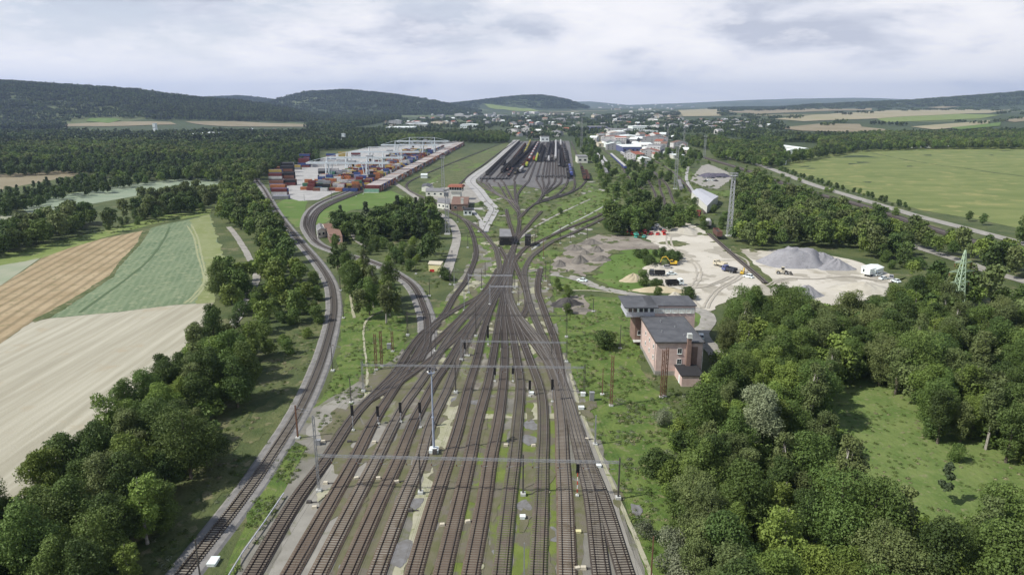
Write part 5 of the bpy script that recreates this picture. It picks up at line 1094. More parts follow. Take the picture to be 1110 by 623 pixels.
gantry([(346, 533), (456, 535), (567, 537), (670, 541)], 493.5, 'nearest long pale lattice gantry spanning all tracks on four masts', 'steel', tall=hgt(346, 533, 450))
gantry([(394, 425), (494, 426), (633, 428)], 395.5, 'second pale lattice gantry, crossing behind the tall lamp mast head', 'steel')
gantry([(500, 391), (614, 393)], 369.5, 'short pale gantry just behind the second long one, right of centre', 'steel')
gantry([(442, 364), (516, 365), (614, 366)], 340.5, 'long dark gantry crossing where the tracks squeeze together', 'steel_dark')
gantry([(488, 309), (558, 313), (594, 314)], 294.5, 'dark gantry in front of the pale road end, above the throat', 'steel_dark')
gantry([(508, 318), (556, 318)], 298.5, 'farther pale portal frame over the narrow throat', 'steel_pale', drop=False)
gantry([(531, 331), (562, 331)], 310.5, 'nearer pale portal frame over the narrow throat', 'steel_pale', drop=False)
gantry([(507, 269), (541, 270), (577, 271)], 256.5, 'farthest dark gantry, level with the dark trackside sheds', 'steel_dark')

# ---- poles
def pole(x, yb, yt, label, mtl='steel_dark', arm=0.0, foot=True, lat=False, w=.26, name='catenary_mast', grp='catenary masts beside the tracks'):
    q = P(x, yb); h = hgt(x, yb, yt); r = empty(name, q, 0, label, 'mast', grp); mm = MB()
    if lat: lattice(mm, (0, 0, 0), (0, 0, h), .5, .5, max(5, int(h/1.1)), .1)
    else: mm.beam((0, 0, 0), (0, 0, h), w, w*.8, w2=w*.7)
    mm.build('mast', Q[mtl], r)
    if foot: MB().box((0, 0, .15), (.95, .95, .5)).build('foundation', Q['conc'], r)
    if arm:
        s = 1 if arm > 0 else -1; a = abs(arm)
        MB().beam((0, 0, h-.5), (s*a, 0, h-1.3), .07).beam((0, 0, h-1.9), (s*a, 0, h-1.3), .07).build('bracket', Q['steel'], r)
        MB().tube((s*.35, 0, h-.75), (s*.75, 0, h-.9), .09, n=6).build('insulator', Q['ins'], r)
LP_ = [(219, 640, 584, -0, 'slim dark mast at lower left beside the curving track'), (360.7, 402, 371, 2.6, 'dark mast right of the curving left track at its bend'), (323, 475, 439, 2.8, 'thick brown mast right of the curving left track'),
       (380.7, 437, 409, 0, 'dark mast in the weeds left of the signals'), (467.8, 388, 361, 0, 'left one of two slim masts in the gravel triangle'), (472, 381, 355, 0, 'right one of two slim masts in the gravel triangle'),
       (507.4, 386, 363, 2, 'slim mast standing right of the gravel triangle'), (662.3, 440, 385, 0, 'tall rusty lattice mast standing alone in the grass'), (645, 482, 450, 0, 'thick grey mast beside the pale path'),
       (652.8, 428, 399, 0, 'slim pale post in the grass left of the rusty mast'), (705.5, 629, 581, 0, 'slim rusty mast at the lower right forest edge'), (568, 640, 588, 0, 'pale green-grey post at the bottom edge'),
       (492.4, 309, 289, 2, 'dark mast beside the end of the pale road'), (465.7, 321, 302, 0, 'dark mast below the yellow hut'), (503.3, 337, 313, 2, 'dark mast beside the pale gravel patch'), (522, 314, 292, 0, 'mast left of the narrow throat'),
       (515.8, 353, 328, 0, 'dark mast behind the gravel triangle'), (451, 297, 288, 0, 'thin post left of the yellow hut'), (496, 241, 226, 0, 'dark mast by the junction below the control tower'), (580, 267, 245, 0, 'dark mast right of the dark sheds'),
       (589, 280, 259, 0, 'rusty mast right of the dark sheds'), (607.4, 264, 245, 0, 'dark mast between the two tracks swinging right'), (618.5, 263, 249, 0, 'dark mast below the tracks swinging right'), (636.4, 260, 242, 0, 'dark mast beside the dirt heaps'),
       (627.4, 254, 241, 0, 'slim mast between the tracks swinging right'), (649, 242, 232, 0, 'dark mast where the tracks vanish behind trees'), (663.8, 231, 207, 0, 'tall dark mast in the green slope'), (634.5, 232, 225, 0, 'short mast in the green slope'),
       (330, 218, 210, 0, 'small pale mast left of the terminal tracks'), (359.6, 217, 204, 0, 'slim mast at the first terminal track'), (386, 213, 199, 0, 'slim mast in the middle of the terminal tracks'), (393.7, 210.6, 197, 0, 'slim mast next to the green container'),
       (369, 315, 294, 0, 'dark mast left of the poplars beside the left track'), (372.5, 345, 330, 0, 'short mast in the strip left of the poplars'), (544, 379, 350, 0, 'slim mast in the very middle of the throat'), (408, 401, 362, 0, 'left rusty mast of a pair in the green triangle'),
       (414, 397, 359, 0, 'right rusty mast of a pair in the green triangle'), (425.7, 381, 359, 0, 'pale grey post beside the pair of rusty masts'), (716.6, 431, 379, 0, 'left rusty lattice mast before the signal box'), (720.6, 430, 377, 0, 'right rusty lattice mast before the signal box'),
       (643, 338, 324, 0, 'slim post by the dark dirt patch'), (672, 378, 352, 0, 'slim post right of the round bush'), (598, 385, 350, 0, 'dark mast at the right rim of the throat'), (591.5, 305, 283, 0, 'dark double mast near the white car'),
       (596, 309, 282, 0, 'tallest dark mast near the white car'), (526, 300, 284, 0, 'slim mast between the two main curves')]
for x, yb, yt, arm, lb in LP_:
    lat = 'lattice' in lb or 'pair' in lb and 'rusty' in lb; rust = 'rusty' in lb or 'brown' in lb; pale = 'pale' in lb
    pole(x, yb, yt, lb, 'steel_rust' if rust else 'steel' if pale else 'steel_dark', arm, lat=lat, w=.36 if 'thick' in lb else .22 if yb > 350 else .26, foot='foot' not in lb)
# overhead wires
def wires():
    for key, nm in [(k, ordw(i+1)) for i, k in enumerate('ABCDEFGHIJKLM')]:
        c = TRK[key]; c = c[(c[:, 1] > 60) & (c[:, 1] < 330)]; mb = MB()
        for k in range(0, len(c)-8, 8):
            a, b = c[k], c[min(k+8, len(c)-1)]
            for z in (6.2, 7.2): mb.beam((a[0], a[1], z), (b[0], b[1], z), .022)
        tag(mb.build('overhead_wire', Q['steel_dark'], fix=False), 'thin overhead wires hanging above the %s parallel track from the left' % nm, 'wire', 'overhead wires above the tracks')
wires()
# ---- signals
for x, yt, yb, base, lb in ((383, 439, 450, 467, 'leftmost black signal in the row of four behind the gravel'), (410, 440, 451, 460, 'second black signal from the left in the row of four'), (434.5, 436, 447, 458, 'third black signal from the left in the row of four'),
                            (455.8, 436, 447, 464, 'rightmost black signal in the row of four'), (529, 353, 366, 374, 'farthest black signal in the middle of the throat'), (504, 369, 378, 386, 'black signal left of the middle, beside the gravel triangle'),
                            (536.3, 398, 406, 414, 'left black signal of the two near the second gantry'), (556, 396, 405, 414, 'right black signal of the two near the second gantry'), (574.2, 412, 422, 430, 'black signal on the bright green strip'),
                            (598.5, 411, 422, 436, 'black signal left of the dark curving track'), (625.6, 503, 512, 538, 'nearest black signal, on a striped post by the long gantry')):
    q = P(x, base); z1 = hgt(x, base, yt); z0 = hgt(x, base, yb); r = empty('railway_signal', q, 0, lb, 'signal', 'light signals between the tracks')
    MB().box((0, 0, (z0+z1)/2), (.62, .12, z1-z0)).build('screen', Q['black'], r)
    MB().box((0, .2, (z0+z1)/2), (.4, .28, (z1-z0)*.9)).build('lamp_housing', Q['black'], r)
    n = 6; pm = MB()
    for i in range(n): pm.tube((0, 0, z0*i/n), (0, 0, z0*(i+1)/n), .08, n=6, m=i % 2)
    pm.build('post', [Q['white'], Q['red']] if x == 625.6 else [Q['steel'], Q['steel_pale']], r)
    MB().box((0, 0, .2), (.6, .6, .45)).build('foundation', Q['conc'], r)
    MB().box((0, .35, z0-.1), (.7, .7, .06)).build('platform', Q['steel_dark'], r)
# ---- lamp masts and lattice towers
def lamp_mast():
    q = P(470.5, 490); h = hgt(470.5, 490, 404); r = empty('lamp_mast', q, 0, 'tall blue-grey tubular lamp mast on a white block between the tracks', 'lamp mast')
    mt = C_('blue_grey_paint', (0.30, 0.34, 0.42), rough=.4); MB().tube((0, 0, 0), (0, 0, h*.45), .28, .22, 10).tube((0, 0, h*.45), (0, 0, h), .2, .14, 10).tube((0, 0, h*.45-.1), (0, 0, h*.45+.1), .32, .32, 10).build('pole', mt, r)
    pf = MB().tube((0, 0, h), (0, 0, h+.12), .75, .75, 12)
    for i in range(12):
        t = i*math.pi/6; pf.beam((.72*math.cos(t), .72*math.sin(t), h), (.72*math.cos(t), .72*math.sin(t), h+.9), .05)
    pf.build('platform', mt, r)
    for i in range(6):
        t = i*math.pi/3; c, s = math.cos(t), math.sin(t); lo = MB().box((c*.95, s*.95, h+.7), (.5, .5, .4), rz=t, ry=0).build('lamp', Q['steel_dark'], r)
        MB().box((c*1.22, s*1.22, h+.66), (.05, .42, .32), rz=t).build('lamp_glass', Q['lamp'], lo)
    MB().box((0, 0, .45), (1.9, 1.9, .9)).box((0, 0, 1.0), (1.2, 1.2, .3)).build('foundation', Q['white'], r); MB().box((.3, -1.2, .75), (.9, .5, 1.2)).build('switch_cabinet', Q['steel_dark'], r)
lamp_mast()
def tower(x, yb, yt, lb, w=1.9, head=3.2, mtl='steel', arms=False):
    q = P(x, yb); h = hgt(x, yb, yt); r = empty('lighting_tower', q, 0, lb, 'lattice tower', 'lattice lighting towers'); mm = MB(); hh = h-1.8
    n = max(6, int(hh/2.6)); T = .2
    cs = [(-1, -1), (1, -1), (1, 1), (-1, 1)]
    def wd(z): return w*(1-.35*z/hh)/2
    for i in range(n):
        z0, z1 = hh*i/n, hh*(i+1)/n
        for k in range(4):
            a, b = cs[k], cs[(k+1) % 4]
            mm.beam((a[0]*wd(z0), a[1]*wd(z0), z0), (a[0]*wd(z1), a[1]*wd(z1), z1), T)
            mm.beam((a[0]*wd(z0), a[1]*wd(z0), z0), (b[0]*wd(z1), b[1]*wd(z1), z1), T*.6)
            mm.beam((a[0]*wd(z1), a[1]*wd(z1), z1), (b[0]*wd(z1), b[1]*wd(z1), z1), T*.6)
    mm.build('lattice_shaft', Q[mtl], r)
    hd = MB().box((0, 0, hh+.1), (head, head, .2))
    for k in range(4):
        a, b = cs[k], cs[(k+1) % 4]; e = head/2
        hd.beam((a[0]*e, a[1]*e, hh+1.2), (b[0]*e, b[1]*e, hh+1.2), .12); hd.beam((a[0]*e, a[1]*e, hh), (a[0]*e, a[1]*e, hh+1.8), .14)
    hd.build('platform', Q[mtl], r)
    for k in range(4):
        for j in (-.6, 0, .6):
            px, py = [(j*head*.5, -head*.5), (head*.5, j*head*.5), (j*head*.5, head*.5), (-head*.5, j*head*.5)][k]
            MB().box((px, py, hh+1.4), (.5, .5, .4)).build('lamp', Q['steel'], r)
    MB().box((0, 0, .2), (w+1, w+1, .6)).build('foundation', Q['conc'], r)
tower(790, 256, 187, 'tallest lattice lighting tower, rising from trees behind the sand yard', 2.3, 3.2, 'steel_pale')
tower(732, 205, 156, 'lattice lighting tower among scrub left of the white warehouse', 2.4, 3.4)
tower(740.8, 163, 138, 'lattice tower behind the depot, middle of three on the skyline', 2.6, 4)
tower(763.3, 172, 147, 'lattice tower right of the depot beside the main line', 2.6, 4)
tower(723, 159, 137, 'lattice tower behind the depot, leftmost of three', 2.6, 4)
tower(485, 254, 205, 'near lattice tower beside the winding road below the control tower', 2.2, 3.0)
tower(480.5, 206, 169, 'farther lattice tower behind the control tower', 2.4, 3.4)
tower(630, 166, 125, 'slim lattice tower right of the sorting yard', 2.6, 3.6)
tower(571, 151, 130, 'far lattice tower at the top of the sorting yard', 2.8, 4)
def pylon():
    x = 1035; q = P(x, 338); h = hgt(x, 338, 271); r = empty('lattice_pylon', q, R(12), 'green lattice power pylon with three cross arms rising from the forest', 'pylon'); mm = MB(); n = 12
    cs = [(-1, -1), (1, -1), (1, 1), (-1, 1)]
    def wd(z): f = z/h; return (1.8*(1-f)**1.1+.2) if f < .98 else .1
    for i in range(n):
        z0, z1 = h*i/n, h*(i+1)/n
        for k in range(4):
            a, b = cs[k], cs[(k+1) % 4]
            mm.beam((a[0]*wd(z0), a[1]*wd(z0), z0), (a[0]*wd(z1), a[1]*wd(z1), z1), .2)
            mm.beam((a[0]*wd(z0), a[1]*wd(z0), z0), (b[0]*wd(z1), b[1]*wd(z1), z1), .11); mm.beam((b[0]*wd(z0), b[1]*wd(z0), z0), (a[0]*wd(z1), a[1]*wd(z1), z1), .11)
    mm.build('tower_body', Q['green_steel'], r)
    for yy, L in ((284.5, 3.6), (294.5, 5.2), (306, 4.0)):
        z = hgt(x, 338, yy); am = MB()
        for s in (-1, 1):
            for f in (-1, 1): am.beam((0, f*.5, z), (s*L, 0, z+.1), .12); am.beam((0, f*.4, z+1.1), (s*L, 0, z+.1), .1)
        ao = am.build('cross_arm', Q['green_steel'], r)
        for s in (-1, 1): MB().tube((s*L*.95, 0, z), (s*L*.95, 0, z-1.3), .12, n=6).build('insulator', Q['ins'], ao)
pylon()
# ---- small trackside boxes
def cabinet(x, y, d, m, lb, name='equipment_cabinet', cat='cabinet', grp=None, lid=True):
    q = P(x, y); r = empty(name, q, 0, lb, cat, grp); MB().box((0, 0, d[2]/2), d).build('housing', Q[m], r)
    if lid: MB().box((0, 0, d[2]+.04), (d[0]+.12, d[1]+.12, .08)).build('lid', Q[m], r); MB().box((0, -d[1]/2-.02, d[2]*.5), (d[0]*.8, .03, d[2]*.75)).build('door', Q[m], r)
cabinet(231.5, 610, (1.3, 1.9, .5), 'white', 'white concrete cover beside the curving left track', 'chamber_cover', 'cover')
for x, y, d, m, lb in ((641.5, 434, (1.1, .9, 2.2), 'steel', 'tall grey cabinet beside the pale path near the second gantry'), (632, 429, (1.1, .8, .9), 'white', 'white box left of the tall grey cabinet'), (630, 443.5, (1.3, 1.0, .7), 'white', 'low white box just before the tall grey cabinet'),
                       (649, 506, (.9, .9, .5), 'white', 'white box on the pale path behind the long gantry'), (566.5, 562, (.9, .8, .6), 'white', 'white box on the green strip in front of the long gantry'), (627, 577, (.8, .6, .35), 'hut', 'small yellowish box between the two rightmost tracks'),
                       (576, 427, (1.1, .9, .5), 'white', 'white box below the signal on the bright green strip'), (422, 378, (1.2, 1.0, 1.6), 'steel', 'grey cabinet at the gravel corner left of the merging tracks'), (345, 482, (1, .8, 1.2), 'steel', 'grey cabinet behind the left end of the long gantry')):
    cabinet(x, y, d, m, lb, grp='cabinets beside the tracks')
PMs = [(240+a/3.893, 463+b/3.893) for a, b in ((370, 315), (393, 338), (440, 235), (570, 215), (662, 215), (740, 230), (797, 350), (932, 412), (1040, 398), (540, 60), (645, 63), (430, 60))]+[(500+a/3.893, 463+b/3.893) for a, b in ((188, 75), (305, 77), (490, 596), (515, 594), (528, 50))]
PMs.sort()
for i, (x, y) in enumerate(PMs):
    q = P(x, y+1); dk = i in (0, 4, 9)
    r = empty('point_machine', q, R(8*(i % 3)), '%s squat yellowish point machine counted from the left across the tracks' % ordw(i+1), 'point machine', 'point machines between the tracks')
    MB().box((0, 0, .28), (.95, .65, .5), taper=.85).build('housing', Q['beige'] if not dk else Q['steel_dark'], r); MB().beam((.4, .1, .2), (1.5, .1, .25), .08).beam((.4, -.1, .2), (1.5, -.1, .25), .08).build('rod', Q['steel_dark'], r)
def pipe():
    w = [PXY(*p) for p in [(247, 630), (262, 605), (285, 572), (308, 538)]]; c = spline(w, 2.5); r = empty('pipe_run', (c[0][0], c[0][1], 0), 0, 'pale pipe on short posts along the weedy strip at left', 'pipe'); mb = MB(); ps = MB(); o = Vector((c[0][0], c[0][1], 0))
    for i in range(len(c)-1):
        a = Vector((c[i][0], c[i][1], .75))-o; b = Vector((c[i+1][0], c[i+1][1], .75))-o; mb.tube(a, b, .13, n=6); ps.beam(a-Vector((0, 0, .75)), a, .1)
    mb.build('pipe', Q['steel_pale'], r); ps.build('supports', Q['steel'], r)
pipe()
# ---- heaps
def heap(px, py, rx, ry, h, m, lb, cat='heap', seed=1, grp=None, name='gravel_heap', flat=0.0, rot=0.0):
    q = P(px, py); n, k = 40, 16; r_ = random.Random(seed); mb = MB(); vs = [(0, 0, h*(1-flat*.3))]
    ph = [r_.uniform(0, 6.28) for _ in range(6)]
    for j in range(1, k+1):
        f = j/k
        for i in range(n):
            t = 2*math.pi*i/n; w = 1+.12*math.sin(2*t+ph[0])+.08*math.sin(3*t+ph[1])+.05*math.sin(5*t+ph[2])
            x = rx*f*w*math.cos(t); y = ry*f*w*math.sin(t); pr = min(1-f, 1-flat)/(1-flat) if flat else (1-f)
            z = h*(.45*pr+.55*(.5-.5*math.cos(math.pi*pr)))*(1+.10*math.sin(3*t+ph[3]+f*4))+h*.08*math.sin(9*t+ph[4]+f*9)*(1-f)*f*3+(r_.uniform(-.03, .03)*h if j < k else -0.1)
            c, s = math.cos(rot), math.sin(rot); vs.append((x*c-y*s, x*s+y*c, max(z, -.1) if j == k else max(z, .02)))
    fs = [(0, 1+i, 1+(i+1) % n) for i in range(n)]
    for j in range(k-1):
        for i in range(n): a = 1+j*n+i; b = 1+j*n+(i+1) % n; fs.append((a, a+n, b+n, b))
    mb.add(vs, fs); return tag(mb.build(name, m, smooth_=True, loc=q), lb, cat, grp)
GH = mat('grey_gravel', (0.235, 0.235, 0.25), (0.30, 0.30, 0.315), scale=.25, c3=(0.19, .19, .2), scale3=1.0, coord='object', bump=.15, bscale=2.5, detail=9)
SH = mat('sand_heap', (0.42, 0.395, 0.33), (0.49, 0.465, 0.395), scale=.25, coord='object', bump=.12, bscale=2.5, detail=8)
DH = mat('dark_soil', (0.13, 0.12, 0.105), (0.20, 0.185, 0.16), scale=.3, coord='object', bump=.25, bscale=1.5, detail=9)
YS = mat('yellow_sand', (0.42, 0.36, 0.24), (0.50, 0.44, 0.30), scale=.3, coord='object', bump=.15, bscale=2)
heap(862, 285, 18, 12, 6.2, GH, 'largest grey gravel heap in the sand yard', seed=2, flat=.42)
heap(890, 285, 9.5, 7, 4.8, GH, 'grey gravel heap joined to the right end of the largest one', seed=9)
heap(906, 291, 8, 6.5, 4.4, GH, 'pointed grey gravel heap right of the largest one', seed=3)
heap(873, 320, 6.5, 6, 3.8, GH, 'small grey gravel heap showing behind the forest edge', seed=4)
heap(936, 314, 15, 9, 3.0, SH, 'wide pale sand heap at the right of the sand yard', seed=5, name='sand_heap')
heap(740, 250, 11, 14, 2.4, SH, 'low pale sand mound at the far end of the sand yard', seed=6, name='sand_heap')
heap(725.6, 247, 2.6, 2.6, 2.6, mat('white_sand', (0.62, 0.61, 0.58), coord='object'), 'small white sand pile at the far end of the sand yard', seed=7, name='sand_heap')
heap(686, 303, 6.5, 5, 2.6, YS, 'yellowish sand heap on the green mound', seed=8, name='sand_heap', rot=.8)
heap(709, 291, 6.0, 3.5, 2.4, SH, 'pale sand bank beside the parked dump truck', seed=10, name='sand_heap')
heap(715, 315, 12, 4, 1.8, YS, 'long yellowish sand bank behind the signal box', seed=11, name='sand_heap')
heap(731, 324, 4.5, 3.5, 2.6, SH, 'rounded pale sand heap behind the signal box', seed=12, name='sand_heap')
heap(905, 248, 6, 5, 3.0, YS, 'yellowish sand heap in the small clearing below the field road', seed=13, name='sand_heap')
for i, (x, y, a, b, h_, lb) in enumerate(((606, 287, 4, 6, 2.2, 'leftmost dark soil heap of the dirt patch'), (628, 284, 5, 5, 3.2, 'dark soil heap in the middle of the dirt patch'), (622, 270, 6, 5, 2.4, 'dark soil heap at the track side of the dirt patch'), (640, 264, 7, 5, 2.6, 'dark soil heap at the top of the dirt patch'),
                                          (646, 272, 5, 4, 2.6, 'dark soil heap right of the top one'), (652, 282, 3.5, 6, 2.2, 'rightmost dark soil heap of the dirt patch'), (634, 275, 3.5, 3, 1.8, 'smallest dark soil heap of the dirt patch'))):
    heap(x, y, a, b, h_, DH, lb, seed=20+i, name='soil_heap', rot=i, grp='dark soil heaps')
heap(614, 330, 6.5, 4.5, 2.6, M['soot'], 'black cinder heap left of the dirt road', seed=31, name='cinder_heap'); heap(628, 337, 6, 2.5, 1.2, DH, 'low brown ridge right of the black cinder heap', seed=32, name='soil_heap')

# ---- road vehicles
def wheels(r, xs, y, rad, w=.25):
    for x in xs:
        for s in (-1, 1):
            t = MB().tube((x, s*y-w/2, rad), (x, s*y+w/2, rad), rad, n=14).build('wheel', Q['rubber'], r); MB().tube((x, s*(y+w*.5), rad), (x, s*(y+w*.55), rad), rad*.55, n=10).build('rim', Q['steel'], t)
def car(m, loc, rz, lb, suv=False, cat='car', grp='cars and vans around the sand yard', wrecked=False):
    r = empty('parked_car', loc, rz, lb, cat, grp); k = 1.12 if suv else 1.0
    lo = [(-2.1, .35), (-2.15, .8), (-1.55, .92*k), (1.0, .92*k), (1.95, .82), (2.15, .6), (2.1, .3)]
    MB().prism(lo, -.85, .85).build('body', Q[m], r)
    ca = [(-1.75 if suv else -1.35, .92*k), (-1.45 if suv else -.85, 1.5*k), (.35, 1.5*k), (1.05, .92*k)]
    MB().prism(ca, -.72, .72).build('cabin_glass', Q['glass'], r); MB().box((-.5 if suv else -.25, 0, 1.52*k), (1.9 if suv else 1.25, 1.4, .07)).build('roof', Q[m], r)
    pl = MB()
    for s in (-1, 1):
        for (a, b) in (((-1.35 if not suv else -1.7, .92*k), (-.85 if not suv else -1.45, 1.5*k)), ((.35, 1.5*k), (1.05, .92*k)), ((-.3, .92*k), (-.3, 1.5*k))): pl.beam((a[0], s*.73, a[1]), (b[0], s*.72, b[1]), .07)
    pl.build('pillars', Q[m], r)
    if not wrecked: wheels(r, (-1.3, 1.3), .8, .33)
    for s in (-1, 1): MB().box((2.12, s*.6, .66), (.08, .32, .16)).build('headlight', Q['lamp'], r)
    return r
def truck(cabm, bedm, loc, rz, lb, L=7.0, kind='tipper'):
    r = empty('dump_truck' if kind == 'tipper' else 'box_truck', loc, rz, lb, 'truck', 'trucks in the sand yard')
    MB().box((0, 0, .85), (L, .9, .3)).build('chassis', Q['steel_dark'], r)
    x0 = L/2; cb = MB().prism([(x0-1.9, .7), (x0-1.9, 2.8), (x0-.35, 2.8), (x0, 1.8), (x0+.05, .7)], -1.2, 1.2).build('cab', Q[cabm], r)
    MB().prism([(x0-.32, 2.7), (x0+.02, 1.85), (x0+.07, 1.85), (x0-.27, 2.7)], -1.05, 1.05).build('windscreen', Q['glass'], cb)
    for s in (-1, 1): MB().box((x0-1.1, s*1.21, 2.2), (1.0, .04, .7)).build('side_window', Q['glass'], cb)
    bl = L-2.3; cx = -L/2+bl/2
    if kind == 'tipper':
        bd = MB().box((cx, 0, 1.15), (bl, 2.3, .14)); 
        for s in (-1, 1): bd.box((cx, s*1.2, 1.75), (bl, .1, 1.25)); bd.box((cx+s*bl/2, 0, 1.75), (.1, 2.4, 1.25))
        for i in range(5):
            for s in (-1, 1): bd.box((cx-bl/2+.3+i*(bl-.6)/4, s*1.28, 1.75), (.12, .08, 1.2))
        bd.build('tipper_body', Q[bedm], r)
    else:
        MB().box((cx, 0, 2.3), (bl, 2.4, 2.4)).build('box_body', Q[bedm], r); MB().box((cx-bl/2-.03, 0, 2.25), (.05, 2.1, 2.1)).build('rear_door', Q[bedm], r)
    wheels(r, (x0-1.1, -L/2+.9, -L/2+2.1), 1.05, .5, .35); return r
car('car_white', P(631, 305), R(150), 'white car driving on the dirt road left of the green mound', cat='car')
car('car_white', P(759.5, 367), R(80), 'white car parked beside the right wall of the brick signal box', suv=True)
car('car_white', P(728, 298), R(10), 'white car between the two dark dump trucks'); car('car_silver', P(724, 291), R(5), 'silver car just below the yellow excavator', suv=True); car('car_silver', P(738, 281.5), R(20), 'silver car behind the yellow excavator')
car('car_white', P(811, 301), R(130), 'white car at the end of the vehicle line beside the siding', suv=True)
truck('car_dark', 'black', P(712, 299), R(175), 'black dump truck beside the pale sand bank', 6.5); truck('car_white', 'black', P(731, 309.5), R(8), 'dump truck with white cab and black body behind the signal box')
truck('beige', 'beige', P(780.5, 289), R(120), 'beige truck, first in the line beside the siding', 6.5); truck('car_blue', 'car_dark', P(790.5, 295), R(125), 'violet-blue truck, second in the line beside the siding', 6.5)
for i, (x, y, a) in enumerate(((951, 299, 30), (958, 303, 20), (966, 302, 60), (971, 306, 100))):
    car('car_white' if i != 2 else 'car_silver', P(x, y), R(a), '%s %s car from the left beside the white site shelter' % (ordw(i+1), 'white' if i != 2 else 'silver'), suv=i % 2 == 0)
truck('car_white', 'white', P(944, 299), R(35), 'white box truck parked before the white site shelter', 7.0, 'box')
def excavator(loc, rz, lb, sc_=1.0):
    r = empty('excavator', loc, rz, lb, 'excavator'); r.scale = (sc_,)*3
    for s in (-1, 1): MB().prism([(-1.9, .1), (-2.2, .45), (-1.9, .85), (1.9, .85), (2.2, .45), (1.9, .1)], s*1.1-.3, s*1.1+.3).build('crawler_track', Q['rubber'], r)
    MB().box((-.4, 0, 1.3), (3.2, 2.4, .7)).box((-1.5, 0, 1.9), (1.3, 2.3, .7), taper=.9).build('body', Q['yellow'], r); cb = MB().box((.6, .65, 2.2), (1.4, 1.0, 1.5), taper=.9).build('cab', Q['yellow'], r); MB().box((.62, .65, 2.25), (1.46, .8, 1.0)).box((.6, .65, 2.25), (1.1, 1.08, .95)).build('cab_glass', Q['glass'], cb)
    MB().beam((1.0, -.3, 1.6), (3.2, -.3, 4.2), .45, .35).beam((3.2, -.3, 4.2), (5.0, -.3, 3.8), .4, .35).build('boom', Q['yellow'], r); MB().beam((5.0, -.3, 3.9), (5.9, -.3, 1.3), .35, .3).build('stick', Q['yellow'], r)
    MB().prism([(5.4, 1.4), (6.3, 1.2), (6.4, .4), (5.7, .2), (5.2, .7)], -.8, .2).build('bucket', Q['steel_dark'], r); MB().tube((1.6, -.3, 1.9), (2.6, -.3, 3.2), .1, n=6).build('hydraulic_ram', Q['steel'], r)
excavator(P(729, 287.5), R(170), 'yellow crawler excavator on the sand yard', .92); excavator(P(804.5, 297.5), R(60), 'small orange-yellow excavator between violet truck and white car', .6)
def loader(loc, rz, lb):
    r = empty('wheel_loader', loc, rz, lb, 'wheel loader'); MB().box((-1.2, 0, 1.4), (2.8, 1.6, 1.0), taper=.92).box((1.1, 0, 1.0), (1.8, 1.3, .6)).build('body', Q['beige'], r)
    cb = MB().box((.2, 0, 2.5), (1.3, 1.4, 1.5), taper=.88).build('cab', Q['beige'], r); MB().box((.2, 0, 2.55), (1.36, 1.2, 1.0)).box((.2, 0, 2.55), (1.0, 1.46, 1.0)).build('cab_glass', Q['glass'], cb); wheels(r, (-1.5, 1.6), 1.05, .75, .5)
    a = MB()
    for s in (-.6, .6): a.beam((1.0, s, 1.7), (3.4, s, .8), .2)
    a.build('lift_arm', Q['steel_dark'], r); MB().prism([(3.2, .2), (3.1, 1.1), (3.6, 1.3), (4.3, .25)], -1.4, 1.4).build('bucket', Q['steel_dark'], r)
loader(P(847.5, 297), R(-20), 'wheel loader in front of the largest grey gravel heap')
# scrap cars
rs_ = random.Random(5); k_ = 0
for (x, y, m, n, desc) in ((699, 254.5, 'car_red', 7, 'red'), (694, 257.5, 'car_teal', 2, 'teal'), (699, 250, 'car_dark', 6, 'dark'), (706, 248, 'car_silver', 5, 'silver')):
    for i in range(n):
        lx = (i-(n-1)/2)*(3.6 if m != 'car_teal' else 4.6); X, Y, _ = P(x, y); z = 0 if i % 3 else 1.35
        if z: Xb, Yb = X+lx, Y; car(m, (Xb, Yb, 0), R(80+rs_.uniform(-15, 15)), '%s scrap car under another, %s from the left of the %s row' % (desc, ordw(i+1), desc), wrecked=True, grp='scrap cars at the far end of the sand yard')
        car(m, (X+lx, Y+rs_.uniform(-.5, .5), z), R(80+rs_.uniform(-25, 25)), '%s scrap car, %s from the left in the %s row%s' % (desc, ordw(i+1), desc, ', stacked on top' if z else ''), wrecked=True, grp='scrap cars at the far end of the sand yard')
heap(774, 191.5, 16, 12, 3.0, mat('scrap_metal', (0.05, 0.05, 0.07), (0.14, 0.13, 0.17), scale=.8, c3=(0.3, .3, .33), scale3=1.5, thr3=.6, coord='object', bump=.4, bscale=2), 'dark violet-grey scrap pile in the scrapyard above the white warehouse', seed=41, name='scrap_heap', flat=.5)
for i in range(16):
    x = 764+(i % 6)*4.2+rs_.uniform(-1, 1); y = 190+(i//6)*3.2+rs_.uniform(-.6, .6); m = rs_.choice(['car_blue', 'car_dark', 'car_dark', 'car_silver', 'car_white'])
    car(m, P(x, y), R(rs_.uniform(0, 180)), '%s car in the scrapyard above the white warehouse, row %s, %s from left' % (m[4:], ['one', 'two', 'three'][i//6], ordw(i % 6+1)), grp='cars in the scrapyard above the white warehouse')
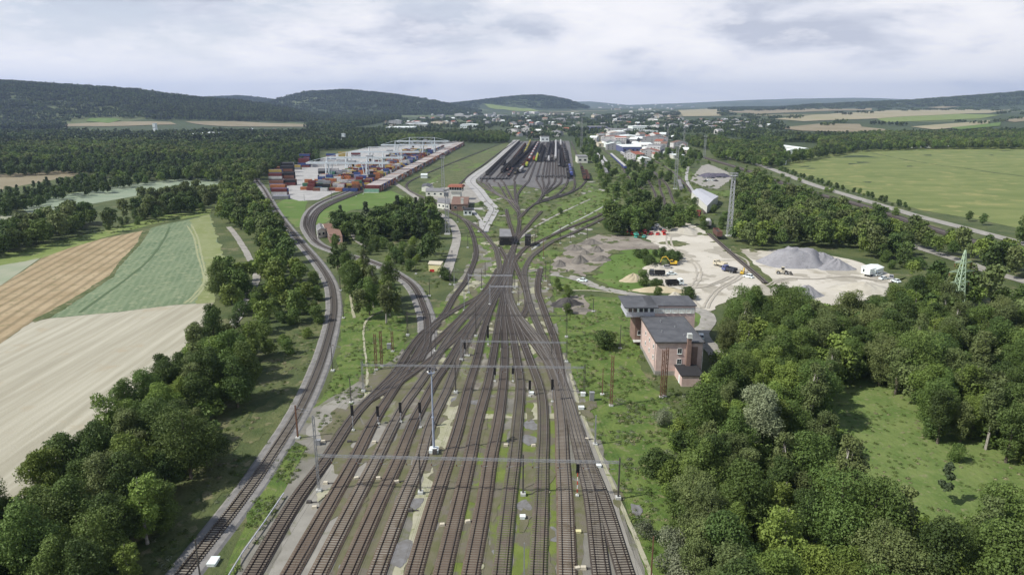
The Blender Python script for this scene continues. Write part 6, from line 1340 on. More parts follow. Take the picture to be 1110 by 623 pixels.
# walker on the pale road, motorcyclist seen as a person standing by the heaps
def person(loc, top, leg, lb, rz=0):
    import bmesh as _b
    v = [(0, 0, .95), (0, 0, 1.2), (0, .0, 1.42), (0, 0, 1.52), (0, .02, 1.68), (.11, 0, .9), (.12, .06, .5), (.12, 0, .08), (.12, -.14, .04), (-.11, 0, .9), (-.12, -.08, .5), (-.12, .04, .08), (-.12, -.1, .04), (.2, 0, 1.4), (.26, -.04, 1.12), (.26, -.14, .88), (-.2, 0, 1.4), (-.26, .02, 1.12), (-.26, -.06, .88)]
    e = [(0, 1), (1, 2), (2, 3), (3, 4), (0, 5), (5, 6), (6, 7), (7, 8), (0, 9), (9, 10), (10, 11), (11, 12), (2, 13), (13, 14), (14, 15), (2, 16), (16, 17), (17, 18)]
    rad = [.16, .15, .17, .06, .11, .1, .07, .05, .04, .1, .07, .05, .04, .07, .05, .035, .07, .05, .035]
    me = bpy.data.meshes.new('person'); me.from_pydata(v, e, []); o = bpy.data.objects.new('person', me); ROOT.objects.link(o)
    md = o.modifiers.new('skin', 'SKIN')
    for i, q in enumerate(rad): me.skin_vertices[0].data[i].radius = (q, q*.8)
    me.skin_vertices[0].data[0].use_root = True; sb = o.modifiers.new('sub', 'SUBSURF'); sb.levels = 1; sb.render_levels = 1
    me.materials.append(Q[top]); o.location = loc; o.rotation_euler = (0, 0, rz); return tag(o, lb, 'person')
person(P(490, 275), 'car_dark', 'black', 'person in dark clothes walking on the grey road below the tower'); person(P(614.5, 296), 'black', 'black', 'person in dark clothes standing on the dirt road by the soil heaps')

# ---- buildings near the tracks
def qb(name, pts, h, wall, roof, lb, cat='building', gable=0.0, grp=None, base=None, wins=0, over=.3, rim=True, terrain=False, swap=False):
    """building whose roof corners appear at the picture points pts (front-left, front-right, back-right, back-left)"""
    W_ = [Vector(P(x, y, h)) for x, y in pts] if not terrain else [Vector((*PT(x, y)[:2], 0)) for x, y in pts]
    z0 = 0.0
    if terrain: z0 = min(float(hg(w.x, w.y)) for w in W_)
    o = Vector((sum(w.x for w in W_)/4, sum(w.y for w in W_)/4, z0)); V = [Vector((w.x-o.x, w.y-o.y, 0)) for w in W_]
    r = empty(name, o, 0, lb, cat, grp); mb = MB(); hh = h
    vs = [(v.x, v.y, -1.0) for v in V]+[(v.x, v.y, hh) for v in V]; fs = [(0, 1, 5, 4), (1, 2, 6, 5), (2, 3, 7, 6), (3, 0, 4, 7)]
    rb = MB(); c = Vector((0, 0, 0)); E = [v+(v-c).normalized()*over for v in V]
    if gable:
        i = 1 if swap else 0
        a, b, cc, d = [E[(k+i) % 4] for k in range(4)]; va, vb, vc, vd = [V[(k+i) % 4] for k in range(4)]
        r0 = (a+b)/2; r1 = (cc+d)/2; m0 = (va+vb)/2; m1 = (vc+vd)/2
        mb.add(vs, fs); mb.add([(va.x, va.y, hh), (vb.x, vb.y, hh), (m0.x, m0.y, hh+gable), (vc.x, vc.y, hh), (vd.x, vd.y, hh), (m1.x, m1.y, hh+gable)], [(0, 1, 2), (3, 4, 5)])
        t = .15; R_ = [(a.x, a.y, hh), (b.x, b.y, hh), (cc.x, cc.y, hh), (d.x, d.y, hh), (r0.x, r0.y, hh+gable), (r1.x, r1.y, hh+gable)]
        R2 = [(p[0], p[1], p[2]+t+.05) for p in R_]; rb.add(R_+R2, [(0, 4, 5, 3), (4, 1, 2, 5), (6, 9, 11, 10), (10, 11, 8, 7), (0, 3, 9, 6), (1, 7, 8, 2), (0, 6, 10, 4), (4, 10, 7, 1), (3, 5, 11, 9), (5, 2, 8, 11)])
    else:
        mb.add(vs, fs+[(4, 5, 6, 7)]); rb.add([(v.x, v.y, hh+.02) for v in E]+[(v.x, v.y, hh+.35) for v in E], [(4, 5, 6, 7), (0, 1, 5, 4), (1, 2, 6, 5), (2, 3, 7, 6), (3, 0, 4, 7), (3, 2, 1, 0)])
    mb.build('wall', Q[wall], r); rb.build('roof', Q[roof], r)
    if wins:
        for si in (0, 3):
            a, b = V[si], V[(si+1) % 4]; L = (b-a).length; n = max(2, int(L/4.0)) if L < 60 else int(L/7); n = min(n, 12); d = (b-a)/L; nrm = Vector((d.y, -d.x, 0))
            if nrm.dot((a+b)/2) < 0: nrm = -nrm
            ang = math.atan2(d.y, d.x); fl = max(1, int(h/3.2))
            for f in range(fl):
                for k in range(n):
                    p = a+d*(L*(k+.5)/n)+nrm*.03; z = h*(f+.55)/fl; w = min(1.6, L/n*.5)
                    wo = MB().box((p.x, p.y, z), (w+.2, .08, min(1.4, h*.45)+.2), rz=ang).build('window', Q['white'], r); MB().box((p.x+nrm.x*.03, p.y+nrm.y*.03, z), (w, .08, min(1.4, h*.45)), rz=ang).build('pane', Q['glass'], wo)
    return r
qb('site_shelter', [(934, 289), (949, 293), (958, 290), (944, 286.5)], 2.8, 'white', 'white', 'white low shelter right of the grey gravel heaps', 'shelter', gable=.6, wins=1)
qb('yellow_hut', [(464.5, 286.5), (477.5, 287.5), (480, 284), (466, 283.5)], 3.0, 'hut', 'beige', 'small pale yellow hut with red door left of the grey road', 'hut')
q = P(468.5, 294.3); tag(MB().box((0, 0, .55), (2.0, .25, 1.1)).box((-.8, 0, .3), (.15, .5, .6)).box((.8, 0, .3), (.15, .5, .6)).build('information_board', Q['red'], loc=(q[0], q[1]-.6, 0)), 'small red board standing before the yellow hut', 'board')
qb('workshop', [(357, 254), (371, 256.5), (366.5, 248.5), (353.5, 246.5)], 4.5, 'brick_dark', 'roof_brown', 'low brick workshop with brown roof nearest the railway bend', 'workshop', gable=1.4, wins=1, swap=True)
qb('workshop', [(352, 247.5), (362, 247.5), (359, 242.5), (349, 243)], 4.5, 'offwhite', 'roof_brown', 'middle workshop with brown roof behind the nearest one', 'workshop', gable=1.2, wins=1, swap=True)
qb('workshop', [(344, 250.5), (352.5, 249), (350, 243), (342.5, 245)], 4.0, 'offwhite', 'roof_grey', 'left workshop of the three beside the railway bend', 'workshop', gable=1.0, wins=1)
q = P(369.5, 257); r_ = empty('storage_tank', q, 0, 'blue upright storage tank behind the workshops at the railway bend', 'tank'); MB().tube((0, 0, .6), (0, 0, 4.4), 1.7, n=20).build('vessel', C_('blue_tank_paint', (0.05, 0.10, 0.38), rough=.4), r_); MB().tube((0, 0, 4.4), (0, 0, 5.0), 1.7, .5, 20).build('dome', Q['steel'], r_)
for i in range(3): MB().beam((1.2*math.cos(i*2.1), 1.2*math.sin(i*2.1), 0), (1.2*math.cos(i*2.1), 1.2*math.sin(i*2.1), .7), .2).build('leg', Q['steel_dark'], r_)
# control tower
def control_tower():
    x, y, _ = P(495, 216); r = empty('control_tower', (x, y, 0), R(-8), 'control tower with red-brown roof and dark glazing above the pale buildings', 'control tower')
    MB().box((0, 0, 3.2), (7, 6, 6.4)).build('shaft', Q['offwhite'], r); c = MB().box((0, 0, 7.0), (10, 8, 1.2)).build('cabin_base', Q['offwhite'], r); MB().box((0, 0, 8.6), (9.6, 7.6, 2.2)).build('glazing', Q['glass'], c)
    rr = MB().box((0, 0, 10.4), (12, 10, 1.5), taper=.86).build('roof', Q['roof_red'], r); f = MB()
    for s in range(6): f.box((-4.8+s*1.92, -3.85, 8.6), (.2, .1, 2.2))
    f.build('window_frame', Q['white'], c); MB().box((1.5, -3.04, 1.2), (1.2, .1, 2.2)).build('door', Q['steel_dark'], r)
control_tower()
qb('office_building', [(489, 222), (507, 222), (508.5, 214), (491, 213.5)], 4.2, 'brick_dark', 'roof_brown', 'low brown-roofed building at the foot of the control tower', wins=1, rim=True)
qb('office_building', [(461.5, 207.5), (481, 208), (481, 204.5), (462, 204)], 3.8, 'offwhite', 'roof_grey', 'long low pale building left of the control tower', wins=1)
qb('office_building', [(457, 202.5), (466, 203), (469, 200), (458.5, 199.5)], 4.0, 'offwhite', 'roof', 'small dark-roofed building at the left end of the pale buildings', gable=1.0)
qb('storage_shed', [(456, 190), (463, 190), (463.5, 188.5), (456.5, 188.5)], 3.0, 'white', 'white', 'white shed standing alone in the grass behind the pale buildings', 'shed')
qb('storage_shed', [(502.5, 228), (511.5, 228), (511.5, 225.5), (502.5, 225.3)], 3.4, 'white', 'roof_black', 'small white hut with black roof below the control tower', 'hut', wins=1)
qb('storage_shed', [(474, 219.5), (487, 221.5), (488, 216), (475, 215)], 4, 'offwhite', 'roof_grey', 'pale shed partly hidden by the near lattice tower', 'shed', wins=1)
q = P(501.2, 228); r_ = empty('concrete_pillar', q, 0, 'tall cream chimney-like pillar beside the white hut', 'pillar'); MB().box((0, 0, 4), (1.9, 1.9, 8), taper=.9).build('shaft', Q['offwhite'], r_); MB().box((0, 0, 8.1), (2.1, 2.1, .3)).build('cap', Q['conc'], r_)
qb('trackside_shed', [(541.5, 256.8), (555, 256.8), (553, 249), (541.5, 248.5)], 4.6, 'black', 'roof_grey', 'left dark-fronted shed with grey roof above the throat', 'shed', over=.15)
qb('trackside_shed', [(569, 256.5), (575.5, 256.8), (575.5, 254), (569.5, 254)], 5.2, 'black', 'roof_black', 'right dark narrow shed above the throat', 'shed', over=.15)
# ------------------------------------------------------------------ container terminal
CCOL = dict(orange=(0.50, 0.17, 0.045), yellow=(0.55, 0.40, 0.07), blue=(0.045, 0.09, 0.30), maroon=(0.20, 0.04, 0.035), grey=(0.32, 0.33, 0.35), white=(0.62, 0.62, 0.61), green=(0.06, 0.22, 0.12), black=(0.03, 0.03, 0.035), brown=(0.24, 0.10, 0.06), pink=(0.40, 0.22, 0.19), lilac=(0.24, 0.25, 0.42), mint=(0.25, 0.50, 0.36))
CCOL = {k: tuple(q*.75+.15*(sum(v)/3) for q in v) for k, v in CCOL.items()}
CM = {k: mat('container_'+k, v, tuple(q*.75 for q in v), scale=.7, coord='object', rough=.6) for k, v in CCOL.items()}
CROOF = mat('container_roof_dusty', (0.42, 0.37, 0.34), (0.5, 0.48, 0.46), scale=.5, coord='object')
def container_mesh(L, col):
    mb = MB(); n = int(L/.55); w, h = 2.44, 2.6; prof = []
    for i in range(n):
        x0 = -L/2+.12+i*(L-.24)/n; d = (L-.24)/n; prof += [(x0, w/2-.05), (x0+d*.35, w/2-.05), (x0+d*.5, w/2), (x0+d*.85, w/2)]
    for s in (-1, 1):
        k = len(prof); mb.add([(p[0], s*p[1], .15) for p in prof]+[(p[0], s*p[1], h-.12) for p in prof], [(i, i+1, k+i+1, k+i) for i in range(k-1)])
    mb.box((0, 0, h-.07), (L, w, .1), m=1 if col[1] else 0).box((0, 0, .1), (L, w, .14))
    for sx in (-1, 1):
        mb.box((sx*(L/2-.05), 0, h/2), (.1, w-.1, h-.2))
        for sy in (-1, 1): mb.box((sx*(L/2-.08), sy*(w/2-.07), h/2), (.18, .16, h))
    for sy in (-.7, -.3, .3, .7): mb.beam((L/2+.02, sy, .2), (L/2+.02, sy, h-.2), .05)
    ob = mb.build('shipping_container', [CM[col[0]], CROOF] if col[1] else [CM[col[0]], CM[col[0]]], fix=False); me = ob.data; bpy.data.objects.remove(ob); return me
_cc = {}
def cont(loc, L, col, rz, lb, dusty=False, grp='containers in the terminal'):
    k = (L, col, dusty)
    if k not in _cc: _cc[k] = container_mesh(L, (col, dusty))
    o = bpy.data.objects.new('shipping_container', _cc[k]); ROOT.objects.link(o); o.location = loc; o.rotation_euler = (0, 0, rz); return tag(o, lb, 'container', grp)
B0 = Vector(P(411, 208.5)); B1 = Vector(P(503.5, 157)); UU = (B1-B0).normalized(); VV = Vector((-UU.y, UU.x, 0)); AZ = math.atan2(VV.y, VV.x); LENB = (B1-B0).length
def T(u, v, z=0.0): q = B0+UU*u+VV*v; return (q.x, q.y, z)
rc = random.Random(21); stuffc = []
palette = ['maroon', 'brown', 'orange', 'grey', 'white', 'maroon', 'blue', 'brown', 'pink', 'black']
bay = 0; u = 0.0
while u < LENB:
    tiers = 2 if rc.random() < .75 else 1
    if bay == 0: cols = ['mint', 'mint']
    elif bay in (1, 2): cols = ['maroon', 'maroon']
    else:
        if bay % 4 == 0: run = rc.choice(palette)
        cols = [rc.choice(palette), run if bay > 3 else 'maroon']
        if rc.random() < .25: cols[1] = rc.choice(palette)
    if bay > 6 and rc.random() < .06: u += 5
    if bay == 0: tiers = 1; 
    for t in range(tiers):
        if bay < 46: cont(T(u, 6.1, 0.1+t*2.6), 12.2, cols[t], AZ, '%s container, %s tier, %s bay of the long block beside the tracks' % (cols[t], 'upper' if t else 'lower', ordw(bay+1)), dusty=(t == tiers-1 and bay > 2))
        else: stuffc.append((T(u, 6.1, 0.1+t*2.6), 12.2, cols[t], t == tiers-1))
    u += 2.62; bay += 1
tag(MB().box((0, 0, .06), (13, 1.6, .5)).box((-6, 0, 2), (.12, .12, 4)).build('buffer_wall', Q['conc'], loc=T(-3.5, 6.1, 0)), 'concrete barrier in front of the green container', 'barrier')
# the left block, single-length boxes side by side
pal2 = ['orange', 'yellow', 'orange', 'blue', 'maroon', 'white', 'grey', 'blue', 'green', 'maroon', 'yellow', 'brown', 'lilac', 'black']
for j in range(150):
    for c in range(8 if 1 < j < 34 else 7):
        uu = 4+j*3.0+(0 if j < 10 else 6)+(0 if j < 22 else 8)
        if j in (10, 11, 22, 23): continue
        n = rc.choice([0, 1, 1, 2, 2, 2, 3]) if j > 1 else rc.choice([0, 1, 1, 1])
        if j > 12: n = rc.choice([0, 1, 2, 2, 3]) if j < 50 else rc.choice([0, 0, 1, 2, 3])
        col0 = rc.choice(pal2)
        for t in range(n):
            col = rc.choice(pal2) if rc.random() < .5 else col0; loc = T(uu+c*.6, 22+c*6.5, .1+t*2.6)
            if j < 9: cont(loc, 6.06, col, AZ, '%s container, %s row from the front, %s stack from the right, %s tier' % (col, ordw(j+1), ordw(c+1), ['bottom', 'middle', 'top'][t]))
            else: stuffc.append((loc, 6.06, col, False))
# stacks at the left edge of the paved yard
for i, (x, y, tall, cols) in enumerate(((304, 216, 1, ['grey', 'lilac']), (303, 211.5, 2, ['white', 'maroon', 'blue']), (301.5, 207, 2, ['blue', 'orange', 'brown']), (300, 202, 2, ['lilac', 'brown', 'black']), (299, 197, 3, ['black', 'white', 'maroon']), (299, 192.5, 3, ['blue', 'blue', 'yellow']), (300.5, 189, 3, ['orange', 'yellow', 'orange']), (312, 187, 4, ['black', 'grey', 'black']), (311, 191.5, 4, ['black', 'black', 'brown']), (312, 196, 3, ['black', 'brown', 'black']), (313, 201, 2, ['maroon', 'black', 'brown']), (320, 184, 2, ['grey', 'yellow', 'blue']), (322, 181, 2, ['blue', 'lilac', 'blue']), (330, 181.5, 4, ['maroon', 'blue', 'maroon']), (331, 179, 5, ['maroon', 'blue', 'maroon']), (321.5, 178.5, 3, ['blue', 'blue', 'maroon']))):
    X, Y, _ = P(x, y)
    for b in range(2):
        for t in range(tall):
            col = cols[(t+b) % len(cols)]; cont((X+.3*b, Y+2.7*b, .1+t*2.6), 12.2, col, R(2), '%s container, tier %s, %s box of the %s stack at the left yard edge' % (col, ['one', 'two', 'three', 'four', 'five'][t], 'front' if b == 0 else 'rear', ordw(i+1)), grp='containers stacked at the left edge of the terminal yard')
for i, (x, y, cols) in enumerate(((349, 201, ['blue', 'blue', 'blue']), (352, 196, ['black', 'black']), (360, 195.5, ['black', 'grey']), (368, 195, ['black', 'black']), (352, 191, ['grey', 'black', 'grey']), (361, 190.5, ['black', 'grey', 'white']), (370, 190, ['black', 'lilac']), (379, 190, ['blue', 'maroon']), (345, 181, ['white', 'white']), (358, 180, ['white', 'white', 'white']), (371, 179.5, ['white', 'grey', 'white']), (384, 179, ['white', 'white']), (372, 171, ['yellow', 'yellow', 'yellow']), (359, 173, ['blue', 'pink', 'blue']), (386, 172, ['white', 'grey', 'maroon']))):
    X, Y, _ = P(x, y)
    for t, col in enumerate(cols): cont((X, Y, .1+t*2.6), 6.06 if i == 0 else 12.2, col, R(2), '%s container, tier %s of the %s free-standing stack left of the cranes' % (col, ['one', 'two', 'three'][t], ordw(i+1)), grp='free-standing container stacks left of the cranes')
for j in range(46):   # second dark container train between the crane legs
    for v, w_ in ((15.2, 0),):
        col = rc.choice(['black', 'maroon', 'brown', 'grey', 'black', 'blue', 'maroon'])
        stuffc.append((T(18+j*13.4, v+13, 1.2), 12.2, col, 'long'))
def rest():
    names = sorted(CCOL); mb = MB()
    for loc, L, col, d in stuffc:
        k = len(mb.v); mb.box((loc[0], loc[1], loc[2]+1.25), (L, 2.44, 2.5) if d != 'long' else (2.44, L, 2.5), rz=AZ, m=names.index(col))
        if d == 'long': continue
        if d: mb.box((loc[0], loc[1], loc[2]+2.54), (L, 2.44, .08), rz=AZ, m=len(names))
    tag(mb.build('container_stacks', [CM[n] for n in names]+[CROOF], fix=False), 'far rows of many coloured shipping containers under and behind the cranes', 'containers', None, 'stuff')
rest()
# ---- white portal cranes
CRW = C_('crane_white', (0.55, 0.56, 0.58), v=1.05, rough=.5)
def crane(x, yb, lb):
    o = Vector(P(x, yb)); r = empty('portal_crane', o, AZ, lb, 'gantry crane', 'white portal cranes over the container rows'); S_ = -38.0   # local +x points along VV (left)
    H = 17.5; W2 = 7.5
    for s in (-1, 1):
        g = MB(); g.box((18, s*3.2, H), (78, .9, 1.5)); g.build('girder', CRW, r)
        for px in (0, 38):
            lg = MB(); lg.beam((px, s*W2, 1), (px, s*3.2, H), 1.0, .8, w2=.9); lg.beam((px, s*W2, 1.2), (px+(4.5 if px else -4.5)*-1, s*3.2, H), .5); lg.build('leg', CRW, r)
            MB().box((px, s*W2, .6), (1.1, 4.2, 1.1)).build('bogie', Q['steel_dark'], r)
    tb = MB()
    for px in (0, 38): tb.box((px, 0, 1.7), (.8, 2*W2, .7)); tb.box((px, 0, H+.2), (.9, 7.5, 1.0)); tb.beam((px, -3.2, H), (px, 0, H+5.5), .45); tb.beam((px, 3.2, H), (px, 0, H+5.5), .45)
    tb.build('cross_beam', CRW, r)
    st = MB(); st.beam((0, 0, H+5.5), (38, 0, H+5.5), .5); st.beam((0, 0, H+5.5), (-20, 0, H+1), .35); st.beam((38, 0, H+5.5), (56, 0, H+1), .35)
    for k in range(4): a = 38*k/4; st.beam((a, 0, H+5.5 if k % 2 == 0 else H+.8), (a+9.5, 0, H+.8 if k % 2 == 0 else H+5.5), .28)
    st.box((-20, 0, H+.5), (.6, 7, .6)).box((56, 0, H+.5), (.6, 7, .6)); st.build('truss', CRW, r)
    tr = MB().box((14, 0, H+1.5), (6, 6, 1.6)).build('trolley', Q['steel'], r); MB().box((14, -2.5, H-2.4), (2.2, 2, 2.2)).build('cab', Q['glass'], tr); MB().beam((14, 0, H), (14, 0, H-7), .25).box((14, 0, H-7.2), (6, 2.2, .5)).build('spreader', Q['yellow'], tr)
crane(399, 197, 'nearest white portal crane, its right leg by the green container'); crane(416, 189.5, 'second white portal crane from the front'); crane(436, 181.3, 'third white portal crane from the front'); crane(459, 171.5, 'fourth white portal crane from the front'); crane(471.5, 166, 'farthest white portal crane')
# ------------------------------------------------------------------ wagons
def wagon_mesh(kind, c1, c2, L=13.5):
    mb = MB()
    for s in (-1, 1):
        mb.box((0, s*L*.33, .55), (2.0, 2.6, .5), m=2)
        for q in (-.9, .9):
            for e in (-1, 1): mb.tube((e*.7, s*L*.33+q, .48), (e*.85, s*L*.33+q, .48), .46, n=10, m=2)
    mb.box((0, 0, 1.1), (2.6, L, .3), m=2)
    for s in (-1, 1): mb.box((0, s*(L/2+.25), 1.05), (1.9, .5, .2), m=2)
    if kind == 'tank': mb.tube((0, -L*.45, 2.55), (0, L*.45, 2.55), 1.4, n=16); mb.tube((0, 0, 3.8), (0, 0, 4.25), .4, n=8, m=1)
    elif kind == 'hopper':
        for s in (-1, 1): mb.box((s*1.4, 0, 2.5), (.12, L*.94, 2.5)); mb.box((0, s*L*.47, 2.5), (2.8, .12, 2.5)); 
        for i in range(8):
            for s in (-1, 1): mb.box((s*1.48, -L*.42+i*L*.12, 2.5), (.12, .12, 2.4), m=1)
        mb.box((0, 0, 2.2), (2.7, L*.9, 1.2), m=1)
    elif kind == 'box':
        mb.prism([(-1.4, 1.25), (1.4, 1.25), (1.4, 3.6), (.8, 4.1), (-.8, 4.1), (-1.4, 3.6)], -L*.48, L*.48)
        mb.prism([(-1.42, 3.6), (1.42, 3.6), (.82, 4.16), (-.82, 4.16)], -L*.481, L*.481, m=1)
    elif kind == 'flat':
        for i in range(5):
            for s in (-1, 1): mb.box((s*1.3, -L*.42+i*L*.21, 1.9), (.1, .1, 1.5), m=1)
        mb.box((0, -1, 1.6), (2.2, L*.5, .7))
    elif kind == 'loco':
        mb.box((0, 0, 2.2), (2.3, L*.9, 2.2)); mb.box((0, -L*.1, 3.1), (2.9, 3.2, 2.6), m=1); mb.box((0, -L*.1, 3.5), (3.0, 2.8, .9), m=2)
    elif kind == 'coach':
        mb.prism([(-1.45, 1.2), (1.45, 1.2), (1.45, 3.3), (1.0, 4.0), (-1.0, 4.0), (-1.45, 3.3)], -L*.49, L*.49); mb.prism([(-1.47, 3.3), (1.47, 3.3), (1.02, 4.06), (-1.02, 4.06)], -L*.491, L*.491, m=1)
        for i in range(7):
            for s in (-1, 1): mb.box((s*1.46, -L*.42+i*L*.14, 2.6), (.05, L*.09, .8), m=2)
    ob = mb.build('w', [c1, c2, Q['black']], fix=True); me = ob.data; bpy.data.objects.remove(ob); return me
WC = {k: C_('wagon_'+k, tuple(q*.7+.02 for q in v)) for k, v in dict(dark=(0.045, 0.042, 0.042), rust=(0.17, 0.075, 0.05), grey=(0.24, 0.24, 0.25), pale=(0.5, 0.5, 0.5), yellow=(0.55, 0.5, 0.06), orange=(0.55, 0.2, 0.04), green=(0.35, 0.5, 0.06), blue=(0.07, 0.1, 0.35), red=(0.30, 0.05, 0.04), olive=(0.16, 0.14, 0.08)).items()}
_wm = {}; WAG = []
def train(a, b, spec, desc, L=13.5, single='freight_wagon', maxn=60):
    A = Vector(P(*a)); B = Vector(P(*b)); d = (B-A); n = min(maxn, max(1, int(round(d.length/(L+1.4))))); rz = math.atan2(d.y, d.x)-math.pi/2
    for i in range(n):
        kind, c1, c2 = spec[i] if i < len(spec) and len(spec) > 1 and spec[i] else spec[i % len(spec)]
        k = (kind, c1, c2, L)
        if k not in _wm: _wm[k] = wagon_mesh(kind, WC[c1], WC[c2], L)
        p = A+d*((i+.5)/n if n > 1 else .5); word = dict(tank='tank wagon', hopper='open wagon', box='covered wagon', flat='flat wagon', loco='locomotive', coach='coach')[kind]
        lb_ = '%s %s, %s' % (c1, word, desc if n == 1 else '%s in the %s' % (ordw(i+1), desc))
        if kind not in ('loco', 'coach'): WAG.append((p.length, _wm[k], (p.x, p.y, .55), rz, lb_, n, single)); continue
        o = bpy.data.objects.new('locomotive' if kind == 'loco' else 'passenger_coach' if kind == 'coach' else single, _wm[k]); ROOT.objects.link(o)
        p = A+d*((i+.5)/n if n > 1 else .5); o.location = (p.x, p.y, .55); o.rotation_euler = (0, 0, rz)
        word = dict(tank='tank wagon', hopper='open wagon', box='covered wagon', flat='flat wagon', loco='locomotive', coach='coach')[kind]
        tag(o, '%s %s, %s' % (c1, word, desc if n == 1 else '%s in the %s' % (ordw(i+1), desc)), 'wagon' if kind not in ('loco', 'coach') else 'locomotive' if kind == 'loco' else 'coach', 'vehicles standing on the sorting tracks' if n > 1 else None)
h_ = lambda a, b='dark': ('hopper', a, b)
train((527.5, 191), (563, 155), [h_('dark')], 'dark train along the pale concrete road', maxn=36)
train((545.3, 180), (547.5, 177), [h_('dark')], 'pair beside the dark train')
train((556, 175.5), (569.5, 157.5), [h_('dark'), h_('rust'), h_('rust')], 'rust and dark train left of the yellow wagons')
train((569, 167), (575, 154), [('box', 'yellow', 'olive'), ('box', 'olive', 'yellow'), ('flat', 'olive', 'dark')], 'yellow train')
train((551, 192), (556, 184), [('flat', 'rust', 'dark'), ('flat', 'dark', 'dark')], 'flat wagons at the front of the yellow track')
train((563.5, 188), (566.5, 184.5), [('box', 'grey', 'pale')], 'grey wagons before the bright locomotive')
train((570.4, 182), (571.6, 179.2), [('loco', 'green', 'yellow')], 'bright yellow-green one in the middle of the yard')
train((573, 176), (583.5, 156), [('box', 'red', 'dark'), ('box', 'red', 'pale'), ('box', 'rust', 'pale'), ('box', 'pale', 'red')], 'dark red and pale train')
train((578.5, 175), (579.2, 172.7), [('loco', 'orange', 'red')], 'orange one left of the green tanks'); train((581, 176), (583, 169), [('tank', 'green', 'yellow'), ('tank', 'yellow', 'dark')], 'green and yellow tank wagons')
train((584, 167), (587.5, 158), [h_('dark')], 'dark wagons behind the green tanks')
train((593, 166), (594, 156.5), [h_('dark'), ('tank', 'dark', 'dark')], 'dark train in the middle of the yard')
train((590.5, 176), (591, 173.8), [h_('dark')], 'left of the beige group'); train((594.8, 176), (595, 172), [('tank', 'pale', 'grey')], 'pale tanks of the beige group'); train((598.3, 176), (598.4, 173.8), [h_('dark')], 'right of the beige group')
train((602.3, 173.6), (602.6, 154), [('box', 'pale', 'pale')], 'long pale train right of the middle')
train((605.6, 181), (605.8, 165), [('box', 'grey', 'dark'), ('box', 'grey', 'dark')], 'grey train beside the long pale train')
train((608, 159), (607.8, 153.6), [('box', 'pale', 'pale')], 'short pale train at the top of the yard')
train((616, 194.5), (612.6, 163), [h_('dark'), h_('dark'), ('tank', 'dark', 'dark')], 'long dark train near the right yard edge')
train((619.5, 192), (617, 181), [('box', 'blue', 'blue'), ('box', 'blue', 'dark')], 'blue train at the right yard edge')
train((633.5, 196), (630.5, 184), [h_('rust'), h_('dark')], 'rust wagons outside the right yard edge'); train((637.5, 196), (635, 188), [h_('rust'), h_('rust')], 'rust wagons farther right of the yard')
for i, (x0, y0, x1, y1, k, c1) in enumerate(((544, 188, 566, 166, 'hopper', 'dark'), (549.5, 186, 562, 172, 'flat', 'rust'), (553.5, 184, 582, 155.5, 'hopper', 'dark'), (567, 182, 578, 166, 'hopper', 'rust'), (585, 176, 590, 160, 'hopper', 'dark'), (592, 172, 596.3, 155, 'box', 'grey'), (598.7, 168, 600, 155, 'hopper', 'dark'), (604.5, 176, 603.6, 156, 'hopper', 'dark'), (610.3, 182, 607.2, 160, 'hopper', 'dark'), (558, 190, 570.5, 173, 'flat', 'olive'), (613.3, 176, 609.5, 156, 'box', 'rust'))):
    train((x0, y0), (x1, y1), [(k, c1, 'dark'), ('hopper', 'dark', 'dark'), (k, c1, 'dark')], '%s dark row from the left yard edge' % ordw(i+1))
for i in range(16):
    x = 522+i*3.6 if i < 9 else 583+(i-9)*4.7; X, Y, _ = P(x, 194 if i < 9 else 191.5); r = empty('rail_brake', (X, Y, .45), 0, '%s dark rail brake from the left across the mouth of the sorting yard' % ordw(i+1), 'rail brake', 'rail brakes at the mouth of the sorting yard')
    for s in (-1, 1): MB().box((s*1.05, 0, .5), (.5, 14, .8)).build('brake_beam', Q['black'], r)
    MB().box((0, 0, .2), (1.3, 13, .3)).build('frame', Q['steel_dark'], r)
train((658, 191.5), (655.5, 184), [('coach', 'grey', 'grey')], 'grey coaches in the siding bend', 20); train((654.5, 181), (647.5, 169), [('coach', 'pale', 'pale')], 'pale coaches behind the siding bend', 20); train((659, 181), (652.5, 171.5), [('coach', 'grey', 'pale')], 'second row of pale coaches', 20)
train((678, 184), (662.5, 169.5), [('coach', 'blue', 'pale')], 'blue and pale coaches on the curved track', 22); train((687.5, 175.5), (673.4, 167.6), [('coach', 'pale', 'pale')], 'pale coaches by the depot', 22)
train((739, 180.5), (744.3, 175.3), [('coach', 'blue', 'pale')], 'blue coaches left of the scrapyard', 20); train((738.5, 208), (736, 200), [('coach', 'grey', 'grey')], 'grey coach beside the lattice tower', 20)
train((781.5, 261.5), (773.5, 253.5), [h_('rust')], 'rusty wagons standing at the head of the sand yard siding', 13.5); train((768.3, 248), (767, 244.5), [('box', 'grey', 'pale')], 'small wagon behind the rusty ones', 9); train((755.8, 237.5), (757.5, 234.5), [h_('red')], 'red wagon among the bushes behind the sand yard', 9)
WAG.sort(key=lambda q: q[0])
for dd, me, loc, rz, lb_, n, single in WAG[:285]:
    o = bpy.data.objects.new(single, me); ROOT.objects.link(o); o.location = loc; o.rotation_euler = (0, 0, rz); tag(o, lb_, 'wagon', 'vehicles standing on the sorting tracks' if n > 1 else None)
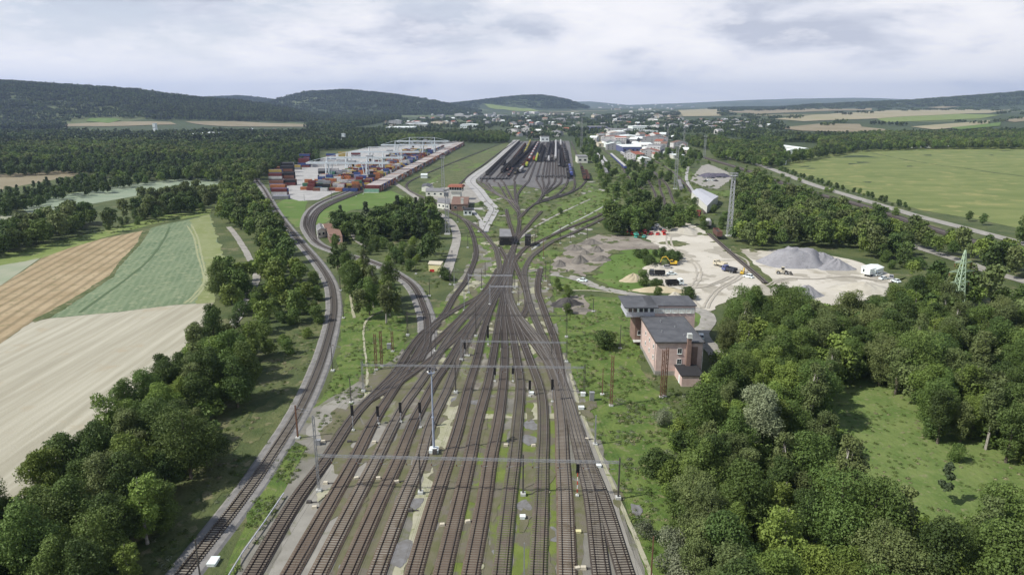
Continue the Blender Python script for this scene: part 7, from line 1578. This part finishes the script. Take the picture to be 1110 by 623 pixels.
def rest_wagons():
    bm = bmesh.new(); mats = []
    for dd, me, loc, rz, lb_, n, single in WAG[285:]:
        f0 = len(bm.faces); v0 = len(bm.verts); bm.from_mesh(me); bm.verts.ensure_lookup_table(); bm.faces.ensure_lookup_table(); M_ = Matrix.Translation(loc) @ Matrix.Rotation(rz, 4, 'Z')
        for v in bm.verts[v0:]: v.co = M_ @ v.co
        for f in bm.faces[f0:]:
            m_ = me.materials[f.material_index]
            if m_ not in mats: mats.append(m_)
            f.material_index = mats.index(m_)
    me = bpy.data.meshes.new('distant_wagons'); bm.to_mesh(me); bm.free()
    for m_ in mats: me.materials.append(m_)
    o = bpy.data.objects.new('distant_wagons', me); ROOT.objects.link(o); tag(o, 'farthest wagons crowding the upper end of the sorting yard', 'wagons', None, 'stuff')
rest_wagons()
# ------------------------------------------------------------------ buildings farther off
qb('warehouse', [(749.8, 208), (766.5, 223.6), (778.5, 213), (760, 204.6)], 5, 'offwhite', 'steel_pale', 'long white warehouse with shallow gable roof below the scrapyard', 'warehouse', gable=1.0, swap=True)
BL = [  # x0, x1, y front base, depth (m), height, wall, roof, gable, label
 (626, 637, 177, 30, 8, 'offwhite', 'roof_grey', 0, 'pale flat-roofed building right of the sorting yard'), (685, 706, 142, 60, 12, 'white', 'white', 0, 'large white hall high in the middle of the town'), (699, 713, 146, 40, 9, 'white', 'white', 0, 'white hall in front of the largest one'),
 (640, 659, 142.5, 80, 12, 'car_blue', 'roof_grey', 0, 'blue-grey hall left of the white halls'), (659, 686, 145, 60, 11, 'offwhite', 'roof_grey', 0, 'long grey hall between blue and white halls'), (672, 696, 152.5, 60, 8, 'beige', 'white', 1.5, 'wide beige hall with pale roof in the depot'),
 (676, 705, 156, 60, 7, 'roof_grey', 'roof_grey', 1.5, 'grey-roofed depot hall behind the blue one'), (675, 720, 166, 70, 9, 'car_blue', 'white', 0, 'long dark blue depot hall with pale roof'), (656.5, 664, 160.5, 60, 10, 'white', 'roof_grey', 2.5, 'left white gabled shed of the depot'),
 (664.5, 672, 160.5, 60, 10, 'white', 'roof_grey', 2.5, 'right white gabled shed of the depot'), (648.5, 656, 159.5, 40, 6, 'beige', 'beige', 0, 'small cream building left of the gabled sheds'), (694, 706, 178, 30, 6, 'offwhite', 'white', 1.2, 'small white building in front of the blue depot hall'),
 (709, 716, 172, 20, 6, 'offwhite', 'roof_red', 1.5, 'small red-roofed house right of the depot'), (720, 729, 169, 30, 6, 'white', 'roof_grey', 1.2, 'white shed at the right end of the depot'), (730, 742, 172.5, 25, 5, 'offwhite', 'white', 0, 'low white shed by the main line'),
 (851.5, 862, 167, 190, 5, 'white', 'white', 1.6, 'left white greenhouse beyond the trees'), (866, 878, 165.5, 190, 5, 'white', 'white', 1.6, 'right white greenhouse beyond the trees'), (989, 1010, 160.5, 20, 6, 'white', 'roof_red', 3, 'red-roofed farmhouse behind the green field'),
 (1016, 1032, 158.8, 18, 5, 'white', 'roof_grey', 2, 'grey-roofed house right of the red-roofed farmhouse'), (845.5, 852, 178.6, 10, 4.2, 'white', 'white', 0, 'small white shed at the left tip of the green field'), (833.5, 838, 171.5, 9, 4, 'white', 'white', 0, 'tiny white hut among trees left of the green field'),
 (191, 207, 150.5, 50, 9, 'white', 'white', 0, 'white hall at the far left between woods'), (207, 227, 149, 60, 8, 'white', 'white', 1.5, 'pale wide hall right of the far left one'), (270, 288, 152.5, 60, 7, 'brick_dark', 'roof_brown', 1.5, 'brown-roofed works hall behind the terminal wood'),
 (284, 302, 151.5, 60, 7, 'white', 'roof_grey', 1.2, 'grey-roofed hall right of the brown works'), (300, 316, 154.8, 40, 6, 'white', 'white', 0, 'low white hall in front of the works'), (340, 355, 154, 40, 8, 'offwhite', 'roof_brown', 1.5, 'brownish hall left of the white silo building'),
 (349, 369, 156, 40, 7, 'white', 'white', 0, 'white silo building beyond the terminal'), (370.5, 373.5, 153.5, 12, 15, 'white', 'white', 0, 'narrow white tower beside the silo building'), (417, 446, 143, 120, 11, 'white', 'white', 0, 'big white factory hall behind the terminal wood'),
 (440, 462, 139, 80, 12, 'offwhite', 'white', 1.5, 'white factory hall behind the big one'), (458, 479, 147.2, 30, 6, 'white', 'white', 0, 'long low white shed in the terminal wood'), (499, 517, 139.5, 80, 11, 'white', 'white', 1.5, 'white hall at the town edge above the green strip'),
 (166, 168.6, 143, 14, 22, 'white', 'white', 0, 'slim white tower above the left woods'), (586, 595, 154, 20, 10, 'white', 'roof_grey', 0, 'white building at the top of the sorting yard')]
for x0, x1, yb, dep, h, wl, rf, gb, lb in BL:
    A = Vector(PT(x0, yb)); B = Vector(PT(x1, yb)); w = (B-A).length; z0 = float(hg((A.x+B.x)/2, A.y)); r = empty('industrial_building' if h > 6.5 or w > 40 else 'small_building', ((A.x+B.x)/2, A.y+dep/2, z0), R(-3+(x0 % 7)), lb, 'building')
    mb = MB(); mb.box((0, 0, h/2-.5), (w, dep, h+1)); 
    if gb: mb.prism([(-w/2, h), (w/2, h), (0, h+gb)], -dep/2, dep/2)
    mb.build('wall', Q[wl], r)
    if gb: MB().add([(-w/2-.4, -dep/2-.4, h-.05), (0, -dep/2-.4, h+gb+.1), (w/2+.4, -dep/2-.4, h-.05), (w/2+.4, dep/2+.4, h-.05), (0, dep/2+.4, h+gb+.1), (-w/2-.4, dep/2+.4, h-.05), (-w/2-.4, -dep/2-.4, h+.25), (0, -dep/2-.4, h+gb+.4), (w/2+.4, -dep/2-.4, h+.25), (w/2+.4, dep/2+.4, h+.25), (0, dep/2+.4, h+gb+.4), (-w/2-.4, dep/2+.4, h+.25)],
                   [(0, 1, 4, 5), (1, 2, 3, 4), (6, 11, 10, 7), (7, 10, 9, 8), (0, 6, 7, 1), (1, 7, 8, 2), (5, 4, 10, 11), (4, 3, 9, 10), (0, 5, 11, 6), (2, 8, 9, 3)]).build('roof', Q[rf], r)
    else: MB().box((0, 0, h+.2), (w+.8, dep+.8, .4)).build('roof', Q[rf], r)
    n = max(2, min(10, int(w/6)))
    wm = MB()
    for k in range(n):
        wo = MB().box((-w/2+w*(k+.5)/n, -dep/2-.04, h*.5), (w/n*.5, .1, min(2.2, h*.3))).build('window', Q['glass'], r)
# mushroom water tower in the depot
q = P(699, 170); r_ = empty('water_tower', q, 0, 'white mushroom-shaped water tower in front of the blue depot hall', 'water tower'); MB().tube((0, 0, 0), (0, 0, 9), 1.6, 1.3, 12).build('shaft', Q['white'], r_); MB().tube((0, 0, 9), (0, 0, 11), 1.5, 4.6, 18).tube((0, 0, 11), (0, 0, 13), 4.6, 4.4, 18).tube((0, 0, 13), (0, 0, 14), 4.4, 1.0, 18).build('tank', Q['white'], r_)
# town houses
HW = [C_('house_wall_'+n, c) for n, c in (('white', (0.56, 0.55, 0.53)), ('cream', (0.44, 0.40, 0.32)), ('grey', (0.32, 0.32, 0.32)))]; HR = [Q['roof_red'], Q['roof_brown'], Q['roof_grey'], Q['white']]
HM = {}
def house_mesh(wi, ri, w, d, h, g):
    mb = MB().box((0, 0, h/2-1), (w, d, h+2)); mb.prism([(-w/2, h), (w/2, h), (0, h+g)], -d/2, d/2)
    mb.add([(-w/2-.4, -d/2-.4, h-.1), (0, -d/2-.4, h+g+.15), (w/2+.4, -d/2-.4, h-.1), (w/2+.4, d/2+.4, h-.1), (0, d/2+.4, h+g+.15), (-w/2-.4, d/2+.4, h-.1)], [(0, 1, 4, 5), (1, 2, 3, 4)], 1)
    mb.box((w*.2, d*.1, h+g*.8), (.7, .7, 2), m=1)
    n = 4
    for f in range(max(1, int(h/3))):
        for k in range(n):
            for s in (-1, 1): mb.box((-w/2+w*(k+.5)/n, s*(d/2+.02), 1.7+f*3), (1.1, .06, 1.3), m=2); mb.box((s*(w/2+.02), -d/2+d*(k+.5)/n, 1.7+f*3), (.06, 1.1, 1.3), m=2)
    o = mb.build('h', [HW[wi], HR[ri], Q['glass']]); me = o.data; bpy.data.objects.remove(o); return me
rh = random.Random(99); HP = []
def houses(poly, n, sizes, seed):
    r_ = random.Random(seed); xs = [p[0] for p in poly]; ys = [p[1] for p in poly]; c = 0; tries = 0
    while c < n and tries < n*60:
        tries += 1; x, y = r_.uniform(min(xs), max(xs)), r_.uniform(min(ys), max(ys))
        if not inside(x, y, poly): continue
        q = PT(x, y)
        if any((q[0]-p[0])**2+(q[1]-p[1])**2 < 22**2 for p in HP): continue
        sz = r_.choice(sizes); wi = r_.choice([0, 0, 0, 1, 2]); ri = r_.choice([0, 1, 2, 2, 3, 3]); HP.append((*q, sz, wi, ri, r_.uniform(-.5, .5)+r_.choice([0, 1.57]))); c += 1
SM = (11, 10, 6, 3.2); MD = (26, 14, 9, 3); LG = (46, 20, 12, 2.5)
houses([(415, 131), (470, 125), (560, 122), (640, 121), (735, 121), (735, 129), (640, 131), (560, 134), (470, 138), (415, 140)], 105, [SM, MD, MD, MD, LG], 1)
houses([(540, 134), (640, 131), (735, 129), (800, 131), (800, 141), (716, 141), (640, 137), (560, 144)], 70, [SM, MD, MD, SM], 2)
houses([(620, 113.8), (740, 113.5), (760, 116.5), (740, 119.5), (640, 120)], 26, [MD, LG], 3)
houses([(735, 131), (840, 132), (842, 141), (770, 146), (740, 140)], 34, [SM, SM, MD], 4)
houses([(555, 144), (615, 143), (615, 151), (560, 151)], 14, [SM, MD], 5); houses([(620, 145), (650, 142), (700, 147), (740, 150), (735, 158), (700, 162), (650, 158)], 20, [SM, MD], 6)
houses([(640, 147), (690, 146), (745, 151), (745, 170), (720, 172), (700, 182), (655, 164)], 26, [SM, MD, LG], 9); houses([(180, 141), (400, 145), (400, 149), (180, 149)], 8, [SM], 7); houses([(880, 150), (1100, 148), (1100, 155), (900, 156)], 7, [SM], 8)
LMK = [('large white hall', (694, 142)), ('white factory hall', (430, 143)), ('sorting yard top', (590, 152)), ('depot', (695, 166)), ('far valley end', (690, 115)), ('farther tan field', (762, 122)), ('red-roofed farmhouse', (1000, 160)), ('left woods', (250, 148))]
LMK = [(n, PT(*p)) for n, p in LMK]; tmp = []
for q in HP:
    dd = [math.hypot(q[0]-p[0], q[1]-p[1]) for _, p in LMK]; i = int(np.argmin(dd)); tmp.append((dd[i], i, q))
rk = {}
for dd, i, q in sorted(tmp, key=lambda t: t[0]):
    x, y, z, sz, wi, ri, rz = q; k = (wi, ri, sz)
    if k not in HM: HM[k] = house_mesh(wi, ri, *sz)
    o = bpy.data.objects.new('town_house' if sz != LG else 'apartment_block', HM[k]); ROOT.objects.link(o); o.location = (x, y, float(hg(x, y))); o.rotation_euler = (0, 0, rz)
    ds = '%s %s with %s roof' % (['white', 'cream', 'grey'][wi], {SM: 'small house', MD: 'long house', LG: 'large block'}[sz], ['red', 'brown', 'grey', 'pale'][ri]); rk[(ds, i)] = rk.get((ds, i), 0)+1; n_ = rk[(ds, i)]
    tag(o, '%s, %s nearest such house to the %s' % (ds, 'the' if n_ == 1 else ordw(n_), LMK[i][0]), 'house', 'houses of the town in the distance')
# ------------------------------------------------------------------ the air
def build_haze():
    mb = MB(); top = 620.0; mb.box((0, 8500, (top-6)/2-1), (30000-200, 22000, top+6))
    m = bpy.data.materials.new('haze'); m.use_nodes = True; nt = m.node_tree; nt.nodes.clear()
    o = nt.nodes.new('ShaderNodeOutputMaterial'); v = nt.nodes.new('ShaderNodeVolumePrincipled')
    v.inputs['Color'].default_value = (0.52, 0.66, 1.0, 1); v.inputs['Density'].default_value = HAZE; v.inputs['Anisotropy'].default_value = 0.2
    nt.links.new(v.outputs[0], o.inputs['Volume']); ob = mb.build('haze', m); tag(ob, kind='stuff')
HAZE = 5.5e-5
build_haze()
